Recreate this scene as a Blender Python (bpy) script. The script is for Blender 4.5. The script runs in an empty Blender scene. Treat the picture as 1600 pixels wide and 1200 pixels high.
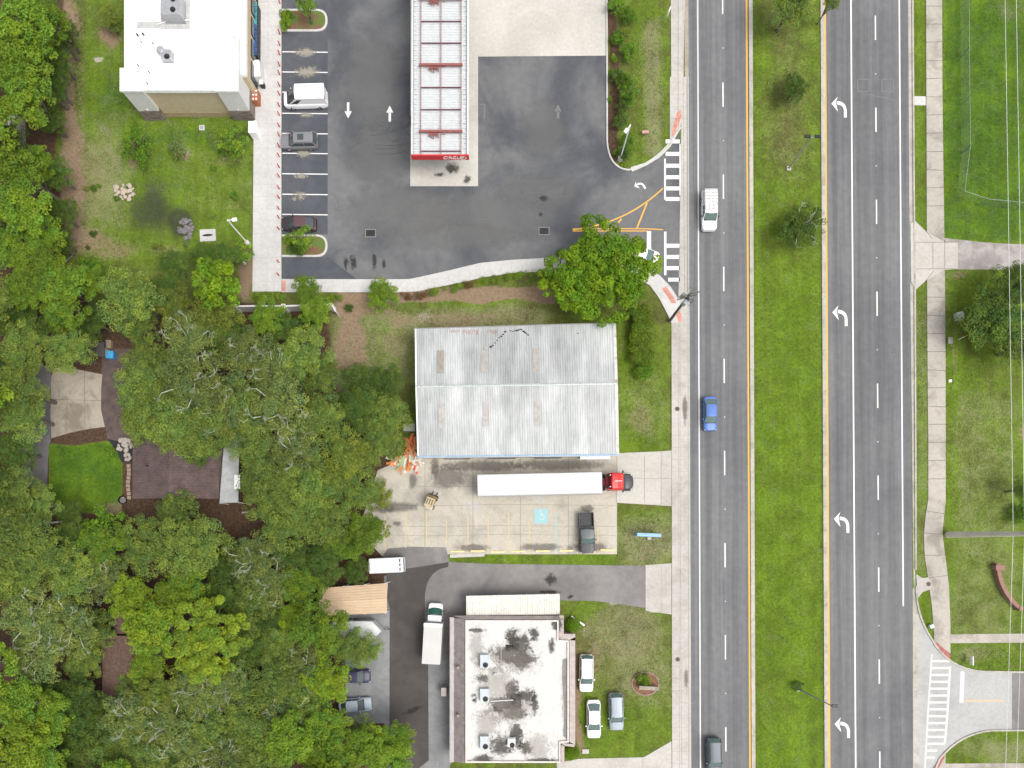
import bpy, math, random
import numpy as np
from mathutils import Vector, Matrix
from mathutils.geometry import tessellate_polygon
random.seed(7)
S = bpy.context.scene
COL = S.collection
PI = math.pi
# ------------------------------------------------------------------ camera: drone straight above, lens shifted
F, PPX, PPY, TILT, ALT = 1109.0, 790.0, 829.0, math.radians(0.8), 93.9
cam = bpy.data.cameras.new("drone_camera")
cam.sensor_width = 36.0
cam.lens = F / 1600 * 36
cam.shift_x = (800 - PPX) / 1600
cam.shift_y = (PPY - 600) / 1600
cam.clip_start = 1.0
cam.clip_end = 3000
camo = bpy.data.objects.new("drone_camera", cam)
COL.objects.link(camo)
camo.location = (0, 0, ALT)
camo.rotation_euler = (TILT, 0, 0)
S.camera = camo
# ------------------------------------------------------------------ light: bright overcast
SUN_EL, SUN_AZ = math.radians(64), math.radians(118)      # azimuth clockwise from north (+Y)
w = bpy.data.worlds.new("World"); S.world = w; w.use_nodes = True
nt = w.node_tree; nt.nodes.clear()
sky = nt.nodes.new('ShaderNodeTexSky'); sky.sky_type = 'NISHITA'; sky.sun_disc = False
sky.sun_elevation = SUN_EL; sky.sun_rotation = SUN_AZ
sky.air_density = 1.2; sky.dust_density = 6.0; sky.ozone_density = 1.0
hs = nt.nodes.new('ShaderNodeHueSaturation'); hs.inputs['Saturation'].default_value = 0.3
bg = nt.nodes.new('ShaderNodeBackground'); bg.inputs[1].default_value = 0.15
wo = nt.nodes.new('ShaderNodeOutputWorld')
nt.links.new(sky.outputs[0], hs.inputs['Color']); nt.links.new(hs.outputs[0], bg.inputs[0]); nt.links.new(bg.outputs[0], wo.inputs[0])
sl = bpy.data.lights.new("sun", 'SUN'); sl.energy = 1.1; sl.angle = math.radians(28); sl.color = (1, .97, .92)
so = bpy.data.objects.new("sun", sl); COL.objects.link(so)
sd = Vector((math.cos(SUN_EL)*math.sin(SUN_AZ), math.cos(SUN_EL)*math.cos(SUN_AZ), math.sin(SUN_EL)))
so.rotation_euler = sd.to_track_quat('Z', 'Y').to_euler(); so.location = sd*150
S.view_settings.view_transform = 'Standard'; S.view_settings.look = 'None'
S.view_settings.gamma = 1; S.view_settings.exposure = 0.40
# ------------------------------------------------------------------ survey helpers
ct, st_ = math.cos(TILT), math.sin(TILT)
def P(u, v, h=0.0):
    """plan position (metres) of the point h metres above ground that the survey photo records at (u, v)"""
    x = (u-PPX)/F; y = -(v-PPY)/F
    d = Vector((x, y*ct + st_, y*st_ - ct))
    t = (h-ALT)/d.z
    return Vector((d.x*t, d.y*t, h))
def UV(X, Y):
    """numpy: ground position -> survey coordinates"""
    dz = -ALT
    yy = Y*ct + dz*st_; zz = -(Y*st_) * -1 + 0
    fwd = Y*st_ - dz*ct
    return PPX + F*X/fwd, PPY - F*(Y*ct + dz*st_)/fwd
PXM = 11.81
# ------------------------------------------------------------------ object helpers
def tag(o, label=None, cat=None, group=None, kind=None):
    if label: o['label'] = label
    if cat: o['category'] = cat
    if group: o['group'] = group
    if kind: o['kind'] = kind
    return o
def empty(name, loc, rz=0, label=None, cat=None, group=None):
    o = bpy.data.objects.new(name, None); COL.objects.link(o)
    o.location = loc; o.rotation_euler = (0, 0, rz); o.empty_display_size = .3
    return tag(o, label, cat, group)
def copy_tree(o, parent=None):
    c = o.copy(); COL.objects.link(c)
    if parent: c.parent = parent
    for ch in list(o.children): copy_tree(ch, c)
    return c
class MB:
    def __init__(s): s.v = []; s.f = []; s.sm = False
    def add(s, vs, fs):
        n = len(s.v); s.v += [tuple(p) for p in vs]; s.f += [tuple(i+n for i in f) for f in fs]; return s
    def box(s, x0, x1, y0, y1, z0, z1, M=None, bev=0.0):
        if bev <= 0:
            vs = [Vector((x, y, z)) for z in (z0, z1) for x, y in ((x0, y0), (x1, y0), (x1, y1), (x0, y1))]
            fs = [(3,2,1,0), (4,5,6,7), (0,1,5,4), (1,2,6,5), (2,3,7,6), (3,0,4,7)]
        else:
            b = bev; vs = []; rings = []
            def ring(i, z):
                return [Vector(p) for p in ((x0+i+b,y0+i,z),(x1-i-b,y0+i,z),(x1-i,y0+i+b,z),(x1-i,y1-i-b,z),(x1-i-b,y1-i,z),(x0+i+b,y1-i,z),(x0+i,y1-i-b,z),(x0+i,y0+i+b,z))]
            for i, z in ((b*.6, z0), (0, z0+b*.6), (0, z1-b*.6), (b*.6, z1)): rings.append(ring(i, z))
            fs = [tuple(range(7, -1, -1)), tuple(range(24, 32))]
            for r in range(3):
                for k in range(8): fs.append((r*8+k, r*8+(k+1) % 8, r*8+8+(k+1) % 8, r*8+8+k))
            for r in rings: vs += r
        if M is not None: vs = [M @ p for p in vs]
        return s.add(vs, fs)
    def prism(s, pts, z0, z1, bottom=True):
        n = len(pts)
        a = sum(pts[i][0]*pts[(i+1) % n][1]-pts[(i+1) % n][0]*pts[i][1] for i in range(n))
        if a < 0: pts = pts[::-1]
        vs = [(p[0], p[1], z0) for p in pts]+[(p[0], p[1], z1) for p in pts]
        tri = tessellate_polygon([[Vector((p[0], p[1], 0)) for p in pts]])
        fs = []
        for t in tri:
            x = [pts[i] for i in t]
            ar = (x[1][0]-x[0][0])*(x[2][1]-x[0][1])-(x[2][0]-x[0][0])*(x[1][1]-x[0][1])
            if ar < 0: t = t[::-1]
            fs.append(tuple(i+n for i in t))
            if bottom: fs.append(tuple(t[::-1]))
        for i in range(n): j = (i+1) % n; fs.append((i, j, n+j, n+i))
        return s.add(vs, fs)
    def flat(s, pts, z):
        tri = tessellate_polygon([[Vector((p[0], p[1], 0)) for p in pts]]); fs = []
        for t in tri:
            x = [pts[i] for i in t]
            ar = (x[1][0]-x[0][0])*(x[2][1]-x[0][1])-(x[2][0]-x[0][0])*(x[1][1]-x[0][1])
            fs.append(tuple(t[::-1]) if ar < 0 else tuple(t))
        return s.add([(p[0], p[1], z) for p in pts], fs)
    def tube(s, p0, p1, r0, r1=None, n=8, caps=True):
        r1 = r0 if r1 is None else r1
        p0 = Vector(p0); p1 = Vector(p1); d = (p1-p0)
        if d.length < 1e-6: return s
        q = d.to_track_quat('Z', 'Y'); vs = []
        for p, r in ((p0, r0), (p1, r1)):
            for k in range(n):
                a = 2*PI*k/n; vs.append(p + q @ Vector((r*math.cos(a), r*math.sin(a), 0)))
        fs = [(k, (k+1) % n, n+(k+1) % n, n+k) for k in range(n)]
        if caps: fs += [tuple(range(n-1, -1, -1)), tuple(range(n, 2*n))]
        return s.add(vs, fs)
    def path(s, pts, rs, n=6):
        for i in range(len(pts)-1): s.tube(pts[i], pts[i+1], rs[i], rs[i+1], n)
        return s
    def loft(s, rings, closed=True, caps=True):
        n = len(rings[0]); vs = [p for r in rings for p in r]; fs = []
        for i in range(len(rings)-1):
            for k in range(n if closed else n-1):
                fs.append((i*n+k, i*n+(k+1) % n, (i+1)*n+(k+1) % n, (i+1)*n+k))
        if caps: fs += [tuple(range(n-1, -1, -1)), tuple(range((len(rings)-1)*n, len(rings)*n))]
        return s.add(vs, fs)
    def quad(s, a, b, c, d): return s.add([a, b, c, d], [(0, 1, 2, 3)])
    def blob(s, c, rx, ry, rz, nu=12, nv=7, jit=0.0, rnd=random):
        vs = []; fs = []
        for j in range(nv+1):
            th = PI*j/nv
            for i in range(nu):
                ph = 2*PI*i/nu; k = 1+rnd.uniform(-jit, jit)
                vs.append((c[0]+rx*k*math.sin(th)*math.cos(ph), c[1]+ry*k*math.sin(th)*math.sin(ph), c[2]+rz*k*math.cos(th)))
        for j in range(nv):
            for i in range(nu): fs.append((j*nu+i, (j+1)*nu+i, (j+1)*nu+(i+1) % nu, j*nu+(i+1) % nu))
        return s.add(vs, fs)
    def build(s, name, mat, parent=None, origin=None, smooth=False):
        me = bpy.data.meshes.new(name)
        vs = s.v
        if origin is not None: ox, oy, oz = origin; vs = [(p[0]-ox, p[1]-oy, p[2]-oz) for p in vs]
        me.from_pydata(vs, [], s.f); me.materials.append(mat)
        if smooth: me.shade_smooth()
        o = bpy.data.objects.new(name, me); COL.objects.link(o)
        if parent: o.parent = parent
        return o
def ordinal(n):
    return ['first','second','third','fourth','fifth','sixth','seventh','eighth','ninth','tenth','eleventh','twelfth','thirteenth','fourteenth','fifteenth','sixteenth','seventeenth','eighteenth','nineteenth','twentieth','twenty-first','twenty-second','twenty-third','twenty-fourth','twenty-fifth','twenty-sixth','twenty-seventh'][n]
# ------------------------------------------------------------------ material helpers
class NT:
    def __init__(s, name):
        s.m = bpy.data.materials.new(name); s.m.use_nodes = True; s.t = s.m.node_tree
        s.b = s.t.nodes['Principled BSDF']; s.out = s.t.nodes['Material Output']; s.pos = None
    def n(s, ty, **k):
        x = s.t.nodes.new(ty)
        for a, b in k.items(): setattr(x, a, b)
        return x
    def l(s, a, b): s.t.links.new(a, b)
    def setin(s, sock, val):
        if isinstance(val, bpy.types.NodeSocket): s.l(val, sock)
        else:
            if isinstance(val, (tuple, list)) and len(val) == 3 and sock.type == 'RGBA': val = (*val, 1)
            sock.default_value = val
    def coord(s, which='World'):
        if which == 'World': return s.n('ShaderNodeNewGeometry').outputs['Position']
        return s.n('ShaderNodeTexCoord').outputs[which]
    def noise(s, scale, detail=4, rough=.6, vec=None, stretch=None, dist=0.0):
        x = s.n('ShaderNodeTexNoise'); x.inputs['Scale'].default_value = scale
        x.inputs['Detail'].default_value = detail; x.inputs['Roughness'].default_value = rough; x.inputs['Distortion'].default_value = dist
        v = vec or s.coord()
        if stretch:
            mp = s.n('ShaderNodeVectorMath', operation='MULTIPLY'); s.l(v, mp.inputs[0]); mp.inputs[1].default_value = stretch; v = mp.outputs[0]
        s.l(v, x.inputs['Vector']); return x.outputs['Fac']
    def math(s, op, a, b=0.0, clamp=False):
        x = s.n('ShaderNodeMath', operation=op); x.use_clamp = clamp; s.setin(x.inputs[0], a); s.setin(x.inputs[1], b); return x.outputs[0]
    def ss(s, v, lo, hi, a=0.0, b=1.0):
        x = s.n('ShaderNodeMapRange', interpolation_type='SMOOTHSTEP'); s.setin(x.inputs[0], v)
        x.inputs[1].default_value = lo; x.inputs[2].default_value = hi; x.inputs[3].default_value = a; x.inputs[4].default_value = b; return x.outputs[0]
    def mix(s, f, a, b, mode='MIX'):
        x = s.n('ShaderNodeMix', data_type='RGBA', blend_type=mode); s.setin(x.inputs[0], f); s.setin(x.inputs[6], a); s.setin(x.inputs[7], b); return x.outputs[2]
    def scale(s, c, f):
        x = s.n('ShaderNodeVectorMath', operation='SCALE'); s.setin(x.inputs[0], c); s.setin(x.inputs['Scale'], f); return x.outputs[0]
    def attr(s, name):
        x = s.n('ShaderNodeAttribute'); x.attribute_name = name; return x
    def bump(s, h, strength=.3, dist=.05):
        x = s.n('ShaderNodeBump'); x.inputs['Strength'].default_value = strength; x.inputs['Distance'].default_value = dist
        s.l(h, x.inputs['Height']); s.l(x.outputs[0], s.b.inputs['Normal'])
    def done(s, col, rough=.8, metal=0.0, spec=None):
        s.setin(s.b.inputs['Base Color'], col); s.setin(s.b.inputs['Roughness'], rough); s.b.inputs['Metallic'].default_value = metal
        if spec is not None: s.b.inputs['Specular IOR Level'].default_value = spec
        return s.m
_mc = {}
def simple(name, c, rough=.6, metal=0.0, var=.12, scale=3.0, dirt=None, coord='Object', coat=0.0, stretch=None):
    if name in _mc: return _mc[name]
    t = NT(name); v = t.coord(coord)
    n1 = t.noise(scale, 5, .6, v, stretch); n2 = t.noise(scale*7, 3, .6, v, stretch)
    col = t.scale(c, t.ss(n1, .3, .7, 1-var, 1+var)); col = t.scale(col, t.ss(n2, .3, .7, 1-var*.5, 1+var*.5))
    if dirt:
        n3 = t.noise(scale*.6, 8, .7, v, stretch); col = t.mix(t.ss(n3, .5, .72, 0, dirt[1]), col, dirt[0])
    m = t.done(col, rough, metal)
    if coat: t.b.inputs['Coat Weight'].default_value = coat; t.b.inputs['Coat Roughness'].default_value = .08
    _mc[name] = m; return m
def asphalt(name, base, dark, light, patch=.12, streak=None, amt=.5, fine=.15, lanes=()):
    t = NT(name); v = t.coord()
    n1 = t.noise(patch, 6, .6, v, None, .6); n2 = t.noise(1.1, 5, .6, v); n3 = t.noise(14, 2, .6, v)
    col = t.mix(t.ss(n1, .38, .62, 0, 1), dark, light); col = t.mix(1-amt, col, base)
    if streak:
        s1 = t.noise(streak[0], 4, .6, v, (1, .012, 1)); s2 = t.noise(streak[0]*3, 3, .6, v, (1, .03, 1))
        col = t.scale(col, t.ss(s1, .35, .65, .88, 1.12)); col = t.scale(col, t.ss(s2, .3, .7, .94, 1.06))
    col = t.scale(col, t.ss(n2, .3, .7, .93, 1.07)); col = t.scale(col, t.ss(n3, .3, .7, 1-fine, 1+fine))
    if lanes:
        sp = t.n('ShaderNodeSeparateXYZ'); t.l(v, sp.inputs[0]); xx = t.math('ADD', sp.outputs[0], t.math('MULTIPLY', sp.outputs[1], lanes[0])); wob = t.noise(.05, 3, .5, v)
        xx = t.math('ADD', xx, t.math('MULTIPLY', wob, .5))
        for cx, wd, dk in lanes[1:]:
            d = t.math('ABSOLUTE', t.math('SUBTRACT', xx, cx+.25)); col = t.scale(col, t.ss(d, wd*.25, wd, dk, 1))
    t.bump(n3, .25, .02)
    return t.done(col, .88)
def concrete(name, base, stain, amt=.6, patch=.35, rough=.85, stretch=None):
    t = NT(name); v = t.coord()
    n1 = t.noise(patch, 7, .65, v, stretch, .8); n2 = t.noise(2.2, 5, .65, v); n3 = t.noise(11, 3, .6, v); n4 = t.noise(.09, 3, .5, v)
    col = t.mix(t.ss(n1, .45, .68, 0, amt), base, stain); col = t.scale(col, t.ss(n2, .3, .7, .92, 1.06)); col = t.scale(col, t.ss(n3, .3, .7, .93, 1.07))
    col = t.scale(col, t.ss(n4, .35, .65, .92, 1.06))
    return t.done(col, rough)
def paintmark(name, c, wear=.35, under=(.12, .12, .125)):
    t = NT(name); v = t.coord(); n = t.noise(5, 6, .7, v); n2 = t.noise(.5, 3, .5, v)
    k = t.ss(t.math('ADD', n, t.math('MULTIPLY', n2, .35)), .78, .95, 0, wear)
    return t.done(t.mix(k, c, under), .7)
# ------------------------------------------------------------------ ground sheet with planted / worn zones
def axis(lo, hi, step, far):
    a = list(np.arange(lo, hi, step)); out = [hi]
    d = step*2; x = hi
    while x < far: x += d; d *= 1.6; out.append(x)
    pre = []; x = lo; d = step*2
    while x > -far: x -= d; d *= 1.6; pre.append(x)
    return np.array(pre[::-1]+a+out)
def mk_ground():
    xs = axis(-72, 74, .42, 1500); ys = axis(-36, 76, .42, 1500)
    X, Y = np.meshgrid(xs, ys); U, V = UV(X, Y); ny, nx = X.shape
    rs = np.random.RandomState(3)
    def fb(sc, seed):   # cheap smooth field for ragged borders
        r = np.random.RandomState(seed); o = np.zeros_like(U)
        for i in range(7):
            a = r.rand()*6.28; k = (1.7**(i % 4))/sc; o += np.sin((U*np.cos(a)+V*np.sin(a))*k + r.rand()*6.28)/(1.3**(i % 4))
        return o/3.2
    W1 = fb(30, 1)*9; W2 = fb(30, 2)*9
    def blob(u, v, ru, rv, soft=.45):
        d = np.sqrt(((U+W1-u)/ru)**2+((V+W2-v)/rv)**2)
        return np.clip((1+soft-d)/(2*soft), 0, 1)
    def rect(u0, v0, u1, v1, s=8):
        a = np.clip((U+W1*.6-u0)/s, 0, 1)*np.clip((u1-U-W1*.6)/s, 0, 1)*np.clip((V+W2*.6-v0)/s, 0, 1)*np.clip((v1-V-W2*.6)/s, 0, 1); return a
    lush = np.full_like(U, .35); dry = np.full_like(U, .15); lit = np.zeros_like(U); dirt = np.zeros_like(U); char = np.zeros_like(U); sand = np.zeros_like(U)
    # right-hand verge and median
    r = np.clip((U-1172)/4, 0, 1); lush = lush*(1-r)+r*(.62)
    r = np.clip((U-1474)/4, 0, 1)*np.clip((380-V)/8, 0, 1); lush += r*.65
    lush += -.5*rect(1176, -50, 1290, 330, 60)*.7; dry += .12*rect(1176, -50, 1290, 300, 60); lush += .15*rect(1176, 420, 1290, 1300, 40)
    dry += .22*rect(1426, 480, 1480, 900, 10)+.2*rect(1478, 600, 1600, 1010, 20); lush -= .02*rect(1478, 380, 1640, 1250, 14)
    dry += .3*blob(1520, 1020, 45, 12)+.35*blob(1570, 1170, 70, 18)+.2*blob(1590, 15, 30, 20)+.18*blob(1470, 480, 12, 60)
    dirt += .45*blob(1493, 430, 18, 8)+.35*blob(1492, 560, 7, 60)+.5*blob(1600, 670, 12, 14)
    # planting strip north-east
    lush += .15*rect(985, -20, 1050, 260); dry += .4*rect(1000, 20, 1040, 250, 14); lit += 1.0*rect(946, -40, 968, 262, 4); dirt += .25*rect(946, -40, 966, 262, 4)
    # store back lawn
    dirt += .9*blob(110, 60, 16, 70)+.9*blob(106, 240, 15, 100)+.9*blob(114, 335, 15, 50)+.5*blob(150, 385, 70, 24)+.6*blob(60, 190, 16, 34)+.35*blob(140, 290, 20, 90)+.4*blob(165, 45, 20, 30)+.35*blob(230, 235, 20, 14)+.5*blob(215, 256, 16, 7)+.5*blob(288, 250, 14, 14)+.4*blob(355, 245, 20, 10)+.45*blob(175, 60, 14, 22)+.4*blob(260, 390, 26, 12)+.35*blob(365, 325, 10, 10); lush += .28*rect(126, -40, 400, 420, 20)+.3*blob(190, 150, 30, 30)+.3*blob(300, 215, 90, 14)+.25*blob(240, 290, 60, 40)
    sand += .8*blob(154, 92, 9, 6, .3)+.8*rect(119, 30, 133, 240, 4)*.55+.35*blob(170, 60, 14, 18)+.5*blob(288, 245, 20, 14)+.45*blob(355, 235, 22, 14)
    dry += .3*blob(160, 270, 40, 80)+.1*blob(300, 100, 200, 300); lush += .25*blob(175, 170, 40, 60)+.2*blob(320, 210, 80, 25)
    char += .75*blob(240, 315, 38, 30, .7)+.95*blob(288, 352, 20, 20, .5)+.4*blob(230, 350, 60, 34)
    lit += .5*blob(350, 420, 60, 60); dirt += .8*blob(386, 430, 14, 44)
    # strip south of station
    lit += .25*rect(395, 455, 860, 480, 6); dirt += .95*rect(520, 448, 870, 474, 7)+.6*blob(560, 478, 60, 14)+.55*blob(800, 465, 70, 12)
    dry += .3*rect(500, 470, 870, 620, 20); dirt += .6*blob(545, 560, 26, 45)+.45*blob(700, 496, 120, 12)+.5*blob(545, 530, 22, 80)+.4*blob(620, 540, 24, 40); lush += .35*blob(760, 474, 60, 7)+.4*blob(600, 505, 36, 14)+.4*blob(640, 575, 26, 30)+.25*blob(590, 570, 50, 25)
    sand += .55*blob(665, 492, 18, 14)
    lit += .5*blob(638, 600, 16, 80)
    # warehouse front lawn
    lush += .30*rect(962, 505, 1050, 708, 6); dirt += .42*blob(1000, 650, 26, 34, .6)+.4*blob(975, 535, 5, 30); dry += .18*blob(1010, 640, 50, 60)
    # sign lawn
    lush += .12*rect(964, 785, 1050, 885); dry += .42*blob(1012, 845, 55, 40)+.1; lush += .25*rect(700, 868, 970, 885, 4)
    sand += .5*blob(795, 880, 14, 4)
    # office lawn
    dry += .34*blob(975, 985, 65, 38)+.3*blob(1000, 1060, 60, 50); lush += .25*blob(970, 1150, 90, 45)+.15*blob(900, 950, 30, 14)
    sand += .75*blob(980, 948, 40, 7)+.5*blob(915, 985, 10, 18); dirt += .75*blob(902, 1100, 9, 90, .4)+.45*blob(925, 1030, 18, 40)
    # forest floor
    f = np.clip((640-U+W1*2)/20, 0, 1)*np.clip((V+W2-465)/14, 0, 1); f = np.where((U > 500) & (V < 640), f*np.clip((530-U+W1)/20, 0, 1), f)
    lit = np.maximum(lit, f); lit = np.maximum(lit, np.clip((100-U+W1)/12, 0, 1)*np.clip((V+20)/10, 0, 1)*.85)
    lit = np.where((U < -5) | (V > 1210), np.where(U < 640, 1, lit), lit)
    lawn = rect(76, 690, 193, 805, 5); lit *= 1-lawn; lush = lush*(1-lawn)+lawn*1.1; dry *= 1-lawn*.6  # house lawn pushed to deep green: the trees' shade is painted into its colour
    dirt += .6*rect(82, 668, 168, 694, 4)*1.0+.55*blob(200, 792, 50, 18)
    me = bpy.data.meshes.new('ground')
    vs = np.stack([X.ravel(), Y.ravel(), np.zeros(X.size)], 1)
    i = np.arange(nx-1)[None, :] + (np.arange(ny-1)*nx)[:, None]
    fc = np.stack([i, i+1, i+1+nx, i+nx], -1).reshape(-1, 4)
    me.vertices.add(len(vs)); me.vertices.foreach_set('co', vs.ravel().astype('f4'))
    me.loops.add(fc.size); me.loops.foreach_set('vertex_index', fc.ravel().astype('i4'))
    me.polygons.add(len(fc)); me.polygons.foreach_set('loop_start', np.arange(0, fc.size, 4).astype('i4'))
    me.update(); me.validate()
    for nm, ch in (('zonea', (lush, dry, lit)), ('zoneb', (dirt, char, sand))):
        at = me.attributes.new(nm, 'FLOAT_VECTOR', 'POINT')
        at.data.foreach_set('vector', np.clip(np.stack([c.ravel() for c in ch], 1), 0, 1.2).ravel().astype('f4'))
    t = NT('ground_cover'); v = t.coord()
    a = t.n('ShaderNodeSeparateXYZ'); t.l(t.attr('zonea').outputs['Vector'], a.inputs[0]); b = t.n('ShaderNodeSeparateXYZ'); t.l(t.attr('zoneb').outputs['Vector'], b.inputs[0])
    n0 = t.noise(.12, 4, .55, v); n1 = t.noise(.5, 6, .65, v, None, .4); n2 = t.noise(2.6, 6, .7, v); n3 = t.noise(9, 4, .7, v); n4 = t.noise(5.5, 3, .8, v, None, 1.2)
    k = t.math('ADD', a.outputs[0], t.math('MULTIPLY', t.math('SUBTRACT', n1, .5), 1.5)); k = t.math('ADD', k, t.math('MULTIPLY', t.math('SUBTRACT', n0, .5), 1.0))
    g = t.mix(t.ss(k, 0, .75), (.102, .104, .030), (.098, .163, .010)); g = t.mix(t.ss(k, .75, 1.35), g, (.056, .118, .010)); mw = t.noise(1.1, 3, .5, v, (1, .02, 1)); g = t.scale(g, t.ss(mw, .3, .7, .90, 1.08)); nm = t.noise(.30, 5, .7, v, None, .8); g = t.scale(g, t.ss(nm, .35, .68, .80, 1.16))
    g = t.scale(g, t.ss(n2, .25, .75, .72, 1.28)); g = t.scale(g, t.ss(n3, .25, .75, .60, 1.40))
    kd = t.math('ADD', t.math('MULTIPLY', n4, .75), t.math('MULTIPLY', n1, .45)); kd = t.math('ADD', kd, t.math('MULTIPLY', a.outputs[1], .48))
    g = t.mix(t.ss(kd, .74, .98, 0, .66), g, t.mix(t.ss(n3, .35, .65), (.17, .145, .075), (.36, .33, .22)))
    def mask(s, lo=.35, hi=.8, nn=None, amp=1.0):
        return t.ss(t.math('ADD', s, t.math('MULTIPLY', t.math('SUBTRACT', nn or n2, .5), amp)), lo, hi)
    dc = t.mix(t.ss(n2, .3, .7), (.20, .125, .085), (.27, .20, .14)); dc = t.scale(dc, t.ss(n3, .3, .7, .75, 1.25))
    g = t.mix(t.math('MULTIPLY', mask(b.outputs[0], .22, .70, n2, 1.0), .9), g, dc)
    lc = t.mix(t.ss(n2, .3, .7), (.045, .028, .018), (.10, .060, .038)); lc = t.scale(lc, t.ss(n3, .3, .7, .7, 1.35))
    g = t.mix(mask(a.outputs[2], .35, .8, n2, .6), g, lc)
    g = t.mix(t.math('MULTIPLY', mask(b.outputs[1], .25, 1.0, n1, .9), .75), g, (.03, .03, .028))
    sc = t.mix(n3, (.30, .27, .21), (.50, .46, .40)); g = t.mix(mask(b.outputs[2], .45, .75, n4, 1.0), g, sc)
    t.bump(n3, .5, .08); t.done(g, .95, 0, .2); me.materials.append(t.m)
    o = bpy.data.objects.new('ground', me); COL.objects.link(o); tag(o, kind='structure')
mk_ground()
# ------------------------------------------------------------------ paving materials
M_ROAD = asphalt('road_asphalt', (.135, .137, .142), (.115, .117, .122), (.158, .16, .162), .06, (1.1,), .6, .13, (.0055, (27.0, .55, .90), (29.0, .4, 1.05), (30.3, .55, .93), (32.2, .4, 1.04), (44.0, .6, .88), (47.4, .6, .87), (49.2, .4, 1.04), (50.6, .6, .92)))
M_LOT = asphalt('lot_asphalt', (.085, .088, .096), (.062, .067, .078), (.150, .151, .152), .075, None, .85, .12)
M_STALL = asphalt('stall_asphalt', (.066, .072, .085), (.058, .064, .078), (.085, .09, .10), .2, None, .6, .12)
M_DRIVE = asphalt('worn_asphalt', (.19, .18, .175), (.14, .132, .13), (.24, .225, .215), .12, None, .7, .12)
M_DARK = asphalt('dark_asphalt', (.062, .054, .050), (.052, .045, .042), (.085, .076, .072), .15, None, .6, .12)
M_GREYP = asphalt('grey_pavement', (.205, .21, .21), (.16, .165, .165), (.25, .255, .26), .2, None, .6, .22)
M_GRAVEL = asphalt('gravel', (.30, .27, .255), (.22, .20, .19), (.38, .35, .33), .5, None, .6, .35)
M_LANE = asphalt('lane_asphalt', (.13, .12, .125), (.09, .085, .085), (.16, .15, .15), .2, None, .7, .15)
M_WALK = concrete('walk_concrete', (.44, .42, .385), (.33, .30, .26), .6, .25)
M_WALKW = concrete('new_concrete', (.50, .49, .475), (.43, .42, .40), .5, .2)
M_OLDW = concrete('old_walk', (.40, .365, .32), (.24, .215, .18), .8, .35)
M_KERB = concrete('kerb_concrete', (.42, .395, .35), (.25, .23, .19), .7, .5)
M_YARD = concrete('yard_concrete', (.45, .415, .345), (.27, .25, .22), .7, .16)
M_PAD = concrete('pad_concrete', (.48, .46, .415), (.38, .35, .305), .5, .12)
M_STREET = concrete('street_concrete', (.38, .38, .37), (.30, .30, .29), .5, .3)
M_OLDC = concrete('weathered_concrete', (.33, .29, .235), (.17, .14, .105), .85, .28)
M_PAVER = simple('brown_pavers', (.095, .068, .062), .9, 0, .25, 1.0, None, 'Object')
M_WHITE = paintmark('white_marking', (.70, .70, .68), .75, (.2, .2, .2))
M_WHITEOLD = paintmark('worn_white_marking', (.55, .55, .54), .95, (.38, .38, .37))
M_FAINT = paintmark('faint_white_marking', (.15, .15, .155), .9, (.11, .11, .115))
M_YEL = paintmark('yellow_marking', (.70, .38, .06), .4)
M_YELOLD = paintmark('worn_yellow_marking', (.52, .42, .22), 1.3, (.42, .385, .32))
M_REDPAD = simple('red_warning_pad', (.50, .23, .18), .8, 0, .2, 2.0)
M_BLUEP = paintmark('blue_marking', (.27, .46, .48), 1.3, (.42, .39, .33))
M_JOINT = simple('joint_filler', (.13, .12, .11), .9)
M_JOINTL = simple('pale_joint', (.31, .29, .26), .9)
def pts(uv): return [tuple(P(a, b)[:2]) for a, b in uv]
def lerp(a, b, t): return a+(b-a)*t
def arc(p0, pm, p1, n=10):
    """quadratic curve"""
    return [(((1-t)**2)*p0[0]+2*t*(1-t)*pm[0]+t*t*p1[0], ((1-t)**2)*p0[1]+2*t*(1-t)*pm[1]+t*t*p1[1]) for t in [i/n for i in range(n+1)]]
def sheet(name, uv, z, mat):
    return tag(MB().flat(pts(uv), z).build(name, mat), kind='structure')
def slab(name, uv, z0, z1, mat):
    return tag(MB().prism(pts(uv), z0, z1, False).build(name, mat), kind='structure')
def strip_pts(path, wl, wr=None):
    wr = wl if wr is None else wr
    p = [Vector(q) for q in pts(path)] if not isinstance(path[0], Vector) else path; L = []; R = []
    for i, q in enumerate(p):
        d = (p[min(i+1, len(p)-1)]-p[max(i-1, 0)]).normalized(); n = Vector((-d.y, d.x))
        L.append(q+n*wl); R.append(q-n*wr)
    return L, R
def strip(m, path, w, z, z1=None):
    """ribbon of width w (m) centred on the path; z1 -> raised body"""
    L, R = strip_pts(path, w/2)
    for i in range(len(L)-1):
        m.add([(R[i].x, R[i].y, z1 or z), (R[i+1].x, R[i+1].y, z1 or z), (L[i+1].x, L[i+1].y, z1 or z), (L[i].x, L[i].y, z1 or z)], [(0, 1, 2, 3)])
        if z1:
            for A, B in ((R, R), (L, L)):
                m.add([(A[i].x, A[i].y, z), (A[i+1].x, A[i+1].y, z), (A[i+1].x, A[i+1].y, z1), (A[i].x, A[i].y, z1)], [(0, 1, 2, 3)])
    if z1:
        for k in (0, -1): m.quad((R[k].x, R[k].y, z), (L[k].x, L[k].y, z), (L[k].x, L[k].y, z1), (R[k].x, R[k].y, z1))
    return m
YT, YB = -2600, 3600
def X(xt, xb, v): return xt+(xb-xt)*v/1200.0       # north-south line: x at photo top -> x at photo bottom
def ns(xt0, xb0, xt1, xb1, v0=YT, v1=YB): return [(X(xt0, xb0, v0), v0), (X(xt1, xb1, v0), v0), (X(xt1, xb1, v1), v1), (X(xt0, xb0, v1), v1)]
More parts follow.
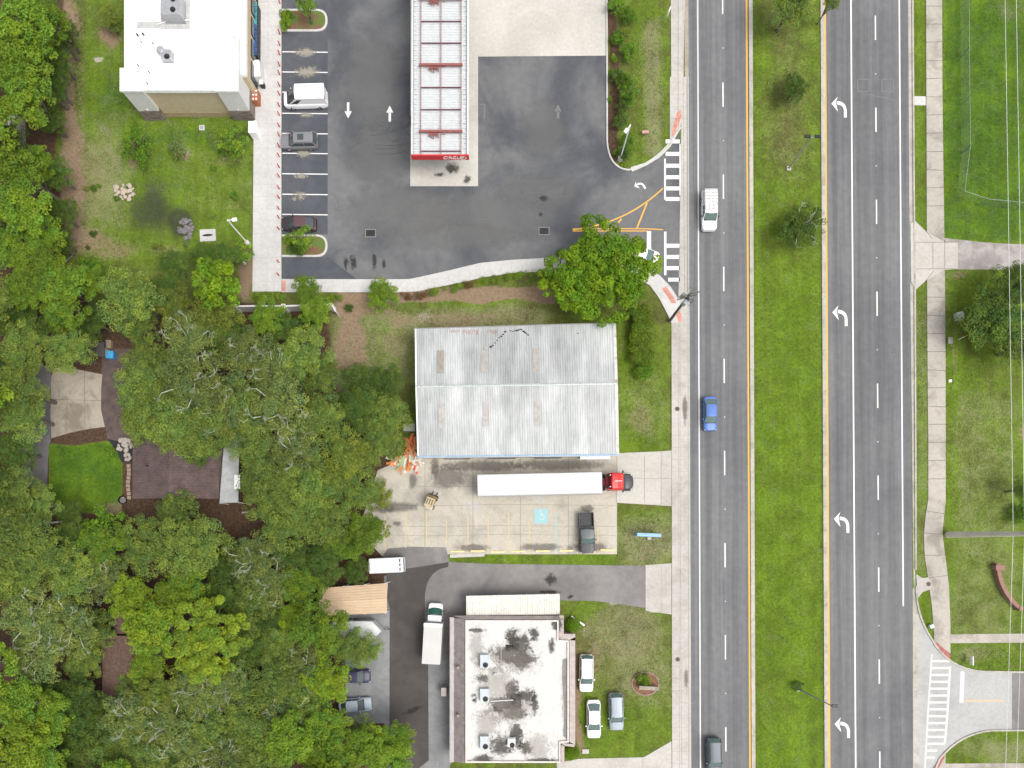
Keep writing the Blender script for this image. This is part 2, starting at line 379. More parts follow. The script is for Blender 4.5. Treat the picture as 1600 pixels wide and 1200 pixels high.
# ---- the two carriageways
sheet('southbound_road', ns(1075, 1079.5, 1169, 1173.5), .008, M_ROAD)
sheet('northbound_road', ns(1287, 1294.5, 1420, 1427), .008, M_ROAD)
slab('median_kerb', ns(1169.5, 1174, 1175.5, 1180), 0, .13, M_KERB)
slab('median_kerb', ns(1281.5, 1288, 1287.5, 1294), 0, .13, M_KERB)
sheet('kerb_gutter', [(1406, -2600), (1411, -2600), (1424.5, 0), (1427, 300), (1428.5, 700), (1429.5, 880), (1431, 920), (1427.5, 925), (1424, 600), (1420.5, 300)], .016, M_KERB)
m = MB(); strip(m, [(1412, -2600), (1425.5, 0), (1427.5, 300), (1429, 450), (1430, 700), (1430.5, 890)], .22, 0, .13); tag(m.build('verge_kerb', M_KERB), kind='structure')
# ---- west side walk along the road
slab('west_pavement', [(1042, -2600), (1048, 0), (1048.5, 120), (1046.5, 121), (1046.5, 218), (1050, 222), (1057, 212), (1063, 200), (1066, 180), (1068, 120), (1069.5, 0), (1064, -2600)], 0, .09, M_WALK)
sheet('gutter', ns(1069.5, 1074, 1075.4, 1079.9, YT, 120), .014, M_OLDC)
sheet('gutter', [(1066, 120), (1076, 120), (1076.9, 472), (1060, 472), (1063, 300), (1064.5, 200)], .014, M_WALK)
slab('west_pavement', [(1049, 500), (1062, 470), (1077, 470), (1080, 1203), (1089, 3600), (1058, 3600), (1050, 1200), (1049.5, 704)], 0, .07, M_WALK)
m = MB()
strip(m, [(1074, 120), (1077, 1700)], .10, .075); strip(m, [(1059.5, 505), (1061.5, 1200)], .06, .074)
for v in range(-80, 1230, 19):
    if not 190 < v < 480: strip(m, [(1049 if v > 300 else 1048.5, v), (X(1069, 1078, v) if v < 150 else 1077, v)], .035, .096 if v < 300 else .076)
strip(m, [(1058, -200), (1058, 180)], .04, .096)
tag(m.build('pavement_joints', M_JOINTL), kind='structure')
# ---- gas station
sheet('parking_lot', [(440, -400), (947, -400), (947, 225), (951, 243), (960, 258), (972, 266), (985, 267), (1005, 262), (1030, 247), (1047, 232), (1058, 212), (1062, 206), (1064.5, 300), (1062, 470), (1045, 450), (1030, 434), (1012, 420), (980, 408), (867, 405), (800, 409), (750, 413), (700, 425), (660, 434), (640, 438), (440, 438)], .008, M_LOT)
sheet('parking_bays', [(440, 50), (512, 50), (512, 366), (440, 366)], .013, M_STALL)
sheet('parking_bays', [(440, 402), (512, 402), (560, 438), (440, 438)], .013, M_STALL)
sheet('fuel_apron', [(641, -400), (947, -400), (947, 87), (747, 88.5), (747, 291), (641, 291)], .016, M_PAD)
slab('store_pavement', [(404, -400), (440, -400), (440, 456), (395, 456), (397, 190), (399, 0)], 0, .15, M_WALKW)
slab('station_pavement', [(440.5, 438), (600, 438.5), (640, 438), (660, 434), (700, 425), (750, 413), (800, 408), (867, 404.5), (960, 403), (1012, 418), (1030, 432), (1047, 450), (1062, 474), (1060, 505), (1049, 505), (1042, 490), (1030, 467), (1015, 446), (990, 432), (930, 424), (853, 425), (800, 427), (760, 433), (700, 446), (650, 456), (620, 457), (440.5, 457)], 0, .14, M_WALKW)
m = MB(); e = [(440.5, 437.6), (600, 438), (640, 437.5), (660, 433.5), (700, 424.5), (750, 412.5), (800, 407.5), (867, 404), (960, 402.5), (1012, 417.5), (1030, 431.5), (1047, 449.5), (1062, 473.5)]
strip(m, e, .16, 0, .16); tag(m.build('station_kerb', M_WALKW), kind='structure')
m = MB(); ek = [(947.5, -300), (948, 0), (948.5, 222)]+arc((948.5, 222), (951, 262), (980, 266), 8)+arc((982, 266), (1030, 255), (1063, 200), 10)
strip(m, ek, .2, 0, .16); tag(m.build('planting_kerb', M_WALKW), kind='structure')
sheet('warning_pad', [(1050, 204), (1057, 178), (1063, 172), (1065, 182), (1053, 212), (1049, 214)], .096, M_REDPAD)
slab('kerb_ramp', [(985, 262), (1012, 254), (1033, 240), (1048, 225), (1052, 216), (1058, 210), (1047, 230), (1030, 247), (1008, 260), (987, 269)], 0, .148, M_WALKW)
sheet('warning_pad', [(1034, 452), (1040, 448), (1052, 464), (1056, 474), (1049, 474)], .146, M_REDPAD)
sheet('warning_pad', [(1054, 487), (1062, 487), (1066, 502), (1060, 504)], .146, M_REDPAD)
sheet('warning_pad', [(441, 439), (447, 439), (447, 456), (441, 456)], .146, M_REDPAD)
def island(v0, v1, z=.16):
    o = [(441, v0)]+[(494, v0)]+arc((494, v0), (512, v0), (512, v0+17), 6)+arc((512, v1-17), (512, v1), (494, v1), 6)+[(441, v1)]
    i = [(441, v0+3)]+[(493, v0+3)]+arc((493, v0+3), (509, v0+3), (509, v0+17), 6)+arc((509, v1-17), (509, v1-3), (493, v1-3), 6)+[(441, v1-3)]
    slab('island_kerb', o, 0, .15, M_WALKW); return sheet('planting_bed', i, .156, M_BED)
t = NT('bed_soil'); v_ = t.coord(); n1 = t.noise(.8, 5, .6, v_); n2 = t.noise(6, 5, .7, v_)
M_BED = t.done(t.scale(t.mix(t.ss(n1, .42, .58), (.17, .09, .055), (.10, .15, .03)), t.ss(n2, .3, .7, .7, 1.3)), .95)
t = NT('bark_mulch'); v_ = t.coord(); n2 = t.noise(6, 6, .8, v_)
M_MULCH = t.done(t.mix(t.ss(n2, .3, .7), (.12, .05, .03), (.30, .15, .09)), .95)
island(15, 50); island(367, 402)
# markings of the station
m = MB()
for v in (81.5, 113, 144.5, 177.5, 209, 240, 272, 304, 335.5): strip(m, [(441, v-.5), (512, v+.3)], .13, .020)
def arrow_straight(m, u, v, L, s, z):        # s=+1 points down
    strip(m, [(u, v-s*L/2), (u, v+s*(L/2-10))], .32, z)
    m.add([(*P(a, b)[:2], z) for a, b in ((u-5.5, v+s*(L/2-11)), (u+5.5, v+s*(L/2-11)), (u, v+s*L/2))], [(0, 1, 2)] if s < 0 else [(2, 1, 0)])
arrow_straight(m, 544, 172.5, 25, 1, .014); arrow_straight(m, 609, 177.5, 25, -1, .014)
def turn_arrow(m, u, v, z, w=24, h=32, rot=0):    # left-turn arrow: stem from below bending left
    def T(a, b):
        a, b = a*w/24, b*h/32; c, s = math.cos(rot), math.sin(rot); return (u+a*c-b*s, v+a*s+b*c)
    outer = [(12, 16)]+arc((12, 6), (11, -9), (-3, -9.5), 6); inner = [(7.5, 16)]+arc((7.5, 5), (7, -3.5), (-3, -4.0), 6)
    outer = [T(*q) for q in outer]; inner = [T(*q) for q in inner]
    for i in range(len(outer)-1): m.add([(*P(*q)[:2], z) for q in (outer[i], outer[i+1], inner[i+1], inner[i])], [(0, 1, 2, 3)])
    m.add([(*P(*T(*q))[:2], z) for q in ((-12, -5.5), (-2.2, -16.5), (-4.5, -9.3), (-4.3, -3.9), (-1.7, 7))], [(0, 4, 3), (0, 3, 2), (0, 2, 1)])
turn_arrow(m, 999, 290.5, .014, 15, 17, -.5)
for v in (221, 240.5, 259, 277, 294.5, 311, 384, 401.5, 419): strip(m, [(1040, v), (1062, v)], .52, .014)
strip(m, [(1044, 437), (1062, 437)], .5, .014)
strip(m, [(1039, 248), (1039, 312)], .22, .015); strip(m, [(1039.5, 362), (1039.5, 430)], .3, .015); strip(m, [(1062.5, 225), (1062.5, 305)], .15, .013)
strip(m, [(1014, 361), (1014, 404)], .55, .014)
tag(m.build('lot_markings', M_WHITE), kind='structure')
m = MB(); arrow_straight(m, 872, 174, 22, -1, .0145); strip(m, [(750, 163), (757, 163), (757, 185)], .2, .0145)
for c in (1349, 1387):
    for q in (((-9, -9), (9, -9)), ((9, -9), (9, 10)), ((9, 10), (-9, 10)), ((-9, 10), (-9, -9))): strip(m, [(c+q[0][0], 133+q[0][1]), (c+q[1][0], 133+q[1][1])], .14, .013)
strip(m, [(1345, 145), (1405, 158)], .1, .013); strip(m, [(1395, 143), (1407, 156)], .1, .0135)
tag(m.build('worn_lot_markings', M_FAINT), kind='structure')
m = MB()
strip(m, [(895, 359.5)]+arc((915, 356), (985, 343), (1036, 294), 12), .17, .014); strip(m, [(895, 357.5), (1012, 357.5), (1036, 359)], .13, .016); strip(m, [(895, 361), (1012, 361)], .13, .0165)
strip(m, [(1011, 317), (995, 357)], .2, .0155); strip(m, [(971, 342), (966, 348)], .2, .0155); strip(m, [(933, 351), (928, 358)], .2, .0155)
# carriageway edge lines
strip(m, [(X(1166.4, 1172, YT), YT), (X(1166.4, 1172, YB), YB)], .22, .014); strip(m, [(X(1289, 1296, YT), YT), (X(1289, 1296, YB), YB)], .24, .014)
tag(m.build('yellow_markings', M_YEL), kind='structure')
m = MB()
strip(m, [(X(1090, 1094.5, YT), YT), (X(1090, 1094.5, YB), YB)], .17, .014); strip(m, [(X(1329.5, 1337, YT), YT), (X(1329.5, 1337, YB), YB)], .19, .014); strip(m, [(X(1405, 1413, YT), YT), (X(1405, 1413, 947), 947)], .18, .014)
for k in range(-14, 22):
    a = -15+k*143.9-(1 if k < 1 else 0); strip(m, [(X(1129, 1134.3, a), a), (X(1129, 1134.3, a+38), a+38)], .16, .014)
    b = -119.5+k*143.7+144*0; strip(m, [(X(1367.5, 1374.7, b+144), b+144), (X(1367.5, 1374.7, b+182), b+182)], .17, .014)
    for q in (-1, ): strip(m, [(X(1129.5, 1134.5, a+91), a+90.5), (X(1129.5, 1134.5, a+91), a+91.7)], .14, .0145); strip(m, [(X(1367.5, 1374.7, b+235), b+234.4), (X(1367.5, 1374.7, b+235), b+235.6)], .14, .0145)
for a in ((1311, 167.5), (1312.3, 493.5), (1315, 816.5), (1316, 1137)): turn_arrow(m, *a, .014)
tag(m.build('lane_markings', M_WHITE), kind='structure')
# ---- east side walk
L = [(1442, -2600), (1446.5, 0), (1447, 150), (1447.5, 300), (1448, 440), (1449, 600), (1450, 700), (1450, 780), (1446, 805), (1443, 835), (1444.5, 870), (1450, 905), (1456, 950), (1459.5, 1003)]
R = [(1484.5, 1021), (1484.5, 975), (1482, 915), (1478, 880), (1474, 850), (1472, 833), (1474, 812), (1477, 785), (1477.3, 700), (1477, 600), (1476, 440), (1474, 300), (1472, 150), (1471.5, 0), (1467, -2600)]
slab('east_pavement', L+R, 0, .08, M_OLDW)
m = MB()
for k in range(-4, 27):
    v = 10+k*28.4
    if 340 < v < 455: continue
    xl = np.interp(v, [q[1] for q in L], [q[0] for q in L]); xr = np.interp(v, [q[1] for q in R[::-1]], [q[0] for q in R[::-1]]); strip(m, [(xl, v), (xr, v+random.uniform(-1, 1.5))], .07, .086)
for k in range(4): v = 800+k*34; xl = np.interp(v, [q[1] for q in L], [q[0] for q in L]); xr = np.interp(v, [q[1] for q in R[::-1]], [q[0] for q in R[::-1]]); strip(m, [(xl, v-2+k), (xr, v+3-2*k)], .06, .087)
for q in ([(1430, 379), (1496, 379)], [(1430, 420.5), (1496, 420.5)], [(1457, 379), (1457, 420)], [(1475.5, 379), (1475.5, 420)], [(1447, 362), (1456, 374)], [(1458, 424), (1445, 440)]): strip(m, q, .06, .105)
tag(m.build('pavement_joints', M_JOINT), kind='structure')
slab('driveway_apron', [(1429, 345), (1447, 363), (1475, 378.5), (1496, 379), (1496, 421), (1475, 422), (1447, 438), (1430, 453), (1423, 440), (1422, 350)], 0, .10, M_PAD)
slab('utility_pad', [(1427.5, 151), (1446, 151), (1446, 165), (1427.5, 165)], 0, .09, M_WALKW)
sheet('gravel_track', [(1475, 372), (1496, 374), (1540, 379), (1800, 392), (1800, 424), (1540, 421), (1496, 421)], .006, M_GRAVEL)
slab('inlet_pad', [(1431, 897), (1440, 903), (1450, 902), (1455, 920), (1441, 925), (1433, 935)], 0, .10, M_WALK)
slab('garden_walk', [(1485, 991), (1800, 988), (1800, 1002), (1485, 1005)], 0, .04, M_OLDW)
slab('garden_walk', [(1477, 1193), (1800, 1191), (1800, 1210), (1470, 1210)], 0, .04, M_OLDW)
kc = arc((1431, 915), (1430, 955), (1450, 990), 6)+arc((1455, 998), (1480, 1045), (1535, 1049), 8)+[(1700, 1052)]
kd = [(1700, 1141), (1560, 1141)]+arc((1550, 1141), (1500, 1145), (1468, 1185), 8)+[(1450, 1225), (1428, 1300)]
sheet('side_street', [(1426, 920)]+kc+kd+[(1427, 1300)], .010, M_STREET)
sheet('side_street_asphalt', [(1581, 1051), (1800, 1054), (1800, 1141), (1581, 1141)], .014, M_DRIVE)
sheet('kerb_gutter', [(1426, 925), (1435, 960), (1436, 1010), (1444, 3600), (1436, 3600)], .014, M_KERB)
m = MB(); strip(m, kc, .22, 0, .14); strip(m, kd, .22, 0, .14); tag(m.build('corner_kerb', M_KERB), kind='structure')
sheet('warning_pad', [(1458, 1007), (1463, 1003), (1484, 1022), (1484, 1031)], .09, simple('brick_red_pad', (.33, .12, .10), .85, 0, .2, 3))
slab('corner_ramp', [(1456, 1201), (1474, 1176), (1477, 1180), (1477, 1210), (1452, 1215)], 0, .06, M_OLDW)
sheet('warning_pad', [(1457, 1201), (1474, 1176), (1476, 1183), (1464, 1203)], .066, simple('brick_red_pad', (.33, .12, .10)))
m = MB()
strip(m, [(1456, 1022), (1450, 1110), (1445, 1205)], .22, .016); strip(m, [(1484.5, 1041), (1480, 1120), (1476, 1162)], .30, .016)
for k in range(15):
    v = 1033+k*10.75; a = X(1510, 1438, v)-.0; xl = 1456-(v-1022)*.06; xr = 1485-(v-1040)*.072
    if v > 1165: xr = min(xr, 1465-(v-1170)*.3)
    strip(m, [(xl, v), (xr, v)], .30, .0175)
strip(m, [(1504, 1049), (1502, 1098)], .55, .0165)
tag(m.build('side_street_markings', M_WHITEOLD), kind='structure')
m = MB(); strip(m, [(1507, 1095), (1568, 1095)], .3, .0165); tag(m.build('faded_centre_line', paintmark('faded_yellow', (.50, .40, .27), .9, (.38, .38, .37))), kind='structure')
# ---- warehouse yard
sheet('yard', [(590, 735), (652, 708), (966, 708), (1049, 704.5), (1049, 791), (964, 785.5), (964, 866), (703, 866), (600, 872), (560, 830)], .012, M_YARD)
sheet('yard_apron', [(1033, 705), (1049.3, 704), (1049.3, 791), (1033, 789)], .019, M_WALK)
sheet('yard_patch', [(833, 773), (854, 773), (854, 786), (833, 786)], .018, M_WALK); sheet('yard_patch', [(727, 786), (751, 784), (751, 799), (727, 799)], .018, M_WALK)
sheet('yard_patch', [(966, 708), (1033, 705.4), (1033, 788), (964, 785)], .016, M_PAD)
m = MB()
for u in (664, 739, 813, 888, 963, 1007): strip(m, [(u, 712), (u, 866 if u < 960 else 786)], .07, .021)
for v in (760, 789, 822, 836): strip(m, [(610 if v > 785 else 652, v), (700, v+1), (780, v-1), (880, v), (962, v+.5)], .05, .0215)
strip(m, [(965, 747), (1049, 748)], .05, .0225); strip(m, [(1033, 705), (1033, 789)], .06, .0226)
for _ in range(7):
    a = random.uniform(700, 940); b = random.choice((722, 800, 812, 830)); q = [(a, b)]
    for i in range(5): q.append((q[-1][0]+random.uniform(3, 9), q[-1][1]+random.uniform(-3, 3)))
    strip(m, q, .035, .0222)
tag(m.build('yard_joints', simple('yard_joint', (.25, .23, .20), .9)), kind='structure')
m = MB()
for u, a, b in ((601.5, 803, 860), (634, 800, 856), (666, 800, 855), (697.5, 812, 850), (731, 806, 864), (762.5, 806, 866), (794.5, 800, 866), (827, 812, 867), (902, 840, 866), (934, 824, 866)): strip(m, [(u, a), (u+.3, b)], .13, .0235)
tag(m.build('bay_lines', M_YELOLD), kind='structure')
m = MB(); strip(m, [(869, 800), (869.5, 864)], .12, .0235)
a, b = P(835, 795), P(856, 818); m.flat([(a.x, b.y), (b.x, b.y), (b.x, a.y), (a.x, a.y)], .0238)
tag(m.build('accessible_bay_marking', M_BLUEP), kind='structure')
m = MB(); c = P(846, 806)
for i in range(9):
    a0, a1 = -2.4+i*.45, -2.4+(i+1)*.45
    m.add([(c.x+.42*math.cos(a0), c.y-.15+.42*math.sin(a0), .027), (c.x+.42*math.cos(a1), c.y-.15+.42*math.sin(a1), .027), (c.x+.32*math.cos(a1), c.y-.15+.32*math.sin(a1), .027), (c.x+.32*math.cos(a0), c.y-.15+.32*math.sin(a0), .027)], [(0, 1, 2, 3)])
m.flat([(c.x-.1, c.y-.1), (c.x+.02, c.y-.1), (c.x+.02, c.y+.55), (c.x-.1, c.y+.55)], .0275); m.flat([(c.x-.02, c.y+.1), (c.x+.35, c.y+.1), (c.x+.35, c.y+.2), (c.x-.02, c.y+.2)], .028)
m.flat([(c.x-.14+.12*math.cos(k), c.y+.68+.12*math.sin(k)) for k in [i*PI/4 for i in range(8)]], .0275)
tag(m.build('wheelchair_symbol', paintmark('pale_symbol', (.45, .52, .53), .9, (.25, .45, .5))), kind='structure')
slab('yard_kerb', [(703, 866.5), (757, 864.5), (757, 869.5), (703, 871.5)], 0, .12, M_PAD)
# ---- office drive, back lane
sheet('office_drive', [(700, 878), (760, 881), (1009, 884), (1009, 950), (962, 943), (930, 939), (876, 938), (870, 965), (700, 1200), (660, 1300), (600, 1300), (600, 900)], .007, M_DRIVE)
sheet('asphalt_patch', [(598, 868), (606, 857), (640, 854), (697, 855), (702, 878), (660, 885), (600, 893)], .0165, M_DRIVE)
sheet('back_lane', [(604, 893), (640, 882), (701, 876), (700, 886)]+arc((690, 888), (666, 898), (664, 930), 6)+[(664, 968), (669, 1036), (670, 1188), (655, 1200), (660, 1300), (608, 1300), (609, 950), (604, 930)], .0125, M_DARK)
sheet('side_yard', [(669, 1036), (703, 1030), (703, 1300), (660, 1300), (669, 1190)], .010, M_GREYP)
sheet('rear_parking', [(540, 950), (608.5, 950), (608.5, 1130), (540, 1130)], .010, M_GREYP)
slab('drive_apron', [(1008.5, 883), (1049, 880), (1049, 960), (1034, 958), (1031, 957), (1020, 957), (1008.5, 954)], 0, .06, M_WALK)
m = MB(); strip(m, [(1033.5, 882), (1033.5, 958)], .05, .066); tag(m.build('apron_joint', M_JOINTL), kind='structure')
slab('office_walk', [(870, 1192), (905, 1185.5), (1006, 1183), (1049, 1158), (1050, 1300), (870, 1300)], 0, .05, M_WALK)
m = MB(); strip(m, [(1004, 1184), (1003, 1300)], .05, .056); tag(m.build('apron_joint', M_JOINTL), kind='structure')
# ---- house drive
sheet('house_drive', [(85, 575), (105, 574), (160, 585), (158, 610), (158, 640), (164, 667), (140, 670), (110, 676), (80, 685), (79, 640), (80, 590)], .02, M_OLDC)
m = MB(); strip(m, [(132, 580), (133, 670)], .05, .025); strip(m, [(80, 624), (158, 626)], .05, .0255); strip(m, [(105, 620), (103, 678)], .05, .0258); tag(m.build('drive_joints', M_JOINT), kind='structure')
sheet('house_lane', [(35, 560), (80, 575), (79, 690), (76, 700), (73, 775), (25, 770), (30, 680), (45, 600)], .012, M_LANE)
sheet('paver_court', [(160, 545), (215, 545), (230, 600), (225, 690), (200, 692), (168, 686), (163, 660), (157, 640), (158, 600)], .014, M_PAVER)
sheet('stone_bed', [(166, 684), (207, 684), (207, 722), (190, 722), (183, 706), (174, 694)], .010, simple('black_bed', (.02, .02, .022), .95, 0, .4, 4))
# ---- oil stains, drips, puddles of dust: thin irregular films
def film_mat(name, c, amax=.7, sc=1.0, soft=False):
    t = NT(name); g = t.coord('Generated'); v = t.coord()
    fl = t.n('ShaderNodeVectorMath', operation='MULTIPLY'); t.l(g, fl.inputs[0]); fl.inputs[1].default_value = (1, 1, 0)
    sx = t.n('ShaderNodeVectorMath', operation='DISTANCE'); t.l(fl.outputs[0], sx.inputs[0])
    sx.inputs[1].default_value = (.5, .5, 0)
    n = t.noise(sc*1.3, 8, .78, v, None, .9)
    k = t.math('SUBTRACT', t.math('ADD', t.math('MULTIPLY', n, 1.0 if soft else 2.1), .26 if soft else -.30), t.math('MULTIPLY', sx.outputs['Value'], 1.45))
    t.b.inputs['Alpha'].default_value = 1; t.l(t.ss(k, .10, .50, 0, amax), t.b.inputs['Alpha']); return t.done(c, .9)
F_OIL = film_mat('oil_film', (.03, .028, .026), .65); F_DUST = film_mat('dust_film', (.33, .30, .25), .75, 1.6); F_RUST = film_mat('rust_film', (.16, .09, .05), .6); F_SOOT = film_mat('soot_film', (.055, .050, .044), .72, 1.2)
F_GREY = film_mat('grey_wear_film', (.17, .17, .166), .45, .35, True); F_GRIME = film_mat('grime_film', (.12, .11, .10), .5, .8, True)
def film(u, v, ru, rv, mat, z, name='oil_stain', rot=0, h=0, parent=None):
    c = P(u, v, h); a, b = ru/PXM, rv/PXM
    me = MB().flat([(-a, -b), (a, -b), (a, b), (-a, b)], 0).build(name, mat, parent)
    me.location = (c.x, c.y, z) if parent is None else (c.x-parent.location.x, c.y-parent.location.y, z-parent.location.z); me.rotation_euler = (0, 0, rot)
    return tag(me, kind='structure') if parent is None else me
for a in ((707, 263, 14, 11), (687, 273, 10, 5), (730, 280, 9, 9), (540, 410, 5, 14), (552, 410, 7, 18), (585, 408, 5, 16), (600, 412, 4, 10), (660, 190, 26, 26), (850, 310, 9, 7), (845, 335, 4, 4), (1005, 478, 5, 5)): film(*a, F_OIL, .024)
for a in ((620, 792, 46, 11), (600, 795, 24, 10), (645, 752, 9, 18), (680, 730, 10, 24), (755, 728, 100, 12), (870, 726, 100, 12), (917, 795, 18, 8), (845, 855, 45, 9), (920, 855, 45, 10), (740, 856, 35, 8), (700, 745, 40, 26), (620, 818, 10, 5)): film(*a, F_GRIME, .0250+random.random()*.0006)
for a in ((478, 82, 20, 10), (480, 112, 24, 12), (474, 240, 16, 9), (470, 275, 14, 6), (468, 306, 14, 8), (478, 180, 16, 5), (460, 310, 8, 5)): film(*a, F_DUST, .0225, 'dust_patch')
for a in ((580, 130, 60, 120), (620, 330, 120, 60), (760, 340, 160, 50), (840, 300, 90, 40), (590, 240, 70, 70), (700, 370, 160, 30), (850, 200, 50, 60)): film(*a, F_GREY, .0110+random.random()*.001, 'worn_patch')
film(860, 905, 12, 12, F_OIL, .02); film(860, 925, 22, 4, F_OIL, .02); film(891, 932, 6, 5, F_OIL, .021); film(645, 1110, 22, 5, F_OIL, .02, rot=.35)
m = MB()
for a, b, c_, s in ((598, 206, 640, -9), (600, 204, 642, -13), (580, 212, 640, -16), (586, 226, 640, -3), (590, 232, 636, -6), (584, 240, 634, -4), (625, 190, 641, 22)):
    q = [(a+(c_-a)*t/8+random.uniform(-.4, .4), b+s*(t/8)+3*math.sin(t*.4)) for t in range(9)]; strip(m, q, .05, .0135)
for _ in range(90):
    u, v = random.uniform(450, 1030), random.uniform(10, 425)
    if 635 < u < 750 or (u > 740 and v < 90) or (u > 940 and v < 270) or v > 400: continue
    q = P(u, v); r = random.uniform(.03, .09); m.flat([(q.x+r*math.cos(k), q.y+r*math.sin(k)) for k in (0, 1.2, 2.5, 3.7, 5)], .0138)
tag(m.build('skid_marks', simple('skid_black', (.045, .047, .052), .9), ), kind='structure')
m = MB()
for i in range(5):
    u, v = random.uniform(1085, 1160), random.uniform(100, 1100); 
for x_, v0, v1 in ((1131, 905, 985), (1389.5, 560, 640), (1390.5, 700, 900), (1150, 300, 420), (1308, 620, 760)):
    q = [(x_+random.uniform(-.7, .7), v0+(v1-v0)*k/16) for k in range(17)]; strip(m, q, .04, .0125)
for _ in range(70):
    u, v = random.choice(((1082, 1165), (1298, 1415))), random.uniform(0, 1200); q = P(random.uniform(*u), v); r = random.uniform(.03, .08); m.flat([(q.x+r*math.cos(k), q.y+r*math.sin(k)) for k in (0, 1.2, 2.5, 3.7, 5)], .0128)
tag(m.build('sealed_cracks', simple('crack_dark', (.085, .085, .09), .9)), kind='structure')
m = MB()
for k in range(24): strip(m, [(398, 4+k*19), (440, 4+k*19)], .025, .155)
strip(m, [(420, -100), (418, 455)], .025, .1555)
bt = [(440.5, 457), (620, 457), (650, 456), (700, 446), (760, 433), (800, 427), (853, 425)]; tp_ = [(440.5, 438), (600, 438.5), (640, 438), (700, 425), (750, 413), (800, 408), (867, 404.5)]
for k in range(24):
    u = 455+k*16.3; v0 = np.interp(u, [q[0] for q in tp_], [q[1] for q in tp_]); v1 = np.interp(u, [q[0] for q in bt], [q[1] for q in bt]); strip(m, [(u, v0+1.5), (u+(0 if u < 620 else 3), v1-.5)], .03, .1455)
tag(m.build('pavement_joints', simple('faint_joint', (.36, .35, .33), .9)), kind='structure')
# gutter stains along the west walk
for a in ((1070, 640, 5, 34), (1072, 1060, 5, 22)): film(*a, F_GRIME, .079, 'worn_patch')
# ------------------------------------------------------------------ buildings
M_WROOF = concrete('white_membrane', (.86, .86, .86), (.74, .74, .74), .5, .2, .6)
M_EIFS = simple('white_render', (.62, .62, .60), .85, 0, .05)
M_TAN = simple('tan_render', (.50, .41, .28), .85, 0, .08)
M_TAND = simple('brown_render', (.38, .29, .18), .85, 0, .08)
t = NT('ledge_stone'); v_ = t.coord(); br = t.n('ShaderNodeTexBrick'); mp = t.n('ShaderNodeMapping'); mp.inputs['Rotation'].default_value = (PI/2, 0, 0)
ad = t.n('ShaderNodeVectorMath', operation='ADD'); sp_ = t.n('ShaderNodeSeparateXYZ'); t.l(v_, sp_.inputs[0]); cb = t.n('ShaderNodeCombineXYZ'); t.l(t.math('ADD', sp_.outputs[0], sp_.outputs[1]), cb.inputs[0]); t.l(sp_.outputs[2], cb.inputs[1]); t.l(cb.outputs[0], br.inputs['Vector'])
br.inputs['Color1'].default_value = (.30, .25, .22, 1); br.inputs['Color2'].default_value = (.14, .11, .10, 1); br.inputs['Mortar'].default_value = (.10, .09, .08, 1)
br.inputs['Scale'].default_value = 1; br.inputs['Brick Width'].default_value = .55; br.inputs['Row Height'].default_value = .16; br.inputs['Mortar Size'].default_value = .012
M_STONE = t.done(br.outputs['Color'], .9)
M_STEEL = simple('galvanised_steel', (.42, .43, .44), .45, .5, .12)
M_GREYMET = simple('grey_paint_metal', (.34, .35, .36), .5, .2, .1)
M_DKMET = simple('dark_metal', (.03, .03, .032), .5, .4, .2)
M_BLACK = simple('black_rubber', (.02, .02, .02), .7, 0, .2)
M_REDP = simple('red_paint', (.55, .03, .035), .45, 0, .08)
M_WHITEP = simple('white_paint', (.78, .78, .77), .45, 0, .04)
M_MAROON = simple('primer_red_steel', (.27, .095, .085), .55, .1, .18)
M_MAROOND = simple('purlin_steel', (.13, .055, .065), .55, .1, .18)
M_GLASS = simple('window_glass', (.05, .07, .08), .08, 0, .1)
def XY(u, v, h): return tuple(P(u, v, h)[:2])
def px(uv, h): return [XY(a, b, h) for a, b in uv]
def centre(uv, h=0): return Vector((sum(p[0] for p in px(uv, h))/len(uv), sum(p[1] for p in px(uv, h))/len(uv), 0))
def ring_wall(m, poly, w, z0, z1):
    """parapet just inside the outline"""
    n = len(poly); a = sum(poly[i][0]*poly[(i+1) % n][1]-poly[(i+1) % n][0]*poly[i][1] for i in range(n)); s = 1 if a > 0 else -1
    inn = []
    for i in range(n):
        p0, p1, p2 = Vector(poly[i-1]), Vector(poly[i]), Vector(poly[(i+1) % n]); d1 = (p1-p0).normalized(); d2 = (p2-p1).normalized()
        n1 = Vector((-d1.y, d1.x))*s; n2 = Vector((-d2.y, d2.x))*s; b = (n1+n2); k = w/max(.3, (1+n1.dot(n2))); inn.append(p1+b*k)
    for i in range(n):
        j = (i+1) % n; A, B, C_, D = poly[i], poly[j], inn[j], inn[i]
        vs = [(A[0], A[1], z0), (B[0], B[1], z0), (C_[0], C_[1], z0), (D[0], D[1], z0), (A[0], A[1], z1), (B[0], B[1], z1), (C_[0], C_[1], z1), (D[0], D[1], z1)]
        m.add(vs, [(4, 5, 6, 7), (0, 1, 5, 4), (2, 3, 7, 6)])
    return inn
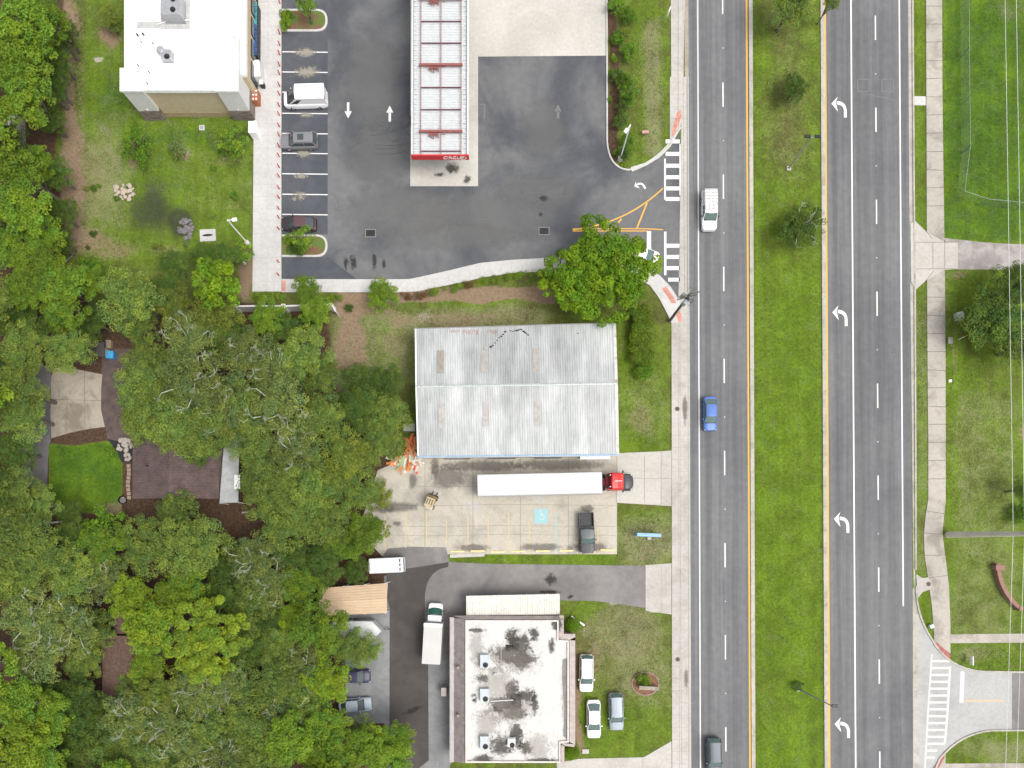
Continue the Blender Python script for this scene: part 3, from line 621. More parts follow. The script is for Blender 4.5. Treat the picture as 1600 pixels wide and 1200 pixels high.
def ac_unit(parent, u, v, h, sx=1.4, sy=1.6, sz=.9, fans=1, col=None, rz=0):
    c = P(u, v, h+sz*.6); o = (c.x-parent.location.x, c.y-parent.location.y, h); col = col or M_GREYMET
    m = MB().box(-sx/2, sx/2, -sy/2, sy/2, .12, sz, bev=.04).box(-sx/2-.05, sx/2+.05, -sy/2-.05, sy/2+.05, 0, .12)
    b = m.build('rooftop_unit', col, parent); b.location = o; b.rotation_euler = (0, 0, rz)
    for i in range(fans):
        x = sx*.12; y = -sy*.26+i*sy*.5; f = MB().tube((x, y, sz), (x, y, sz+.05), .34, .34, 14)
        for k in range(6):
            a = k*PI/3; f.box(0, .3, -.05, .05, 0, .02, Matrix.Translation((x, y, sz+.06)) @ Matrix.Rotation(a, 4, 'Z') @ Matrix.Rotation(.4, 4, 'X'))
        f.build('unit_fan', M_DKMET, b)
    return b
# ---- store
HR = 6.0
sc_ = centre([(190, -120), (400, -120), (400, 190), (190, 190)])
store = empty('store_building', sc_, 0, 'white-roofed convenience store with tan side wall and stone-footed corner towers', 'building')
O = tuple(store.location)
main = px([(194, -130), (371, -130), (371, 141), (194, 141)], HR)
def inset(p, d):
    cx = sum(q[0] for q in p)/len(p); cy = sum(q[1] for q in p)/len(p); return [(q[0]-math.copysign(d, q[0]-cx), q[1]-math.copysign(d, q[1]-cy)) for q in p]
body = inset(main, .25)
MB().prism(body, 1.0, HR-.55, False).build('wall', M_TAN, store, O)
MB().prism(inset(main, .22), 0, 1.0, False).build('wall_base', M_TAND, store, O)
MB().flat(inset(main, .3), HR-.45).build('roof', M_WROOF, store, O)
m = MB(); ring_wall(m, main, .35, HR-.55, HR); m.build('parapet', M_WROOF, store, O)
for q in ([(187, 106), (223, 106), (223, 142), (187, 142)], [(335, 52), (372, 52), (372, 142), (335, 142)]):
    p = px(q, HR+.35); pi = inset(p, .2)
    b = MB().prism(inset(p, .12), 2.1, HR+.05, False).build('corner_tower', M_EIFS, store, O)
    MB().prism(inset(p, .05), 0, 2.1, False).build('stone_base', M_STONE, b)
    for k in b.children: k.data.transform(Matrix.Translation((-O[0], -O[1], 0)))
    mm = MB(); ring_wall(mm, p, .35, HR+.05, HR+.35); k = mm.build('cornice', M_WROOF, b, O)
    cx = sum(a[0] for a in p)/4-O[0]; yb = min(a[1] for a in pi)-O[1]; MB().box(cx-.06, cx+.06, yb-.18, yb, 2.2, 2.45).build('wall_light', M_WHITEP, b)
fr = px([(371, -130), (384, -130), (384, 116), (371, 116)], 5.2); MB().prism(fr, 4.6, 5.2).build('front_canopy', M_WROOF, store, O)
fb_ = [fr[0], (fr[1][0]-.2, fr[1][1]), (fr[2][0]-.2, fr[2][1]), fr[3]]; MB().prism(fb_, 0, 4.6, False).build('front_wall', M_TAN, store, O)
# shop windows on the front wall
for i in range(7):
    y0 = fr[2][1]+1.0+i*2.9; f = MB().box(fr[2][0]-.2, fr[2][0]-.12, y0, y0+2.3, .5, 2.9); w_ = f.build('window_frame', M_DKMET, store, O)
    MB().box(fr[2][0]-.12, fr[2][0]-.10, y0+.1, y0+2.2, .6, 2.8).build('pane', M_GLASS, w_, O)
ac_unit(store, 270, 12, HR-.4, 2.4, 2.6, 1.5, 2, M_GREYMET)
MB().flat(px([(251, -10), (297, -10), (297, 46), (251, 46)], HR-.44), HR-.44).build('roof_mat', simple('grey_roof_mat', (.42, .42, .41), .8), store, O)
MB().flat(px([(213, 34), (251, 34), (251, 44.5), (213, 44.5)], HR-.44), HR-.442).build('roof_mat', simple('grey_roof_mat', (.42, .42, .41), .8), store, O)
k = ac_unit(store, 261, 87, HR-.44, 1.2, 1.2, .8, 1, M_STEEL)
m = MB(); a = P(252, 80, HR); m.tube((a.x, a.y, HR-.44), (a.x, a.y, HR+.3), .3, .3, 12); m.tube((a.x, a.y, HR+.3), (a.x, a.y, HR+.45), .5, .35, 12); m.build('exhaust_fan', M_STEEL, store, O)
for u, v in ((213, 52), (222, 51), (219, 63), (237, 65), (231, 110), (228, 128), (214, 100)):
    a = P(u, v, HR); MB().tube((a.x, a.y, HR-.45), (a.x, a.y, HR-.1), .11 if u < 223 and v < 60 else .06, None, 8).build('vent_pipe', M_DKMET, store, O)
a, b = P(262, 30, HR), P(297, 29, HR); MB().tube((a.x, a.y, HR-.25), (b.x, b.y, HR-.25), .06).tube((a.x-1.5, a.y-.5, HR-.25), (a.x, a.y, HR-.25), .05).build('roof_pipe', M_WHITEP, store, O)
# ---- goods in front of the store
def thing_box(name, u, v, sx, sy, sz, mat, label, cat, rz=0, extra=None):
    c = P(u, v, sz*.7); e = empty(name, (c.x, c.y, .15), rz, label, cat); MB().box(-sx/2, sx/2, -sy/2, sy/2, 0, sz, bev=.04).build('body', mat, e)
    if extra: extra(e, sx, sy, sz)
    return e
def shelf_x(e, sx, sy, sz):
    M2 = [simple('blue_bottles', (.03, .12, .42), .25, 0, .4, 5), simple('aqua_bottles', (.05, .36, .42), .25, 0, .4, 5)]
    n = int(sy/.3)
    for i in range(n):
        MB().box(-sx/2+.06, sx/2-.06, -sy/2+i*sy/n+.03, -sy/2+(i+1)*sy/n-.03, sz, sz+.14+.05*(i % 2), bev=.03).build('bottle_case', M2[0] if i < n*.55 else M2[1], e)
thing_box('bottle_display', 399, 50, .9, 7.0, 1.3, M_DKMET, 'long rack of blue and aqua water cases against the white-roofed store front', 'bottle display', 0, shelf_x)
def ice_x(e, sx, sy, sz):
    MB().box(-sx/2+.08, sx/2-.08, -sy/2+.08, -.03, sz, sz+.04).build('lid', M_WHITEP, e); MB().box(-sx/2+.08, sx/2-.08, .03, sy/2-.08, sz, sz+.04).build('lid', M_WHITEP, e)
thing_box('ice_freezer', 403, 112, 1.0, 2.2, 1.8, M_EIFS, 'white ice freezer south of the blue bottle rack', 'freezer', .1, ice_x)
def cage_x(e, sx, sy, sz):
    for i in range(3):
        for j in range(2): MB().tube((-sx/4+j*sx/2, -sy/3+i*sy/3, sz), (-sx/4+j*sx/2, -sy/3+i*sy/3, sz+.12), .14, .05, 10).build('gas_bottle', M_WHITEP, e)
thing_box('gas_bottle_cage', 400, 152, .8, 1.6, 1.3, simple('orange_brown', (.35, .12, .05), .6), 'rust-orange gas bottle cage by the south-east corner of the store', 'gas cage', 0, cage_x)
def bin_x(e, sx, sy, sz): MB().box(-sx/2-.03, sx/2+.03, -sy/2-.03, sy/2+.03, sz, sz+.1, bev=.03).build('lid', M_WHITEP, e)
thing_box('cabinet', 397, 203, 1.0, 1.5, 1.5, M_WHITEP, 'white utility cabinet on the lawn edge below the store corner', 'cabinet', 0, bin_x)
thing_box('litter_bin', 410, 132, .5, .5, 1.0, M_DKMET, 'small dark litter bin on the store pavement', 'bin', 0, bin_x)
c = P(315, 199, .2); e = empty('utility_box', (c.x, c.y, 0), 0, 'small pale utility lid in the grass south of the store wall', 'utility box'); MB().box(-.35, .35, -.35, .35, 0, .18, bev=.03).build('box', M_WALKW, e); MB().box(-.2, .2, -.2, .2, .18, .21).build('lid', M_GREYMET, e)
# ---- fuel canopy
HC = 5.6
cc = centre([(641, -150), (733, -150), (733, 243), (641, 243)], HC)
fc = empty('fuel_canopy', cc, 0, 'long white corrugated fuel canopy with red frame and red lettered fascia', 'canopy'); O = tuple(fc.location)
cp = px([(643.5, -150), (732, -150), (732, 243), (643.5, 243)], HC)
x0, x1 = cp[0][0], cp[1][0]; y0, y1 = cp[3][1], cp[0][1]
M_DECK = simple('white_deck', (.52, .54, .545), .5, 0, .05, 1.5, ((.45, .46, .47), .35))
m = MB(); n = int((y1-y0)/.33)
prof = []
for i in range(n):
    y = y0+.15+i*.33; prof += [(y, HC-.30), (y+.10, HC-.30), (y+.14, HC-.22), (y+.27, HC-.22)]
for i in range(len(prof)-1):
    a, b = prof[i], prof[i+1]; m.quad((x0+.2, a[0], a[1]), (x1-.2, a[0], a[1]), (x1-.2, b[0], b[1]), (x0+.2, b[0], b[1]))
m.build('deck', M_DECK, fc, O)
m = MB(); m.box(x0, x0+.12, y0, y1, HC-.9, HC).box(x1-.12, x1, y0, y1, HC-.9, HC); m.build('side_fascia', M_WHITEP, fc, O)
m = MB(); m.box(x0+.22, x0+.26, y0+.2, y1, HC-.22, HC-.1).box(x1-.26, x1-.22, y0+.2, y1, HC-.22, HC-.1)
for i in range(int((y1-y0)/.62)):
    yy = y0+.4+i*.62; k = random.uniform(.1, .45); m.box(x0+.26, x0+.26+k, yy-.02, yy+.02, HC-.21, HC-.17).box(x1-.26-k, x1-.26, yy-.02, yy+.02, HC-.21, HC-.17)
m.build('gutter_clips', M_GREYMET, fc, O)

m = MB().box(x0+.13, x0+.22, y0+.2, y1, HC-.2, HC-.06).box(x1-.22, x1-.13, y0+.2, y1, HC-.2, HC-.06); m.build('gutter', M_GREYMET, fc, O)
ya, yb = y0-.02, y0+.28
fa = MB().box(x0-.05, x1+.05, ya, y0+.14, HC-1.0, HC+.02).build('front_fascia', M_REDP, fc, O)
def text(body, size, mat, parent, loc, rot, ext=.01, align='CENTER', name='lettering'):
    cu = bpy.data.curves.new(name, 'FONT'); cu.body = body; cu.size = size; cu.extrude = ext; cu.align_x = align; cu.align_y = 'CENTER'
    o = bpy.data.objects.new(name, cu); COL.objects.link(o); me = bpy.data.meshes.new_from_object(o); bpy.data.objects.remove(o)
    me.materials.clear(); me.materials.append(mat); o = bpy.data.objects.new(name, me); COL.objects.link(o); o.parent = parent; o.location = loc; o.rotation_euler = rot; return o
tx = XY(707, 246, HC)[0]-O[0]; t_ = text('CIRCLE', .80, M_WHITEP, fa, (tx, ya-.03-O[1], HC-.5), (PI/2, 0, 0), .02); t_.scale = (.95, 1.05, 1)
lx = XY(723.5, 246, HC)[0]
m = MB()
for i in range(20):
    a0, a1 = i*2*PI/20, (i+1)*2*PI/20
    m.quad(*[(lx+r*math.cos(a), ya-.03, HC-.48+r*math.sin(a)) for r, a in ((.42, a0), (.42, a1), (.32, a1), (.32, a0))])
m.build('round_logo', M_WHITEP, fa, O); text('K', .6, M_WHITEP, fa, (lx-O[0], ya-.04-O[1], HC-.48), (PI/2, 0, 0), .01)
for u in (657.5, 689, 720.5): xx = XY(u, 100, HC+.25)[0]; MB().box(xx-.04, xx+.04, y0+.2, y1, HC+.06, HC+.2).build('roof_beam', M_MAROON, fc, O)
xa, xb = XY(657, 0, HC+.2)[0], XY(721, 0, HC+.2)[0]
for v in (32, 66, 135.5, 170, 235, -40, -75): yy = XY(0, v, HC+.2)[1]; MB().box(xa, xb, yy-.04, yy+.04, HC-.05, HC+.12).build('cross_purlin', M_MAROOND, fc, O)
for v in (100, 204, -4, -110):
    yy = XY(0, v, HC+.4)[1]; b = MB().box(xa-.15, xb+.15, yy-.13, yy+.13, HC+.1, HC+.4).build('main_beam', M_MAROON, fc, O)
    xm = XY(678, 0, HC)[0]; k = MB()
    for i in range(5): k.box(xm-.6+i*.28, xm-.5+i*.28, yy-.55-.15*(i % 3), yy-.17, HC+.0, HC+.2)
    k.box(xm-.6, xm+.6, yy-.35, yy-.17, HC+.0, HC+.16); k.build('bracket', M_MAROON, b, O)
    cb_ = MB().box(xm+1.0, xm+1.4, yy-.2, yy+.2, .15, HC-.3, bev=.03).build('column', M_WHITEP, fc, O)
# fuel pumps below the canopy
for i, v in enumerate((215, 160, 105, 50)):
    c = P(690, v, 0); e = empty('fuel_pump', (c.x+.2, c.y, .02), 0, f'red and white fuel pump under the long canopy, {ordinal(i)} from its lettered end', 'fuel pump', 'fuel pumps under the canopy')
    MB().box(-.55, .55, -1.2, 1.2, 0, .15, bev=.05).build('pump_island', M_WALKW, e); b = MB().box(-.35, .35, -.5, .5, .15, 2.2, bev=.05).build('cabinet', M_WHITEP, e)
    MB().box(-.37, .37, -.45, .45, 1.8, 2.1).build('top_sign', M_REDP, b); MB().box(.36, .39, -.3, .3, 1.2, 1.6).build('screen', M_GLASS, b)
    MB().path([(.4, .35, 1.2), (.6, .4, .8), (.5, .4, .5), (.4, .42, 1.0)], [.03]*4).build('hose', M_BLACK, b)
# ---- warehouse
HE, HG = 4.4, 5.9
c4 = [XY(649, 514, HE), XY(961, 505, HE), XY(966, 709, HE), XY(653, 712, HE)]; rg = [XY(650, 604, HG), XY(964, 599, HG)]
wc = Vector((sum(p[0] for p in c4)/4, sum(p[1] for p in c4)/4, 0))
wh = empty('warehouse', wc, 0, 'large grey corrugated metal warehouse with six skylights and blue south fascia', 'building'); O = tuple(wh.location)
def corr(name, A, B, zA, C_, D, zD, pitch=.30, ht=.045, mat=None, parent=None, amp=0.0):
    """corrugated sheet from edge A-B (z zA) to edge D-C (z zD), ribs run from AB to DC"""
    L_ = (Vector(B)-Vector(A)).length; n = int(L_/pitch); row1 = []; row2 = []
    for i in range(n):
        for f, h in ((0, 0), (.55, 0), (.66, ht), (.89, ht)):
            t = (i+f)/n; row1.append((*Vector(A).lerp(Vector(B), t), zA+h)); row2.append((*Vector(D).lerp(Vector(C_), t), zD+h))
    row1.append((*B, zA)); row2.append((*C_, zD)); k = len(row1)
    return MB().add(row1+row2, [(i+k, i+k+1, i+1, i) for i in range(k-1)])
t = NT('weathered_sheet_roof'); v_ = t.coord()
a1 = t.noise(.35, 5, .6, v_, (1, .10, 1)); a2 = t.noise(1.9, 4, .65, v_, (1, .05, 1)); a3 = t.noise(.12, 4, .6, v_); a4 = t.noise(6, 4, .7, v_); a5 = t.noise(3.3, 2, .5, v_, (1, .01, 1))
cl = t.mix(t.ss(a1, .35, .65), (.35, .365, .36), (.48, .49, .485)); cl = t.scale(cl, t.ss(a2, .3, .7, .93, 1.06)); cl = t.scale(cl, t.ss(a3, .35, .65, .86, 1.1)); cl = t.scale(cl, t.ss(a4, .3, .7, .95, 1.05)); cl = t.scale(cl, t.ss(a5, .35, .65, .95, 1.04))
M_SHEET = t.done(cl, .6, .15)
corr('r', c4[0], c4[1], HE, rg[1], rg[0], HG).build('roof_slope', M_SHEET, wh, O)
corr('r', rg[0], rg[1], HG, c4[2], c4[3], HE).build('roof_slope', M_SHEET, wh, O)
m = MB(); d = .16
m.add([(rg[0][0], rg[0][1]-d, HG+.045), (rg[1][0], rg[1][1]-d, HG+.045), (rg[1][0], rg[1][1], HG+.09), (rg[0][0], rg[0][1], HG+.09), (rg[0][0], rg[0][1]+d, HG+.045), (rg[1][0], rg[1][1]+d, HG+.045)], [(0, 1, 2, 3), (3, 2, 5, 4)])
m.build('ridge_cap', simple('ridge_metal', (.40, .43, .42), .5, .2), wh, O)
M_PANEL = simple('beige_panel', (.45, .42, .36), .75, 0, .1)
wq = [(c4[0][0]+.15, c4[0][1]-.15), (c4[1][0]-.15, c4[1][1]-.15), (c4[2][0]-.15, c4[2][1]+.15), (c4[3][0]+.15, c4[3][1]+.15)]
MB().prism(wq, 0, HE-.06, False).build('wall', M_PANEL, wh, O)
m = MB()
for A, B, R_ in ((wq[0], wq[3], rg[0]), (wq[1], wq[2], rg[1])):
    xx = A[0]+.03 if A[0] < 0 else A[0]-.03; m.add([(A[0], A[1], HE-.06), (B[0], B[1], HE-.06), ((A[0]+B[0])/2, R_[1], HG-.06)], [(0, 1, 2)])
m.build('gable', M_PANEL, wh, O)
M_BLUEF = simple('pale_blue_fascia', (.24, .38, .55), .6, 0, .15, 2, ((.35, .33, .30), .4))
dS = Vector(c4[2])-Vector(c4[3]); L_ = dS.length; rz_ = math.atan2(dS.y, dS.x); MT = Matrix.Translation((c4[3][0], c4[3][1], 0)) @ Matrix.Rotation(rz_, 4, 'Z')
MB().box(0, L_, -.16, -.02, HE-1.15, HE+.02, MT).build('blue_fascia', M_BLUEF, wh, O)
MB().box(-.1, L_+.1, -.30, -.17, HE-.14, HE+.0, MT).build('gutter', simple('grey_gutter', (.36, .38, .39), .5, .3), wh, O)
MB().box(20.6, 24.4, -.55, -.17, 3.0, 3.5, MT).build('door_hood', M_WHITEP, wh, O)
for xx in (3, 9, 15, 20.8): d_ = MB().box(xx, xx+3.4, -.05, .10, 0, 3.0, MT).build('roller_door', M_GREYMET, wh, O)
dE = Vector(c4[1])-Vector(c4[2]); LE = dE.length; ME = Matrix.Translation((c4[2][0], c4[2][1], 0)) @ Matrix.Rotation(math.atan2(dE.y, dE.x), 4, 'Z')
M_EDGE = simple('rusty_white_trim', (.58, .56, .53), .6, 0, .12, 1.2, ((.20, .12, .09), .8))
m = MB()
for A, B in ((c4[1], rg[1]), (rg[1], c4[2])):
    za = HE if A == c4[1] else HG; zb = HE if B == c4[2] else HG
    for (ox, zz) in ((-.28, .07),): m.add([(A[0]+ox, A[1], za+zz), (A[0]+.1, A[1], za+zz), (B[0]+.1, B[1], zb+zz), (B[0]+ox, B[1], zb+zz), (A[0]+.1, A[1], za-.35), (B[0]+.1, B[1], zb-.35)], [(0, 3, 2, 1), (1, 2, 5, 4)])
m.build('verge_trim', M_EDGE, wh, O)
m = MB()
for A, B in ((c4[0], rg[0]), (rg[0], c4[3])):
    za = HE if A == c4[0] else HG; zb = HE if B == c4[3] else HG
    m.add([(A[0]+.12, A[1], za+.07), (A[0]-.06, A[1], za+.07), (B[0]-.06, B[1], zb+.07), (B[0]+.12, B[1], zb+.07)], [(0, 1, 2, 3)])
m.build('verge_trim', M_WHITEP, wh, O)
MB().box(-.2, L_-.2, -.01, .10, HE-.02, HE+.07, Matrix.Translation((c4[0][0], c4[0][1], 0)) @ Matrix.Rotation(math.atan2(c4[1][1]-c4[0][1], c4[1][0]-c4[0][0]), 4, 'Z')).build('eave_trim', simple('dark_trim', (.22, .21, .20), .6), wh, O)
def roofz(y):
    ym = (rg[0][1]+rg[1][1])/2; ys_ = (c4[2][1]+c4[3][1])/2; yn = (c4[0][1]+c4[1][1])/2
    return HG-(HG-HE)*(ym-y)/(ym-ys_) if y < ym else HG-(HG-HE)*(y-ym)/(yn-ym)
for i, (u, v, cxx) in enumerate(((689, 566, (.30, .275, .235)), (757, 565, (.36, .34, .31)), (838, 563, (.37, .35, .32)), (691, 649, (.37, .355, .335)), (759.5, 648, (.38, .35, .34)), (839.5, 647, (.37, .35, .325)))):
    a = XY(u, v, 5.1); hw, hl = .42, 1.5; z = [roofz(a[1]+s*hl)+.075 for s in (-1, 1)]
    m = MB()
    for s in range(3): xx = a[0]-hw+s*.28; m.quad((xx, a[1]-hl, z[0]), (xx+.26, a[1]-hl, z[0]), (xx+.26, a[1]+hl, z[1]), (xx, a[1]+hl, z[1])); m.quad((xx+.26, a[1]-hl, z[0]), (xx+.28, a[1]-hl, z[0]-.03), (xx+.28, a[1]+hl, z[1]-.03), (xx+.26, a[1]+hl, z[1]))
    m.build('skylight', simple('skylight_%d' % i, cxx, .6, 0, .12, 2, ((.22, .17, .13), .5)), wh, O)
rf = film_mat('roof_rust', (.30, .085, .05), .9, 2.5)
for u0, u1, v in ((703, 747, 519), (762, 777, 519)):
    m = MB(); u = u0
    while u < u1:
        q = random.uniform(1.2, 3.2); l = random.uniform(3, 9)
        a, b = XY(u, 516, HE), XY(u+q*.35, 516+l, HE); m.quad((a[0], b[1], roofz(b[1])+.06), (b[0], b[1], roofz(b[1])+.06), (b[0], a[1], roofz(a[1])+.06), (a[0], a[1], roofz(a[1])+.06)); u += q+random.uniform(0, 2.5)
    m.build('rust_streak', simple('rust', (.36, .15, .10), .9, 0, .3), wh, O)
m = MB()
for u, v in [(767+i*3.2, 543-i*3.6+random.uniform(-1, 1)) for i in range(8)]+[(798+i*3.3, 517-.6*i+random.uniform(-1, 1)) for i in range(6)]+[(818+i*2.4, 517+i*2) for i in range(4)]+[(903, 520.5)]:
    a = XY(u, v, 4.8); z = roofz(a[1])+.062; r = random.uniform(.08, .16); m.quad((a[0]-r, a[1]-r*.7, z), (a[0]+r, a[1]-r*.7, z), (a[0]+r, a[1]+r*.7, z), (a[0]-r, a[1]+r*.7, z))
m.build('roof_patch', M_DKMET, wh, O)
# ---- flat-roofed office
HO = 4.3
off_out = [(703, 965), (876, 961), (880, 962), (880, 990), (898, 991), (899, 1163), (881, 1163), (881, 1193), (880, 1196), (703, 1196)]
oc = centre(off_out, HO); off = empty('office_building', oc, 0, 'flat white-roofed office stained black in patches, with brown metal mansard edge', 'building'); O = tuple(off.location)
t = NT('stained_white_roof'); v_ = t.coord()
b1 = t.noise(.22, 7, .62, v_, None, .5); b2 = t.noise(2.2, 7, .8, v_, (1, .25, 1)); b3 = t.noise(7, 3, .6, v_)
cl = t.mix(t.ss(b2, .5, .70, 0, .6), (.555, .55, .525), (.42, .37, .31)); cl = t.scale(cl, t.ss(b3, .3, .7, .95, 1.04)); cl = t.mix(t.ss(b1, .58, .72, 0, .35), cl, (.45, .42, .38))
M_OROOF = t.done(cl, .8)
rin = px([(727, 969), (873, 969), (873, 1000), (889, 1001), (889, 1160), (876, 1161), (876, 1192), (727, 1192)], HO)
wl = px([(706, 966), (878, 966), (878, 992), (896, 993), (896, 1161), (879, 1161), (879, 1192), (706, 1192)], HO-.2)
MB().prism(wl, 0, HO-.9, False).build('wall', simple('brick_brown_wall', (.20, .13, .10), .9, 0, .15), off, O)
MB().flat(rin, HO-.25).build('roof', M_OROOF, off, O)
m = MB(); ring_wall(m, rin, .2, HO-.3, HO); m.build('parapet', simple('pale_coping', (.58, .54, .50), .7, 0, .08, 2, ((.33, .27, .23), .6)), off, O)
M_MANS = simple('brown_mansard', (.29, .25, .235), .6, .1, .18, 1.5)
M_PINK = simple('pinkish_mansard', (.40, .345, .32), .7, 0, .12, 1.5)
# west mansard with standing ribs
xo, xi = XY(703, 1080, HO-1.2)[0], XY(726, 1080, HO)[0]; yt, yb_ = XY(700, 967, HO)[1], XY(700, 1193, HO)[1]
m = MB(); n = int((yt-yb_)/.22)
for i in range(n):
    a = yb_+i*(yt-yb_)/n; b = a+.17; c_ = a+(yt-yb_)/n
    m.quad((xo+.55, a, HO-.85), (xi, a, HO-.01), (xi, b, HO-.01), (xo+.55, b, HO-.85)); m.quad((xo+.55, b, HO-.85), (xi, b, HO-.01), (xi, c_, HO+.03), (xo+.55, c_, HO-.80)); 
m.build('mansard', M_MANS, off, O)
MB().box(xo, xo+.55, yb_-.1, yt+.1, HO-1.2, HO-.85).build('eave_gutter', M_PINK, off, O)
MB().box(xo+.12, xo+.34, yb_, yt, HO-.85, HO-.83).build('gutter_trough', M_GREYMET, off, O)
a, b = XY(703, 962, HO-.8), XY(880, 968, HO-.01)
m = MB(); m.quad((a[0]+.4, a[1], HO-.8), (b[0], a[1], HO-.8), (b[0], b[1], HO-.01), (a[0]+2.0, b[1], HO-.01)); m.build('north_mansard', M_PINK, off, O)
m = MB()
for q in ([(874, 962), (881, 962), (881, 991), (874, 999)], [(881, 991), (899, 991), (899, 1001), (874, 1000)], [(890, 1000), (899, 996), (899, 1164), (890, 1160)], [(877, 1161), (899, 1164), (897, 1168), (877, 1165)], [(877, 1163), (882, 1165), (882, 1196), (877, 1193)]):
    m.prism(px(q, HO-.15), HO-1.1, HO-.32)
m.build('east_mansard', M_PINK, off, O)
def ofilm(u, v, ru, rv, mat, dz=0):
    c = P(u, v, HO-.24); a, b = ru/PXM, rv/PXM; k = MB().flat([(-a, -b), (a, -b), (a, b), (-a, b)], 0).build('roof_stain', mat, off); k.location = (c.x-O[0], c.y-O[1], HO-.24+dz)
for i, a in enumerate(((790, 1022, 32, 17), (812, 1008, 22, 26), (800, 996, 12, 20), (786, 1100, 30, 15), (822, 1088, 26, 15), (800, 1080, 14, 26), (806, 1150, 16, 26), (822, 1168, 14, 12), (826, 1030, 18, 8), (835, 990, 10, 14), (745, 985, 20, 4), (752, 1060, 13, 7), (742, 1092, 5, 9), (785, 1165, 26, 22), (870, 975, 12, 14), (815, 1030, 24, 22), (835, 1100, 8, 20), (755, 1185, 24, 7), (803, 1115, 30, 12), (862, 1010, 6, 16), (850, 1188, 30, 5))): ofilm(*a, F_SOOT, .004+i*.0035)
for i, a in enumerate(((884, 1095, 9, 66), (800, 1030, 54, 30), (775, 1070, 40, 40), (795, 1110, 54, 26), (840, 1170, 30, 30), (745, 1010, 16, 40), (760, 1130, 24, 30))): ofilm(*a, film_mat('tan_roof_film', (.30, .27, .23), .34, 1.0), .07+i*.0035)
MB().flat(px([(879, 1030), (888.5, 1028), (888.5, 1158), (880, 1150), (882, 1110), (878, 1060)], HO-.22), HO-.228).build('grey_walkway', simple('grey_roof_strip', (.22, .215, .21), .8, 0, .2), off, O)
for u, v in ((757, 1033), (757, 1086), (757, 1160)): ac_unit(off, u, v, HO-.24, 1.1, 1.65, .75, 1, simple('pale_ac_metal', (.42, .46, .48), .5, .2))
ac_unit(off, 799, 1160, HO-.24, .9, 1.0, .6, 1, M_WHITEP)
for u, v in ((741, 1089), (774, 1053), (716, 1043), (716, 1118)):
    a = P(u, v, HO); MB().tube((a.x, a.y, HO-.7), (a.x, a.y, HO+.25), .25 if v != 1053 else .1, .2, 12).build('vent_cowl', M_GREYMET if u > 720 else simple('brown_vent', (.25, .20, .18)), off, O)
a, b = P(767, 1096, HO), P(802, 1094, HO); MB().tube((a.x, a.y, HO-.1), (b.x, b.y, HO-.1), .05).build('roof_pipe', M_WHITEP, off, O)
m = MB()
for i in range(7): u = 740+i*21.5; a, b = P(u, 971, HO), P(u, 1190, HO); m.box(a.x-.03, a.x+.03, b.y, a.y, HO-.245, HO-.235)
m.build('roof_seam', simple('pale_seam', (.6, .57, .52), .8), off, O)
a = P(694, 1080, 1.4); e = MB().box(a.x-.35, a.x+.35, a.y-.55, a.y+.55, .6, 1.9, bev=.04).build('wall_cabinet', M_PINK, off, O)
# ---- steel awning beside it
HA = 3.2; aw = [XY(728.5, 931, HA), XY(874.5, 928, HA), XY(875, 960, HA), XY(728.5, 962, HA)]
ae = empty('steel_awning', Vector((sum(p[0] for p in aw)/4, sum(p[1] for p in aw)/4, 0)), 0, 'cream corrugated steel awning along the north side of the stained white office roof', 'awning'); O = tuple(ae.location)
corr('a', aw[0], aw[1], HA, aw[2], aw[3], HA-.12, .30, .06).build('roof', simple('cream_sheet', (.60, .575, .52), .55, .1, .08, 1.5, ((.35, .27, .2), .3)), ae, O)
for a, b in ((0, 1), (3, 2)):
    for k in (.03, .35, .65, .97):
        q = Vector(aw[a]).lerp(Vector(aw[b]), k); MB().box(q.x-.05, q.x+.05, q.y-.05, q.y+.05, 0, HA-.13).build('post', M_STEEL, ae, O)
MB().box(aw[3][0], aw[2][0], aw[3][1]-.08, aw[3][1]-.02, HA-.3, HA-.08).build('gutter', simple('rust_edge', (.30, .17, .11), .7), ae, O)
# ---- tan carport
HT = 3.3; tp = [XY(500, 919, HT), XY(606, 911, HT), XY(605, 958, HT), XY(500, 962, HT)]
te = empty('carport', Vector((sum(p[0] for p in tp)/4, sum(p[1] for p in tp)/4, 0)), 0, 'peach-tan ribbed carport roof emerging from the trees beside the dark lane', 'carport'); O = tuple(te.location)
M_PEACH = simple('peach_sheet', (.52, .385, .255), .6, 0, .06, .8)
mid = [tuple(Vector(tp[0]).lerp(Vector(tp[3]), .52)), tuple(Vector(tp[1]).lerp(Vector(tp[2]), .52))]
def corr_h(A, B, zA, C_, D, zD, pitch=.3, ht=.04): # ribs parallel to AB
    n = max(2, int((Vector(D)-Vector(A)).length/pitch)); m = MB(); rows = []
    for i in range(n):
        for f, h in ((0, 0), (.6, 0), (.7, ht), (.9, ht)):
            t = (i+f)/n; z = zA+(zD-zA)*t+h; rows.append(((*Vector(A).lerp(Vector(D), t), z), (*Vector(B).lerp(Vector(C_), t), z)))
    rows.append(((*D, zD), (*C_, zD))); vs = [p for r in rows for p in r]
    return m.add(vs, [(2*i, 2*i+2, 2*i+3, 2*i+1) for i in range(len(rows)-1)])
corr_h(tp[0], tp[1], HT, mid[1], mid[0], HT+.5).build('roof_slope', M_PEACH, te, O); corr_h(mid[0], mid[1], HT+.5, tp[2], tp[3], HT).build('roof_slope', M_PEACH, te, O)
m = MB()
for a, b in ((0, 1), (3, 2)):
    for k in (.03, .34, .66, .97): q = Vector(tp[a]).lerp(Vector(tp[b]), k); MB().box(q.x-.05, q.x+.05, q.y-.05, q.y+.05, 0, HT-.02).build('post', M_WHITEP, te, O)
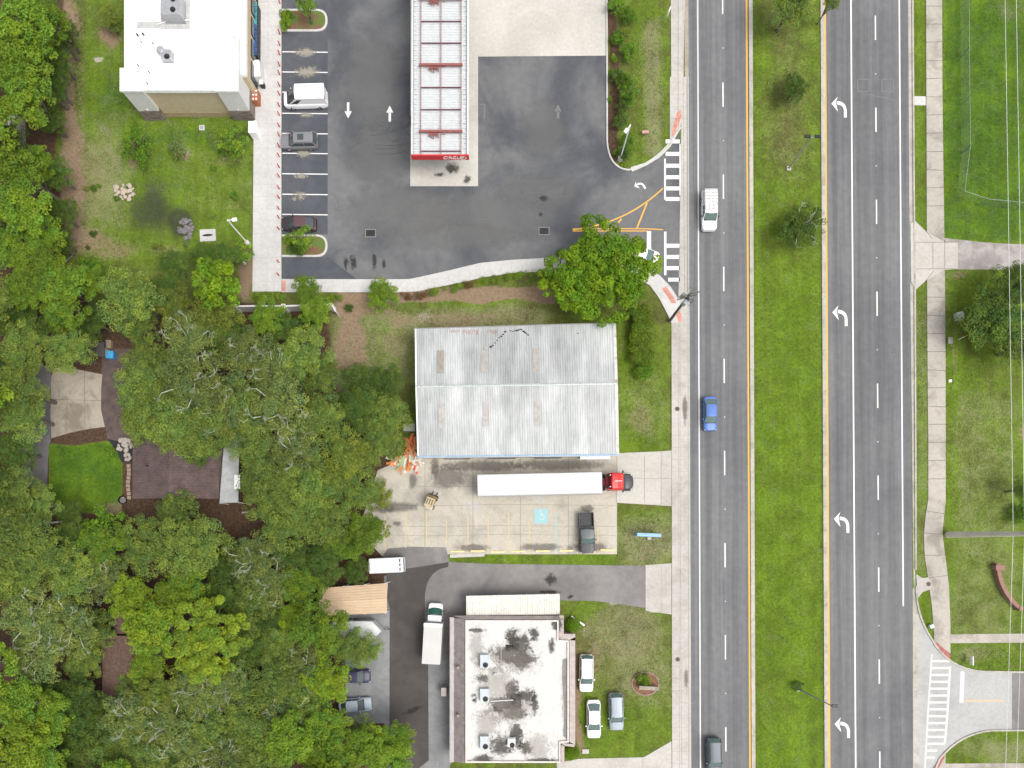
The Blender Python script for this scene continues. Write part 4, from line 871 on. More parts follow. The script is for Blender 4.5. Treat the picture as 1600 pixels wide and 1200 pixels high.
# ---- houses under the trees
t = NT('shingles'); v_ = t.coord(); br = t.n('ShaderNodeTexBrick'); t.l(v_, br.inputs['Vector']); br.inputs['Scale'].default_value = 1; br.inputs['Brick Width'].default_value = .28; br.inputs['Row Height'].default_value = .2; br.inputs['Mortar Size'].default_value = .018
br.inputs['Color1'].default_value = (.115, .082, .075, 1); br.inputs['Color2'].default_value = (.085, .058, .053, 1); br.inputs['Mortar'].default_value = (.045, .032, .03, 1)
nn = t.noise(.6, 5, .6, v_); M_SHING = t.done(t.scale(br.outputs['Color'], t.ss(nn, .3, .7, .8, 1.25)), .95)
M_SHING2 = simple('brown_shingles', (.115, .068, .052), .95, 0, .25, 3)
def gable(name, label, q, hE, hR, ridge_u, mat, wallmat, hip=0):
    """gable roof, ridge along the photo's vertical"""
    p = px(q, hE); c = Vector((sum(a[0] for a in p)/4, sum(a[1] for a in p)/4, 0)); e = empty(name, c, 0, label, 'house'); O = tuple(c)
    rx = XY(ridge_u, q[0][1], hR)[0]; r0 = (rx, p[0][1], hR); r1 = (rx, p[2][1], hR)
    MB().add([(*p[0], hE), (*p[3], hE), r1, r0, (*p[0], hE-.12), (*p[3], hE-.12)], [(0, 1, 2, 3), (4, 5, 1, 0)]).build('roof_slope', mat, e, O)
    MB().add([(*p[1], hE), (*p[2], hE), r1, r0, (*p[1], hE-.12), (*p[2], hE-.12)], [(0, 3, 2, 1), (0, 1, 5, 4)]).build('roof_slope', mat, e, O)
    MB().add([(rx-.14, r0[1], hR-.01), (rx, r0[1], hR+.05), (rx+.14, r0[1], hR-.01), (rx-.14, r1[1], hR-.01), (rx, r1[1], hR+.05), (rx+.14, r1[1], hR-.01)], [(0, 3, 4, 1), (1, 4, 5, 2)]).build('ridge_cap', mat, e, O)
    wi = inset(p, .5); MB().prism(wi, 0, hE-.05, False).build('wall', wallmat, e, O)
    m = MB()
    for y in (wi[0][1]-.01, wi[2][1]+.01): m.add([(wi[0][0], y, hE-.05), (wi[1][0], y, hE-.05), (rx, y, hR-.15)], [(0, 1, 2)])
    m.build('gable_wall', wallmat, e, O); return e
M_HWALL = simple('cream_siding', (.45, .40, .33), .8)
gable('house', 'brown-shingled house beside the small fenced lawn, with grey metal lean-to on its east side', [(207, 600), (348, 600), (341, 779.5), (207, 779.5)], 3.2, 4.7, 265, M_SHING, M_HWALL)
hp = bpy.data.objects['house']; O = tuple(hp.location)
HL = 2.9; q = px([(351, 676), (374, 676), (372, 785), (343, 786)], HL)
M_LEAN = simple('grey_leanto', (.36, .37, .37), .6, .1, .18, .8, ((.20, .19, .17), .5))
MB().prism(q, HL-.12, HL).build('lean_to_roof', M_LEAN, hp, O)
for k in q: MB().box(k[0]-.05, k[0]+.05, k[1]-.05, k[1]+.05, 0, HL-.13).build('lean_to_post', M_WHITEP, hp, O)
MB().prism(px([(366, 742), (375, 742), (375, 764), (366, 764)], HL+.1), HL+.003, HL+.08).build('lean_to_panel', M_WHITEP, hp, O)
a = P(227, 727, 4.5); MB().tube((a.x, a.y, 3.2), (a.x, a.y, 4.3), .08).build('vent_pipe', M_DKMET, hp, O)
gable('house', 'narrow dark brown roof of the house deep in the lower left woods', [(160, 992), (240, 992), (240, 1108), (160, 1108)], 3.2, 4.5, 205, M_SHING2, M_HWALL)
e = gable('house', 'small reddish-brown roof just north of the narrow house in the woods', [(178, 955), (240, 955), (240, 990), (178, 990)], 3.3, 4.0, 210, M_SHING2, M_HWALL)
gable('shed', 'low dark shed roof beside the blue bin near the upper woods', [(140, 536), (163, 534), (163, 558), (140, 557)], 2.2, 2.7, 151, simple('dark_shed_roof', (.05, .045, .045), .8), M_HWALL)
bpy.data.objects['shed']['category'] = 'shed'
gable('shed', 'pale grey metal roof patch hidden below the moss oaks west of the rear parking', [(410, 1015), (450, 1015), (450, 1045), (410, 1045)], 2.6, 3.1, 430, simple('pale_shed_roof', (.34, .37, .39), .6), M_HWALL); bpy.data.objects['shed.001']['category'] = 'shed'
# ---- walls and fences
def wall(name, label, path, w, h, mat, posts=(), cat='wall'):
    c = P(*path[len(path)//2]); e = empty(name, (c.x, c.y, 0), 0, label, cat); m = MB(); strip(m, path, w, 0, h); m.build('panel', mat, e, (c.x, c.y, 0))
    L, R = strip_pts(path, w/2+.03); m = MB()
    for i in range(len(L)-1): m.prism([tuple(L[i]), tuple(L[i+1]), tuple(R[i+1]), tuple(R[i])], h+.003, h+.06)
    m.build('coping', mat, e, (c.x, c.y, 0))
    for u, v in posts:
        q = P(u, v); MB().box(q.x-.26, q.x+.26, q.y-.26, q.y+.26, 0, h+.15, bev=.03).build('post', mat, e, (c.x, c.y, 0))
    return e
M_FENCE = simple('white_wall', (.66, .65, .62), .75, 0, .08)
wall('boundary_wall', 'white panel wall with posts below the store pavement corner', [(350, 487), (400, 486), (452, 486), (524, 484), (530, 494)], .14, 2.0, M_FENCE, ((375, 486), (450, 486), (522, 484)))
wall('boundary_wall', 'grey-white wall segment half hidden by the trees at upper left', [(34, 190), (35, 215), (36, 245)], .9, 2.0, simple('grey_wall', (.42, .41, .38), .8), ())
t = NT('brick_wall'); v_ = t.coord(); br = t.n('ShaderNodeTexBrick'); t.l(v_, br.inputs['Vector']); br.inputs['Scale'].default_value = 1; br.inputs['Brick Width'].default_value = .23; br.inputs['Row Height'].default_value = .1
br.inputs['Color1'].default_value = (.28, .10, .07, 1); br.inputs['Color2'].default_value = (.20, .07, .05, 1); br.inputs['Mortar'].default_value = (.30, .22, .18, 1); M_BRICK = t.done(br.outputs['Color'], .9)
wall('curved_brick_wall', 'curved red brick planter wall on the right-hand lawn', [(1553, 880), (1553.5, 886)]+arc((1553.5, 886), (1557, 925), (1588, 950), 10), .45, .8, M_BRICK, ((1556, 886), (1588, 950)))
M_GALV = simple('chainlink_metal', (.33, .37, .34), .5, .6, .2)
def chainlink(label, path, h, post_mat=None):
    c = P(*path[0]); e = empty('chainlink_fence', (c.x, c.y, 0), 0, label, 'fence'); O = (c.x, c.y, 0); p = [P(*q) for q in path]
    m = MB(); r = MB(); d = .28
    for i in range(len(p)-1):
        A, B = p[i], p[i+1]; L_ = (B-A).length; dr = (B-A)/L_; n = int(L_/d)
        r.tube(A+Vector((0, 0, h)), B+Vector((0, 0, h)), .03, None, 6)
        for k in range(-int(h/d), n):
            for s in (1, -1):
                a, b = k*d, k*d+h; za, zb = (0, h) if s > 0 else (h, 0)
                if a < 0: za += (zb-za)*(-a/h); a = 0
                if b > L_: zb = za+(zb-za)*((L_-a)/(b-a)); b = L_
                m.tube(A+dr*a+Vector((0, 0, za)), A+dr*b+Vector((0, 0, zb)), .0055, None, 3, False)
        for k in range(int(L_/3.2)+1):
            q = A+dr*min(k*3.2, L_); MB().tube((q.x, q.y, 0), (q.x, q.y, h+.08), .04, None, 8).build('post', post_mat or M_GALV, e, O)
    m.build('mesh_panel', M_GALV, e, O); r.build('top_rail', M_GALV, e, O); return e
chainlink('grey-green chainlink fence running down the right-hand lawn and turning east', [(1500, -60), (1501, 90), (1502.5, 240), (1494, 309), (1530, 321), (1620, 330)], 1.8)
# ---- bollards
bm_body = MB().tube((0, 0, 0), (0, 0, .95), .075, None, 10).blob((0, 0, .95), .075, .075, .06, 10, 4)
bv = [5, 21, 38]+[53, 70.5, 85, 102.5, 116, 134, 148, 166, 180, 197.5, 212, 229, 244, 261, 276, 294, 309, 326, 340, 357.5, 409, 429]
b0 = None
for i, v in enumerate([5]+bv[3:]):
    lab = f'red bollard on the store pavement edge, {ordinal(i)} from the photo top'
    c = P(438.5-(v*.004), v+2, 0)
    if b0 is None:
        b0 = empty('bollard', (0, 0, .15), 0, lab, 'bollard', 'red bollards along the store pavement'); bm_body.build('post', M_REDP, b0, smooth=False); MB().tube((0, 0, .8), (0, 0, .86), .079, None, 10).build('reflective_band', simple('dull_red_band', (.42, .07, .06)), b0); o = b0
    else: o = copy_tree(b0)
    o['label'] = lab; o.location = (c.x, c.y, .15)
# ---- wheel stops
w0 = None
for i, (u, v) in enumerate(((715, 861.5), (746.5, 861), (778, 862.5), (809.5, 861.5), (848, 861), (885, 860.5), (919, 862), (949, 859.5))):
    c = P(u, v); lab = f'yellow concrete wheel stop in the warehouse yard, {ordinal(i)} from the left'
    if w0 is None:
        w0 = empty('wheel_stop', (0, 0, 0), 0, lab, 'wheel stop', 'yellow wheel stops'); MB().loft([[(x, -.11, 0), (x, -.085, .14), (x, .085, .14), (x, .11, 0)] for x in (-.9, .9)]).build('block', simple('cream_yellow_block', (.80, .62, .30), .85, 0, .12, 3), w0)
        MB().tube((-.6, 0, .12), (-.6, 0, .13), .03).tube((.6, 0, .12), (.6, 0, .13), .03).build('anchor_pin', M_DKMET, w0); o = w0
    else: o = copy_tree(w0)
    o['label'] = lab; o.location = (c.x, c.y, .025); o.rotation_euler = (0, 0, random.uniform(-.02, .02))
# ---- drain grates, manholes
def grate(u, v, lab):
    c = P(u, v); e = empty('storm_grate', (c.x, c.y, .012), 0, lab, 'drain'); m = MB()
    ring_wall(m, [(-.72, -.54), (.72, -.54), (.72, .54), (-.72, .54)], .09, 0, .03); m.build('frame', simple('grate_frame', (.24, .23, .21)), e); MB().box(-.63, .63, -.45, .45, 0, .008).build('pit', M_BLACK, e)
    m = MB()
    for i in range(14): m.box(-.62+i*.092, -.585+i*.092, -.44, .44, .010, .024)
    m.build('bars', M_DKMET, e)
grate(579, 364.5, 'dark storm drain grate in the lot beside the lower planting island'); grate(850, 361, 'dark storm drain grate in the lot beside the yellow triangle marking')
for u, v, z, lab in ((1058, 639, .073, 'round manhole cover in the west pavement beside the warehouse lawn'), (1058.7, 1030, .073, 'round manhole cover in the west pavement beside the office lawn'), (1450, 912.5, .103, 'round manhole cover on the inlet pad beside the east pavement')):
    c = P(u, v); e = empty('manhole_cover', (c.x, c.y, z), 0, lab, 'manhole'); MB().tube((0, 0, 0), (0, 0, .012), .34, None, 20).build('rim', M_OLDC, e); MB().tube((0, 0, .012), (0, 0, .02), .27, None, 20).build('lid', simple('rusty_iron', (.10, .065, .055), .7, .3), e)
# ---- light poles
def lot_light(u, v, tu, tv, h, lab, rz, two=False):
    c = P(u, v); e = empty('lamp_post', (c.x, c.y, 0), 0, lab, 'lamp post'); t_ = P(tu, tv, h)
    MB().tube((0, 0, 0), (0, 0, .75), .33, .30, 16).build('base', simple('pale_base', (.52, .50, .46)), e)
    MB().box(-.07, .07, -.07, .07, .75, h, bev=.02).build('pole', M_WHITEP, e)
    a = Matrix.Rotation(rz, 4, 'Z'); arm = MB().box(0, .7, -.04, .04, h-.12, h-.04, a).build('arm', M_WHITEP, e)
    MB().box(.55, 1.15, -.22, .22, h-.14, h, a, bev=.03).build('lamp_head', M_WHITEP, e)
lot_light(388.5, 382, 366, 347, 7.2, 'white square-headed lamp post at the left edge of the store pavement', .1)
lot_light(968.5, 250, 980, 212, 8.0, 'white square-headed lamp post in the mulch planting strip', -2.2)
def street_light(u, v, h, lab, arms, dark=True):
    c = P(u, v); e = empty('street_light', (c.x, c.y, 0), 0, lab, 'street light'); MB().box(-.28, .28, -.28, .28, 0, .15, bev=.03).build('base', M_KERB, e)
    MB().tube((0, 0, .15), (0, 0, h), .11, .065, 10).build('pole', M_GREYMET, e)
    for an, ln in arms:
        a = Matrix.Rotation(an, 4, 'Z'); p = [a @ Vector(q) for q in ((0, 0, h-.1), (ln*.5, 0, h+.15), (ln, 0, h+.2))]; k = MB().path(p, [.045, .04, .035]).build('arm', M_GREYMET, e)
        MB().box(ln-.1, ln+.65, -.19, .19, h+.10, h+.28, a, bev=.05).build('lamp_head', M_DKMET if dark else M_GREYMET, e)
street_light(1232, 263.5, 7.3, 'grey pole with two dark lamp heads on the median near the top', ((PI-.05, .35), (.05, .35)))
street_light(1247.5, 1076.5, 9.3, 'slim grey median street light with one arm reaching toward the turn lane', ((-.05, .12),), True)
# ---- timber power pole with transformers
c = P(1045.5, 502); HP = 10.6
pp = empty('power_pole', (c.x, c.y, 0), 0, 'weathered utility pole with transformer cluster leaning over the crossing corner', 'utility pole')
M_WOOD = simple('pole_wood', (.10, .085, .07), .9, 0, .25, 2, None, 'Object', 0, (1, 1, .2))
MB().tube((0, 0, 0), (0, 0, HP), .17, .11, 12).build('pole', M_WOOD, pp)
for z, an in ((HP-.3, .25), (HP-1.2, .25)):
    a = Matrix.Rotation(an, 4, 'Z'); MB().box(-1.25, 1.25, -.06, .06, z-.06, z+.06, a).build('crossarm', M_WOOD, pp)
    for x in (-1.15, -.6, .6, 1.15): MB().tube(a @ Vector((x, 0, z+.06)), a @ Vector((x, 0, z+.28)), .05, .03, 8).build('insulator', M_GREYMET, pp)
for k, an in enumerate((.3, 2.3, 4.4)):
    x, y = .52*math.cos(an), .52*math.sin(an); z = HP-2.4; tr = MB().tube((x, y, z), (x, y, z+1.0), .27, None, 14).tube((x, y, z+1.0), (x, y, z+1.08), .24, .15, 14).build('transformer', simple('transformer_grey', (.36, .40, .42), .5, .2), pp)
    MB().tube((x+.1, y, z+1.05), (x+.1, y, z+1.35), .04, .02, 6).tube((x-.1, y, z+1.05), (x-.1, y, z+1.35), .04, .02, 6).build('bushing', M_DKMET, tr)
m = MB()
for k in range(9):
    a0 = random.uniform(0, 6.3); r = random.uniform(.5, 1.2); z0 = HP-.2-random.random()*1.5; m.path([(.1*math.cos(a0), .1*math.sin(a0), z0-.8), (r*math.cos(a0), r*math.sin(a0), z0-.3), (r*.8*math.cos(a0+.6), r*.8*math.sin(a0+.6), z0+.2), (.5*math.cos(a0+1.2), .5*math.sin(a0+1.2), z0+.1)], [.018]*4, 4)
m.build('jumper_wires', M_DKMET, pp)
m = MB().path([(.25, 0, .1), (.24, .05, 3), (.2, 0, HP-3)], [.06, .06, .05]); m.build('conduit', M_GREYMET, pp)
def wire(p0, p1, sag, r, lab, mat, name='overhead_wire', group=None):
    pts_ = []; 
    for i in range(25):
        t = i/24; q = p0.lerp(p1, t); q.z -= sag*4*t*(1-t); pts_.append(q)
    o = MB().path(pts_, [r]*25, 5).build(name, mat, None); me = o.data; b = pts_[0].copy(); me.transform(Matrix.Translation(-b)); o.location = b
    return tag(o, lab, 'cable', group)
M_WIRE = simple('wire_dark', (.05, .05, .05), .6, .3); M_WIREL = simple('wire_pale', (.72, .74, .72), .5, .0)
T = Vector((c.x, c.y, HP-.02)); nb = ['westernmost', 'second from west', 'third from west', 'easternmost']
for i, x in enumerate((-1.15, -.6, .6, 1.15)):
    p0 = T+Vector((x, x*.25, 0)); p1 = Vector((p0.x+.4, 74+40, HP)); wire(p0, p1, 1.0, .012, f'thin dark wire north of the utility pole, {nb[i]} of four', M_WIRE, group='wires from the timber pole')
for i, x in enumerate((-1.15, 1.15)):
    p0 = T+Vector((x, x*.25, 0)); p1 = Vector((p0.x+.6, -80, HP)); wire(p0, p1, 1.2, .010, f'thin dark wire running south of the utility pole, {"western" if i == 0 else "eastern"} one', M_WIRE, group='wires from the timber pole')
# ---- concrete pole at the right edge and its wires
c = P(1481, 835.5); cpole = empty('concrete_pole', (c.x, c.y, 0), 0, 'tall pale concrete utility pole leaning across the right lawn in view', 'utility pole')
MB().tube((0, 0, 0), (0, 0, 17), .42, .25, 18).build('pole', simple('pole_concrete', (.66, .61, .53), .8, 0, .15, 1, None, 'Object', 0, (1, 1, .3)), cpole)
for z in (12.1, 13.9, 15.6): MB().tube((0, -.25, z), (0, .25, z), .10, .10, 10).tube((-.28, 0, z), (.28, 0, z), .08).build('clamp', M_GREYMET, cpole)
for i, (z, un, us) in enumerate(((12.1, 1569.5, 1569), (13.9, 1587, 1586), (15.6, 1604, 1603))):
    T = Vector((c.x, c.y, z)); tn = P(un, -60, z-.0); ts = P(us, 1270, z)
    nm = ('lower', 'middle', 'upper')[i]
    wire(T, Vector((tn.x, tn.y, z)), .0, .024, f'pale {nm} wire north of the concrete pole over the right lawn', M_WIREL, group='wires over the right lawn')
    wire(T, Vector((ts.x, ts.y, z)), .0, .024, f'pale {nm} wire south of the concrete pole over the right lawn', M_WIREL, group='wires over the right lawn')
# ---- signs
c = P(1011, 836, 1.2); e = empty('monument_sign', (c.x, c.y, 0), 0, 'long narrow pale blue sign board standing on the lawn beside the pickup', 'sign')
MB().box(-1.55, 1.55, -.22, .22, 1.1, 2.6, Matrix.Rotation(-.04, 4, 'Z'), bev=.03).build('board', simple('pale_blue_board', (.24, .42, .62), .5, 0, .1), e); MB().box(-1.3, -1.1, -.15, .15, 0, 1.1).build('post', M_WHITEP, e); MB().box(1.1, 1.3, -.15, .15, 0, 1.1).build('post', M_WHITEP, e); MB().box(.25, .75, -.6, -.25, 0, .25, bev=.03).build('footing', M_WALK, e)
c = P(1013, 1074, .6); e = empty('monument_sign', (c.x, c.y, 0), 0, 'low grey sign wall in the round planter on the office lawn', 'sign')
MB().box(-1.25, 1.25, -.2, .2, 0, 1.2, Matrix.Rotation(-.06, 4, 'Z'), bev=.03).build('board', simple('grey_sign_block', (.30, .29, .27), .8, 0, .25, 5), e); MB().box(-1.3, 1.3, -.24, .24, 1.2, 1.28, Matrix.Rotation(-.06, 4, 'Z')).build('cap', M_OLDC, e)
c = P(1008, 1068); e = empty('round_planter', (c.x, c.y, 0), 0, 'ring-edged mulch planter around the grey sign wall', 'planter'); m = MB(); n = 28
for i in range(n):
    a = i*2*PI/n; m.box(-.2, .2, -.1, .1, 0, .14, Matrix.Translation((1.75*math.cos(a), 1.5*math.sin(a), 0)) @ Matrix.Rotation(a+PI/2, 4, 'Z'), bev=.03)
m.build('edging', simple('planter_brick', (.26, .18, .14), .9, 0, .3, 4), e); MB().flat([(1.68*math.cos(k*PI/14), 1.43*math.sin(k*PI/14)) for k in range(28)], .05).build('mulch', M_MULCH, e)
def small_sign(u, v, lab, w, d, h, mat, rz=0):
    c = P(u, v, h*.7); e = empty('small_sign', (c.x, c.y, 0), rz, lab, 'sign'); MB().box(-w/2, w/2, -d/2, d/2, h*.5, h, bev=.01).build('board', mat, e); MB().tube((0, 0, 0), (0, 0, h*.5), .03).build('post', M_STEEL, e)
small_sign(1518, 1032, 'narrow pale sign board on the grass by the side street corner', .12, 1.15, 1.2, M_WHITEP)
small_sign(1008, 207, 'small red and white ground sign in the planting strip lawn', .85, .3, .7, simple('red_white_sign', (.55, .30, .28), .6, 0, .5, 6))
small_sign(1045, 19, 'thin white sign beside the west pavement at the top', .12, .7, 2.0, M_WHITEP, -.4)
small_sign(903, 970, 'slanting white board lying by the round clipped shrub', 2.1, .2, .4, M_WHITEP, -.62)
def util(u, v, lab, sx, sy, h, mat, rz=0):
    c = P(u, v, h*.6); e = empty('utility_box', (c.x, c.y, 0), rz, lab, 'utility box'); MB().box(-sx/2, sx/2, -sy/2, sy/2, 0, h, bev=.03).build('box', mat, e); MB().box(-sx/2-.02, sx/2+.02, -sy/2-.02, sy/2+.02, h, h+.04, bev=.01).build('lid', mat, e)
util(1498.5, 494, 'pale green-white utility box at the edge of the dark tree on the right', .8, .95, .8, simple('pale_green_box', (.48, .52, .47), .6), .2)
util(1484.5, 532, 'square grey lid box beside the orange marker on the right lawn', .6, .8, .15, M_KERB)
util(1455, 978.5, 'small pale green meter box at the east pavement edge', .5, .45, .5, simple('mint_box', (.50, .60, .54), .6), .5)
util(1484, 595.5, 'tiny white cover box near the middle of the right lawn edge', .35, .3, .25, M_WHITEP)
util(915, 1174, 'flat tan concrete block beside the lower clipped shrub', .85, .55, .12, M_WALK)
util(382, 410, 'small white valve box on the bare strip below the lamp post', .3, .45, .3, M_WHITEP, .3)
c = P(1497, 531); e = empty('marker_post', (c.x, c.y, 0), 0, 'short orange-tipped marker post beside the square grey lid', 'marker post'); MB().tube((0, 0, 0), (.35, .2, .8), .04).build('post', M_WHITEP, e); MB().tube((.35, .2, .8), (.5, .28, 1.1), .045).build('tip', simple('orange_paint', (.7, .22, .03)), e)
c = P(1560, 888, .6); e = empty('brick_pillar', (c.x-.0, c.y+.1, 0), 0, 'squat brick pillar at the top end of the curved brick wall', 'pillar'); MB().box(-.55, .55, -.3, .3, 0, .95, bev=.02).build('shaft', M_BRICK, e); MB().box(-.6, .6, -.35, .35, .95, 1.02).build('cap', M_BRICK, e)
c = P(1472, 300); 
# ---- headwall and pad by the burnt heap, timber frame, junk
c = P(325, 368); e = empty('drain_headwall', (c.x, c.y, 0), .05, 'white concrete drain pad with dark stain beside the burnt heap', 'drain'); MB().box(-1.05, 1.05, -.8, .8, 0, .12, bev=.03).build('pad', M_WALKW, e); MB().blob((0, 0, .12), .7, .16, .05, 14, 4).build('silt', M_DKMET, e)
rk = []
def rock_mesh(seed):
    r = random.Random(seed); m = MB(); m.blob((0, 0, .3), 1, .8, .55, 8, 5, .22, r); return m
rocks0 = [rock_mesh(i) for i in range(5)]
def rocks(n, u, v, ru, rv, s0, s1, mat, lab, group, name='rock', z=0, heap=0.):
    protos = {}
    for i in range(n):
        a = random.random()*6.28; r = math.sqrt(random.random()); c = P(u+ru*r*math.cos(a), v+rv*r*math.sin(a)); k = i % 5
        if k not in protos: o = rocks0[k].build(name, mat); protos[k] = o
        else: o = protos[k].copy(); COL.objects.link(o)
        s = random.uniform(s0, s1); o.scale = (s, s, s*.7); o.rotation_euler = (0, 0, random.random()*6.28); o.location = (c.x, c.y, z+heap*(1-r)); tag(o, lab, 'rock', group)
M_RUB = simple('pale_rubble', (.42, .35, .29), .9, 0, .25, 4); M_ASHR = simple('ash_rubble', (.16, .15, .15), .9, 0, .5, 4)
rocks(34, 193, 301, 17, 13, .14, .38, M_RUB, 'pinkish rubble lump in the pale heap on the back lawn', 'rubble heap on the back lawn', 'rock', 0, .35)
rocks(30, 290, 358, 14, 15, .15, .42, M_ASHR, 'charred grey lump in the burnt heap beside the drain pad', 'burnt heap', 'rock', 0, .35)
rocks(26, 195, 695, 12, 10, .18, .36, simple('stone_bed_rock', (.36, .32, .28), .85, 0, .25, 3), 'pale stone in the black bed by the house', 'stones in the black bed', 'stone')
rocks(7, 200, 713, 6, 8, .2, .34, simple('stone_bed_rock', (.36, .32, .28)), 'pale stone in the black bed by the house', 'stones in the black bed', 'stone')
s0 = None
for i in range(9):
    c = P(201+math.sin(i)*.8, 728+i*6.2); lab = f'tan stepping stone along the house wall, {ordinal(i)} from the black bed'
    if s0 is None: s0 = MB().box(-.26, .26, -.22, .22, 0, .06, bev=.04).build('stepping_stone', simple('step_tan', (.30, .23, .17), .9)); o = s0
    else: o = s0.copy(); COL.objects.link(o)
    tag(o, lab, 'stepping stone', 'stepping stones by the house'); o.location = (c.x, c.y, .02); o.rotation_euler = (0, 0, random.uniform(-.2, .2))
c = P(191, 781, .3); e = empty('fire_pit', (c.x, c.y, 0), 0, 'round dark fire pit on the bare soil below the lawn', 'fire pit'); MB().tube((0, 0, 0), (0, 0, .35), .5, .55, 14, False).build('ring', M_DKMET, e); MB().tube((0, 0, 0), (0, 0, .2), .45, .4, 14).build('ash', M_ASHR, e)
c = P(173.5, 555, .5); e = empty('storage_bin', (c.x, c.y, 0), 0, 'bright blue storage bin by the dark shed at the upper woods', 'bin'); MB().box(-.45, .45, -.45, .45, 0, .8, bev=.05).build('tub', simple('bright_blue', (.03, .24, .50), .5), e); MB().box(-.5, .5, -.5, .5, .8, .88, bev=.04).build('lid', simple('sky_blue_lid', (.06, .34, .60), .5), e)
c = P(170, 538, .4); e = empty('crate', (c.x, c.y, 0), 0, 'tan timber crate above the blue bin', 'crate'); MB().box(-.3, .3, -.5, .5, 0, .5, bev=.02).build('box', simple('tan_crate', (.30, .24, .16)), e); MB().box(-.34, .34, -.54, .54, .5, .55).build('lid', simple('tan_crate', (.30, .24, .16)), e)
c = P(110, 412, .3); e = empty('timber_frame', (c.x, c.y, 0), .75, 'grey open timber frame lying at the wood edge', 'frame'); m = MB()
m.box(-1.0, 1.0, .6, .7, .2, .32).box(-1.0, -.9, -.6, .7, .32, .44).box(-1.0, .4, -.65, -.55, .2, .32).build('rails', simple('grey_timber', (.25, .23, .20)), e)
for x, y in ((-.9, .6), (.9, .6), (-.9, -.55)): MB().box(x-.05, x+.05, y-.05, y+.05, 0, .2).build('leg', simple('grey_timber', (.25, .23, .20)), e)
for i, (a, b, l) in enumerate(((20, 782, 2.6), (90, 818, 3.4), (368, 801, 1.4))):
    c = P(a+18, b, .3); o = MB().path([(-l/2, 0, .2), (0, .12, .22), (l/2, .35, .2)], [.14, .12, .07], 8).build('fallen_log', simple('grey_bark', (.33, .31, .28), .9, 0, .2, 3)); o.location = (c.x, c.y, 2.5 if i < 2 else 0.0)
    tag(o, ('pale curved bare limb at the left edge below the lane', 'pale straight bare limb left of the lawn bottom', 'white stick lying on the leaf litter below the lean-to')[i], 'log')
# ---- heap of orange and green boards at the warehouse corner
M_OR = [simple('orange_board', (.62, .20, .05), .7, 0, .2, 3), simple('red_board', (.60, .07, .04), .7, 0, .2, 3), simple('green_board', (.38, .46, .26), .7, 0, .2, 3), simple('pale_board', (.62, .58, .52), .7, 0, .15, 3), simple('tan_board', (.50, .30, .16), .7, 0, .2, 3)]
bp = [MB().box(-.5, .5, -.06, .06, 0, .05).build('board', mm) for mm in M_OR]; used = set(); cn = ['orange', 'red', 'pale green', 'white', 'tan']
def board(k, u, v, L_, ang, z):
    if k in used: o = bp[k].copy(); COL.objects.link(o)
    else: o = bp[k]; used.add(k)
    c = P(u, v); o.location = (c.x, c.y, z); o.scale = (L_, random.uniform(1, 2.6), 1); o.rotation_euler = (random.uniform(-.1, .1), random.uniform(-.12, .12), ang)
    tag(o, f'{cn[k]} board in the heap fanned out at the warehouse corner', 'board', 'boards heaped at the warehouse corner')
random.seed(21)
for i in range(64):
    a = random.uniform(-3.0, -.5); r = random.uniform(2, 27); u, v = 638+r*math.cos(a)*1.15, 712-r*math.sin(a)*.9
    k = 2 if -2.5 < a < -1.9 and random.random() < .75 else (1 if -1.5 < a < -1.1 and random.random() < .5 else random.choice((0, 0, 4, 4, 2, 3)))
    board(k, u, v, random.uniform(.6, 1.9), a+random.gauss(0, .45), .06+random.random()*.5)
for i in range(30): board(random.choice((0, 4, 0, 0, 1)), random.uniform(636, 649), random.uniform(680, 712), random.uniform(.6, 1.6), random.uniform(.6, 2.6), .06+random.random()*.6)
c = P(641, 669, 1); e = empty('small_shed', (c.x, c.y, 0), 0, 'flat grey lean-to box against the west wall of the warehouse', 'shed'); MB().box(-.7, .6, -.4, .4, 0, 1.6, bev=.02).build('wall', M_GREYMET, e); MB().box(-.8, .7, -.48, .48, 1.6, 1.66).build('roof', simple('grey_green_lid', (.30, .32, .27)), e)
# ------------------------------------------------------------------ vehicles (local +X is forward)
M_CGLASS = simple('car_glass', (.055, .07, .075), .06, 0, .05); M_CGLASSG = simple('car_glass_teal', (.10, .15, .14), .08, 0, .08)
M_TYRE = simple('tyre', (.025, .025, .025), .85, 0, .1); M_RIM = simple('alloy_rim', (.35, .35, .36), .35, .8, .05)
M_HEAD = simple('headlamp_lens', (.60, .62, .64), .1, 0, .05); M_TAIL = simple('tail_lamp', (.35, .02, .02), .2, 0, .1); M_TRIM = simple('black_trim', (.022, .022, .024), .5, 0, .1)
def paint(name, c, metal=.0, rough=.35): return simple(name, c, .5, min(metal, .15), .03, .8, None, 'Object', .15)
def bez(a, b, t): return a+(b-a)*t
def wheel(parent, x, y, r=.33, w=.23, name='wheel'):
    e = MB().tube((0, -w/2, 0), (0, w/2, 0), r, None, 18).build(name, M_TYRE, parent, smooth=False); e.location = (x, y, r)
    s = 1 if y > 0 else -1; MB().tube((0, s*w/2, 0), (0, s*(w/2+.012), 0), r*.62, r*.55, 12).build('rim', M_RIM, e); return e
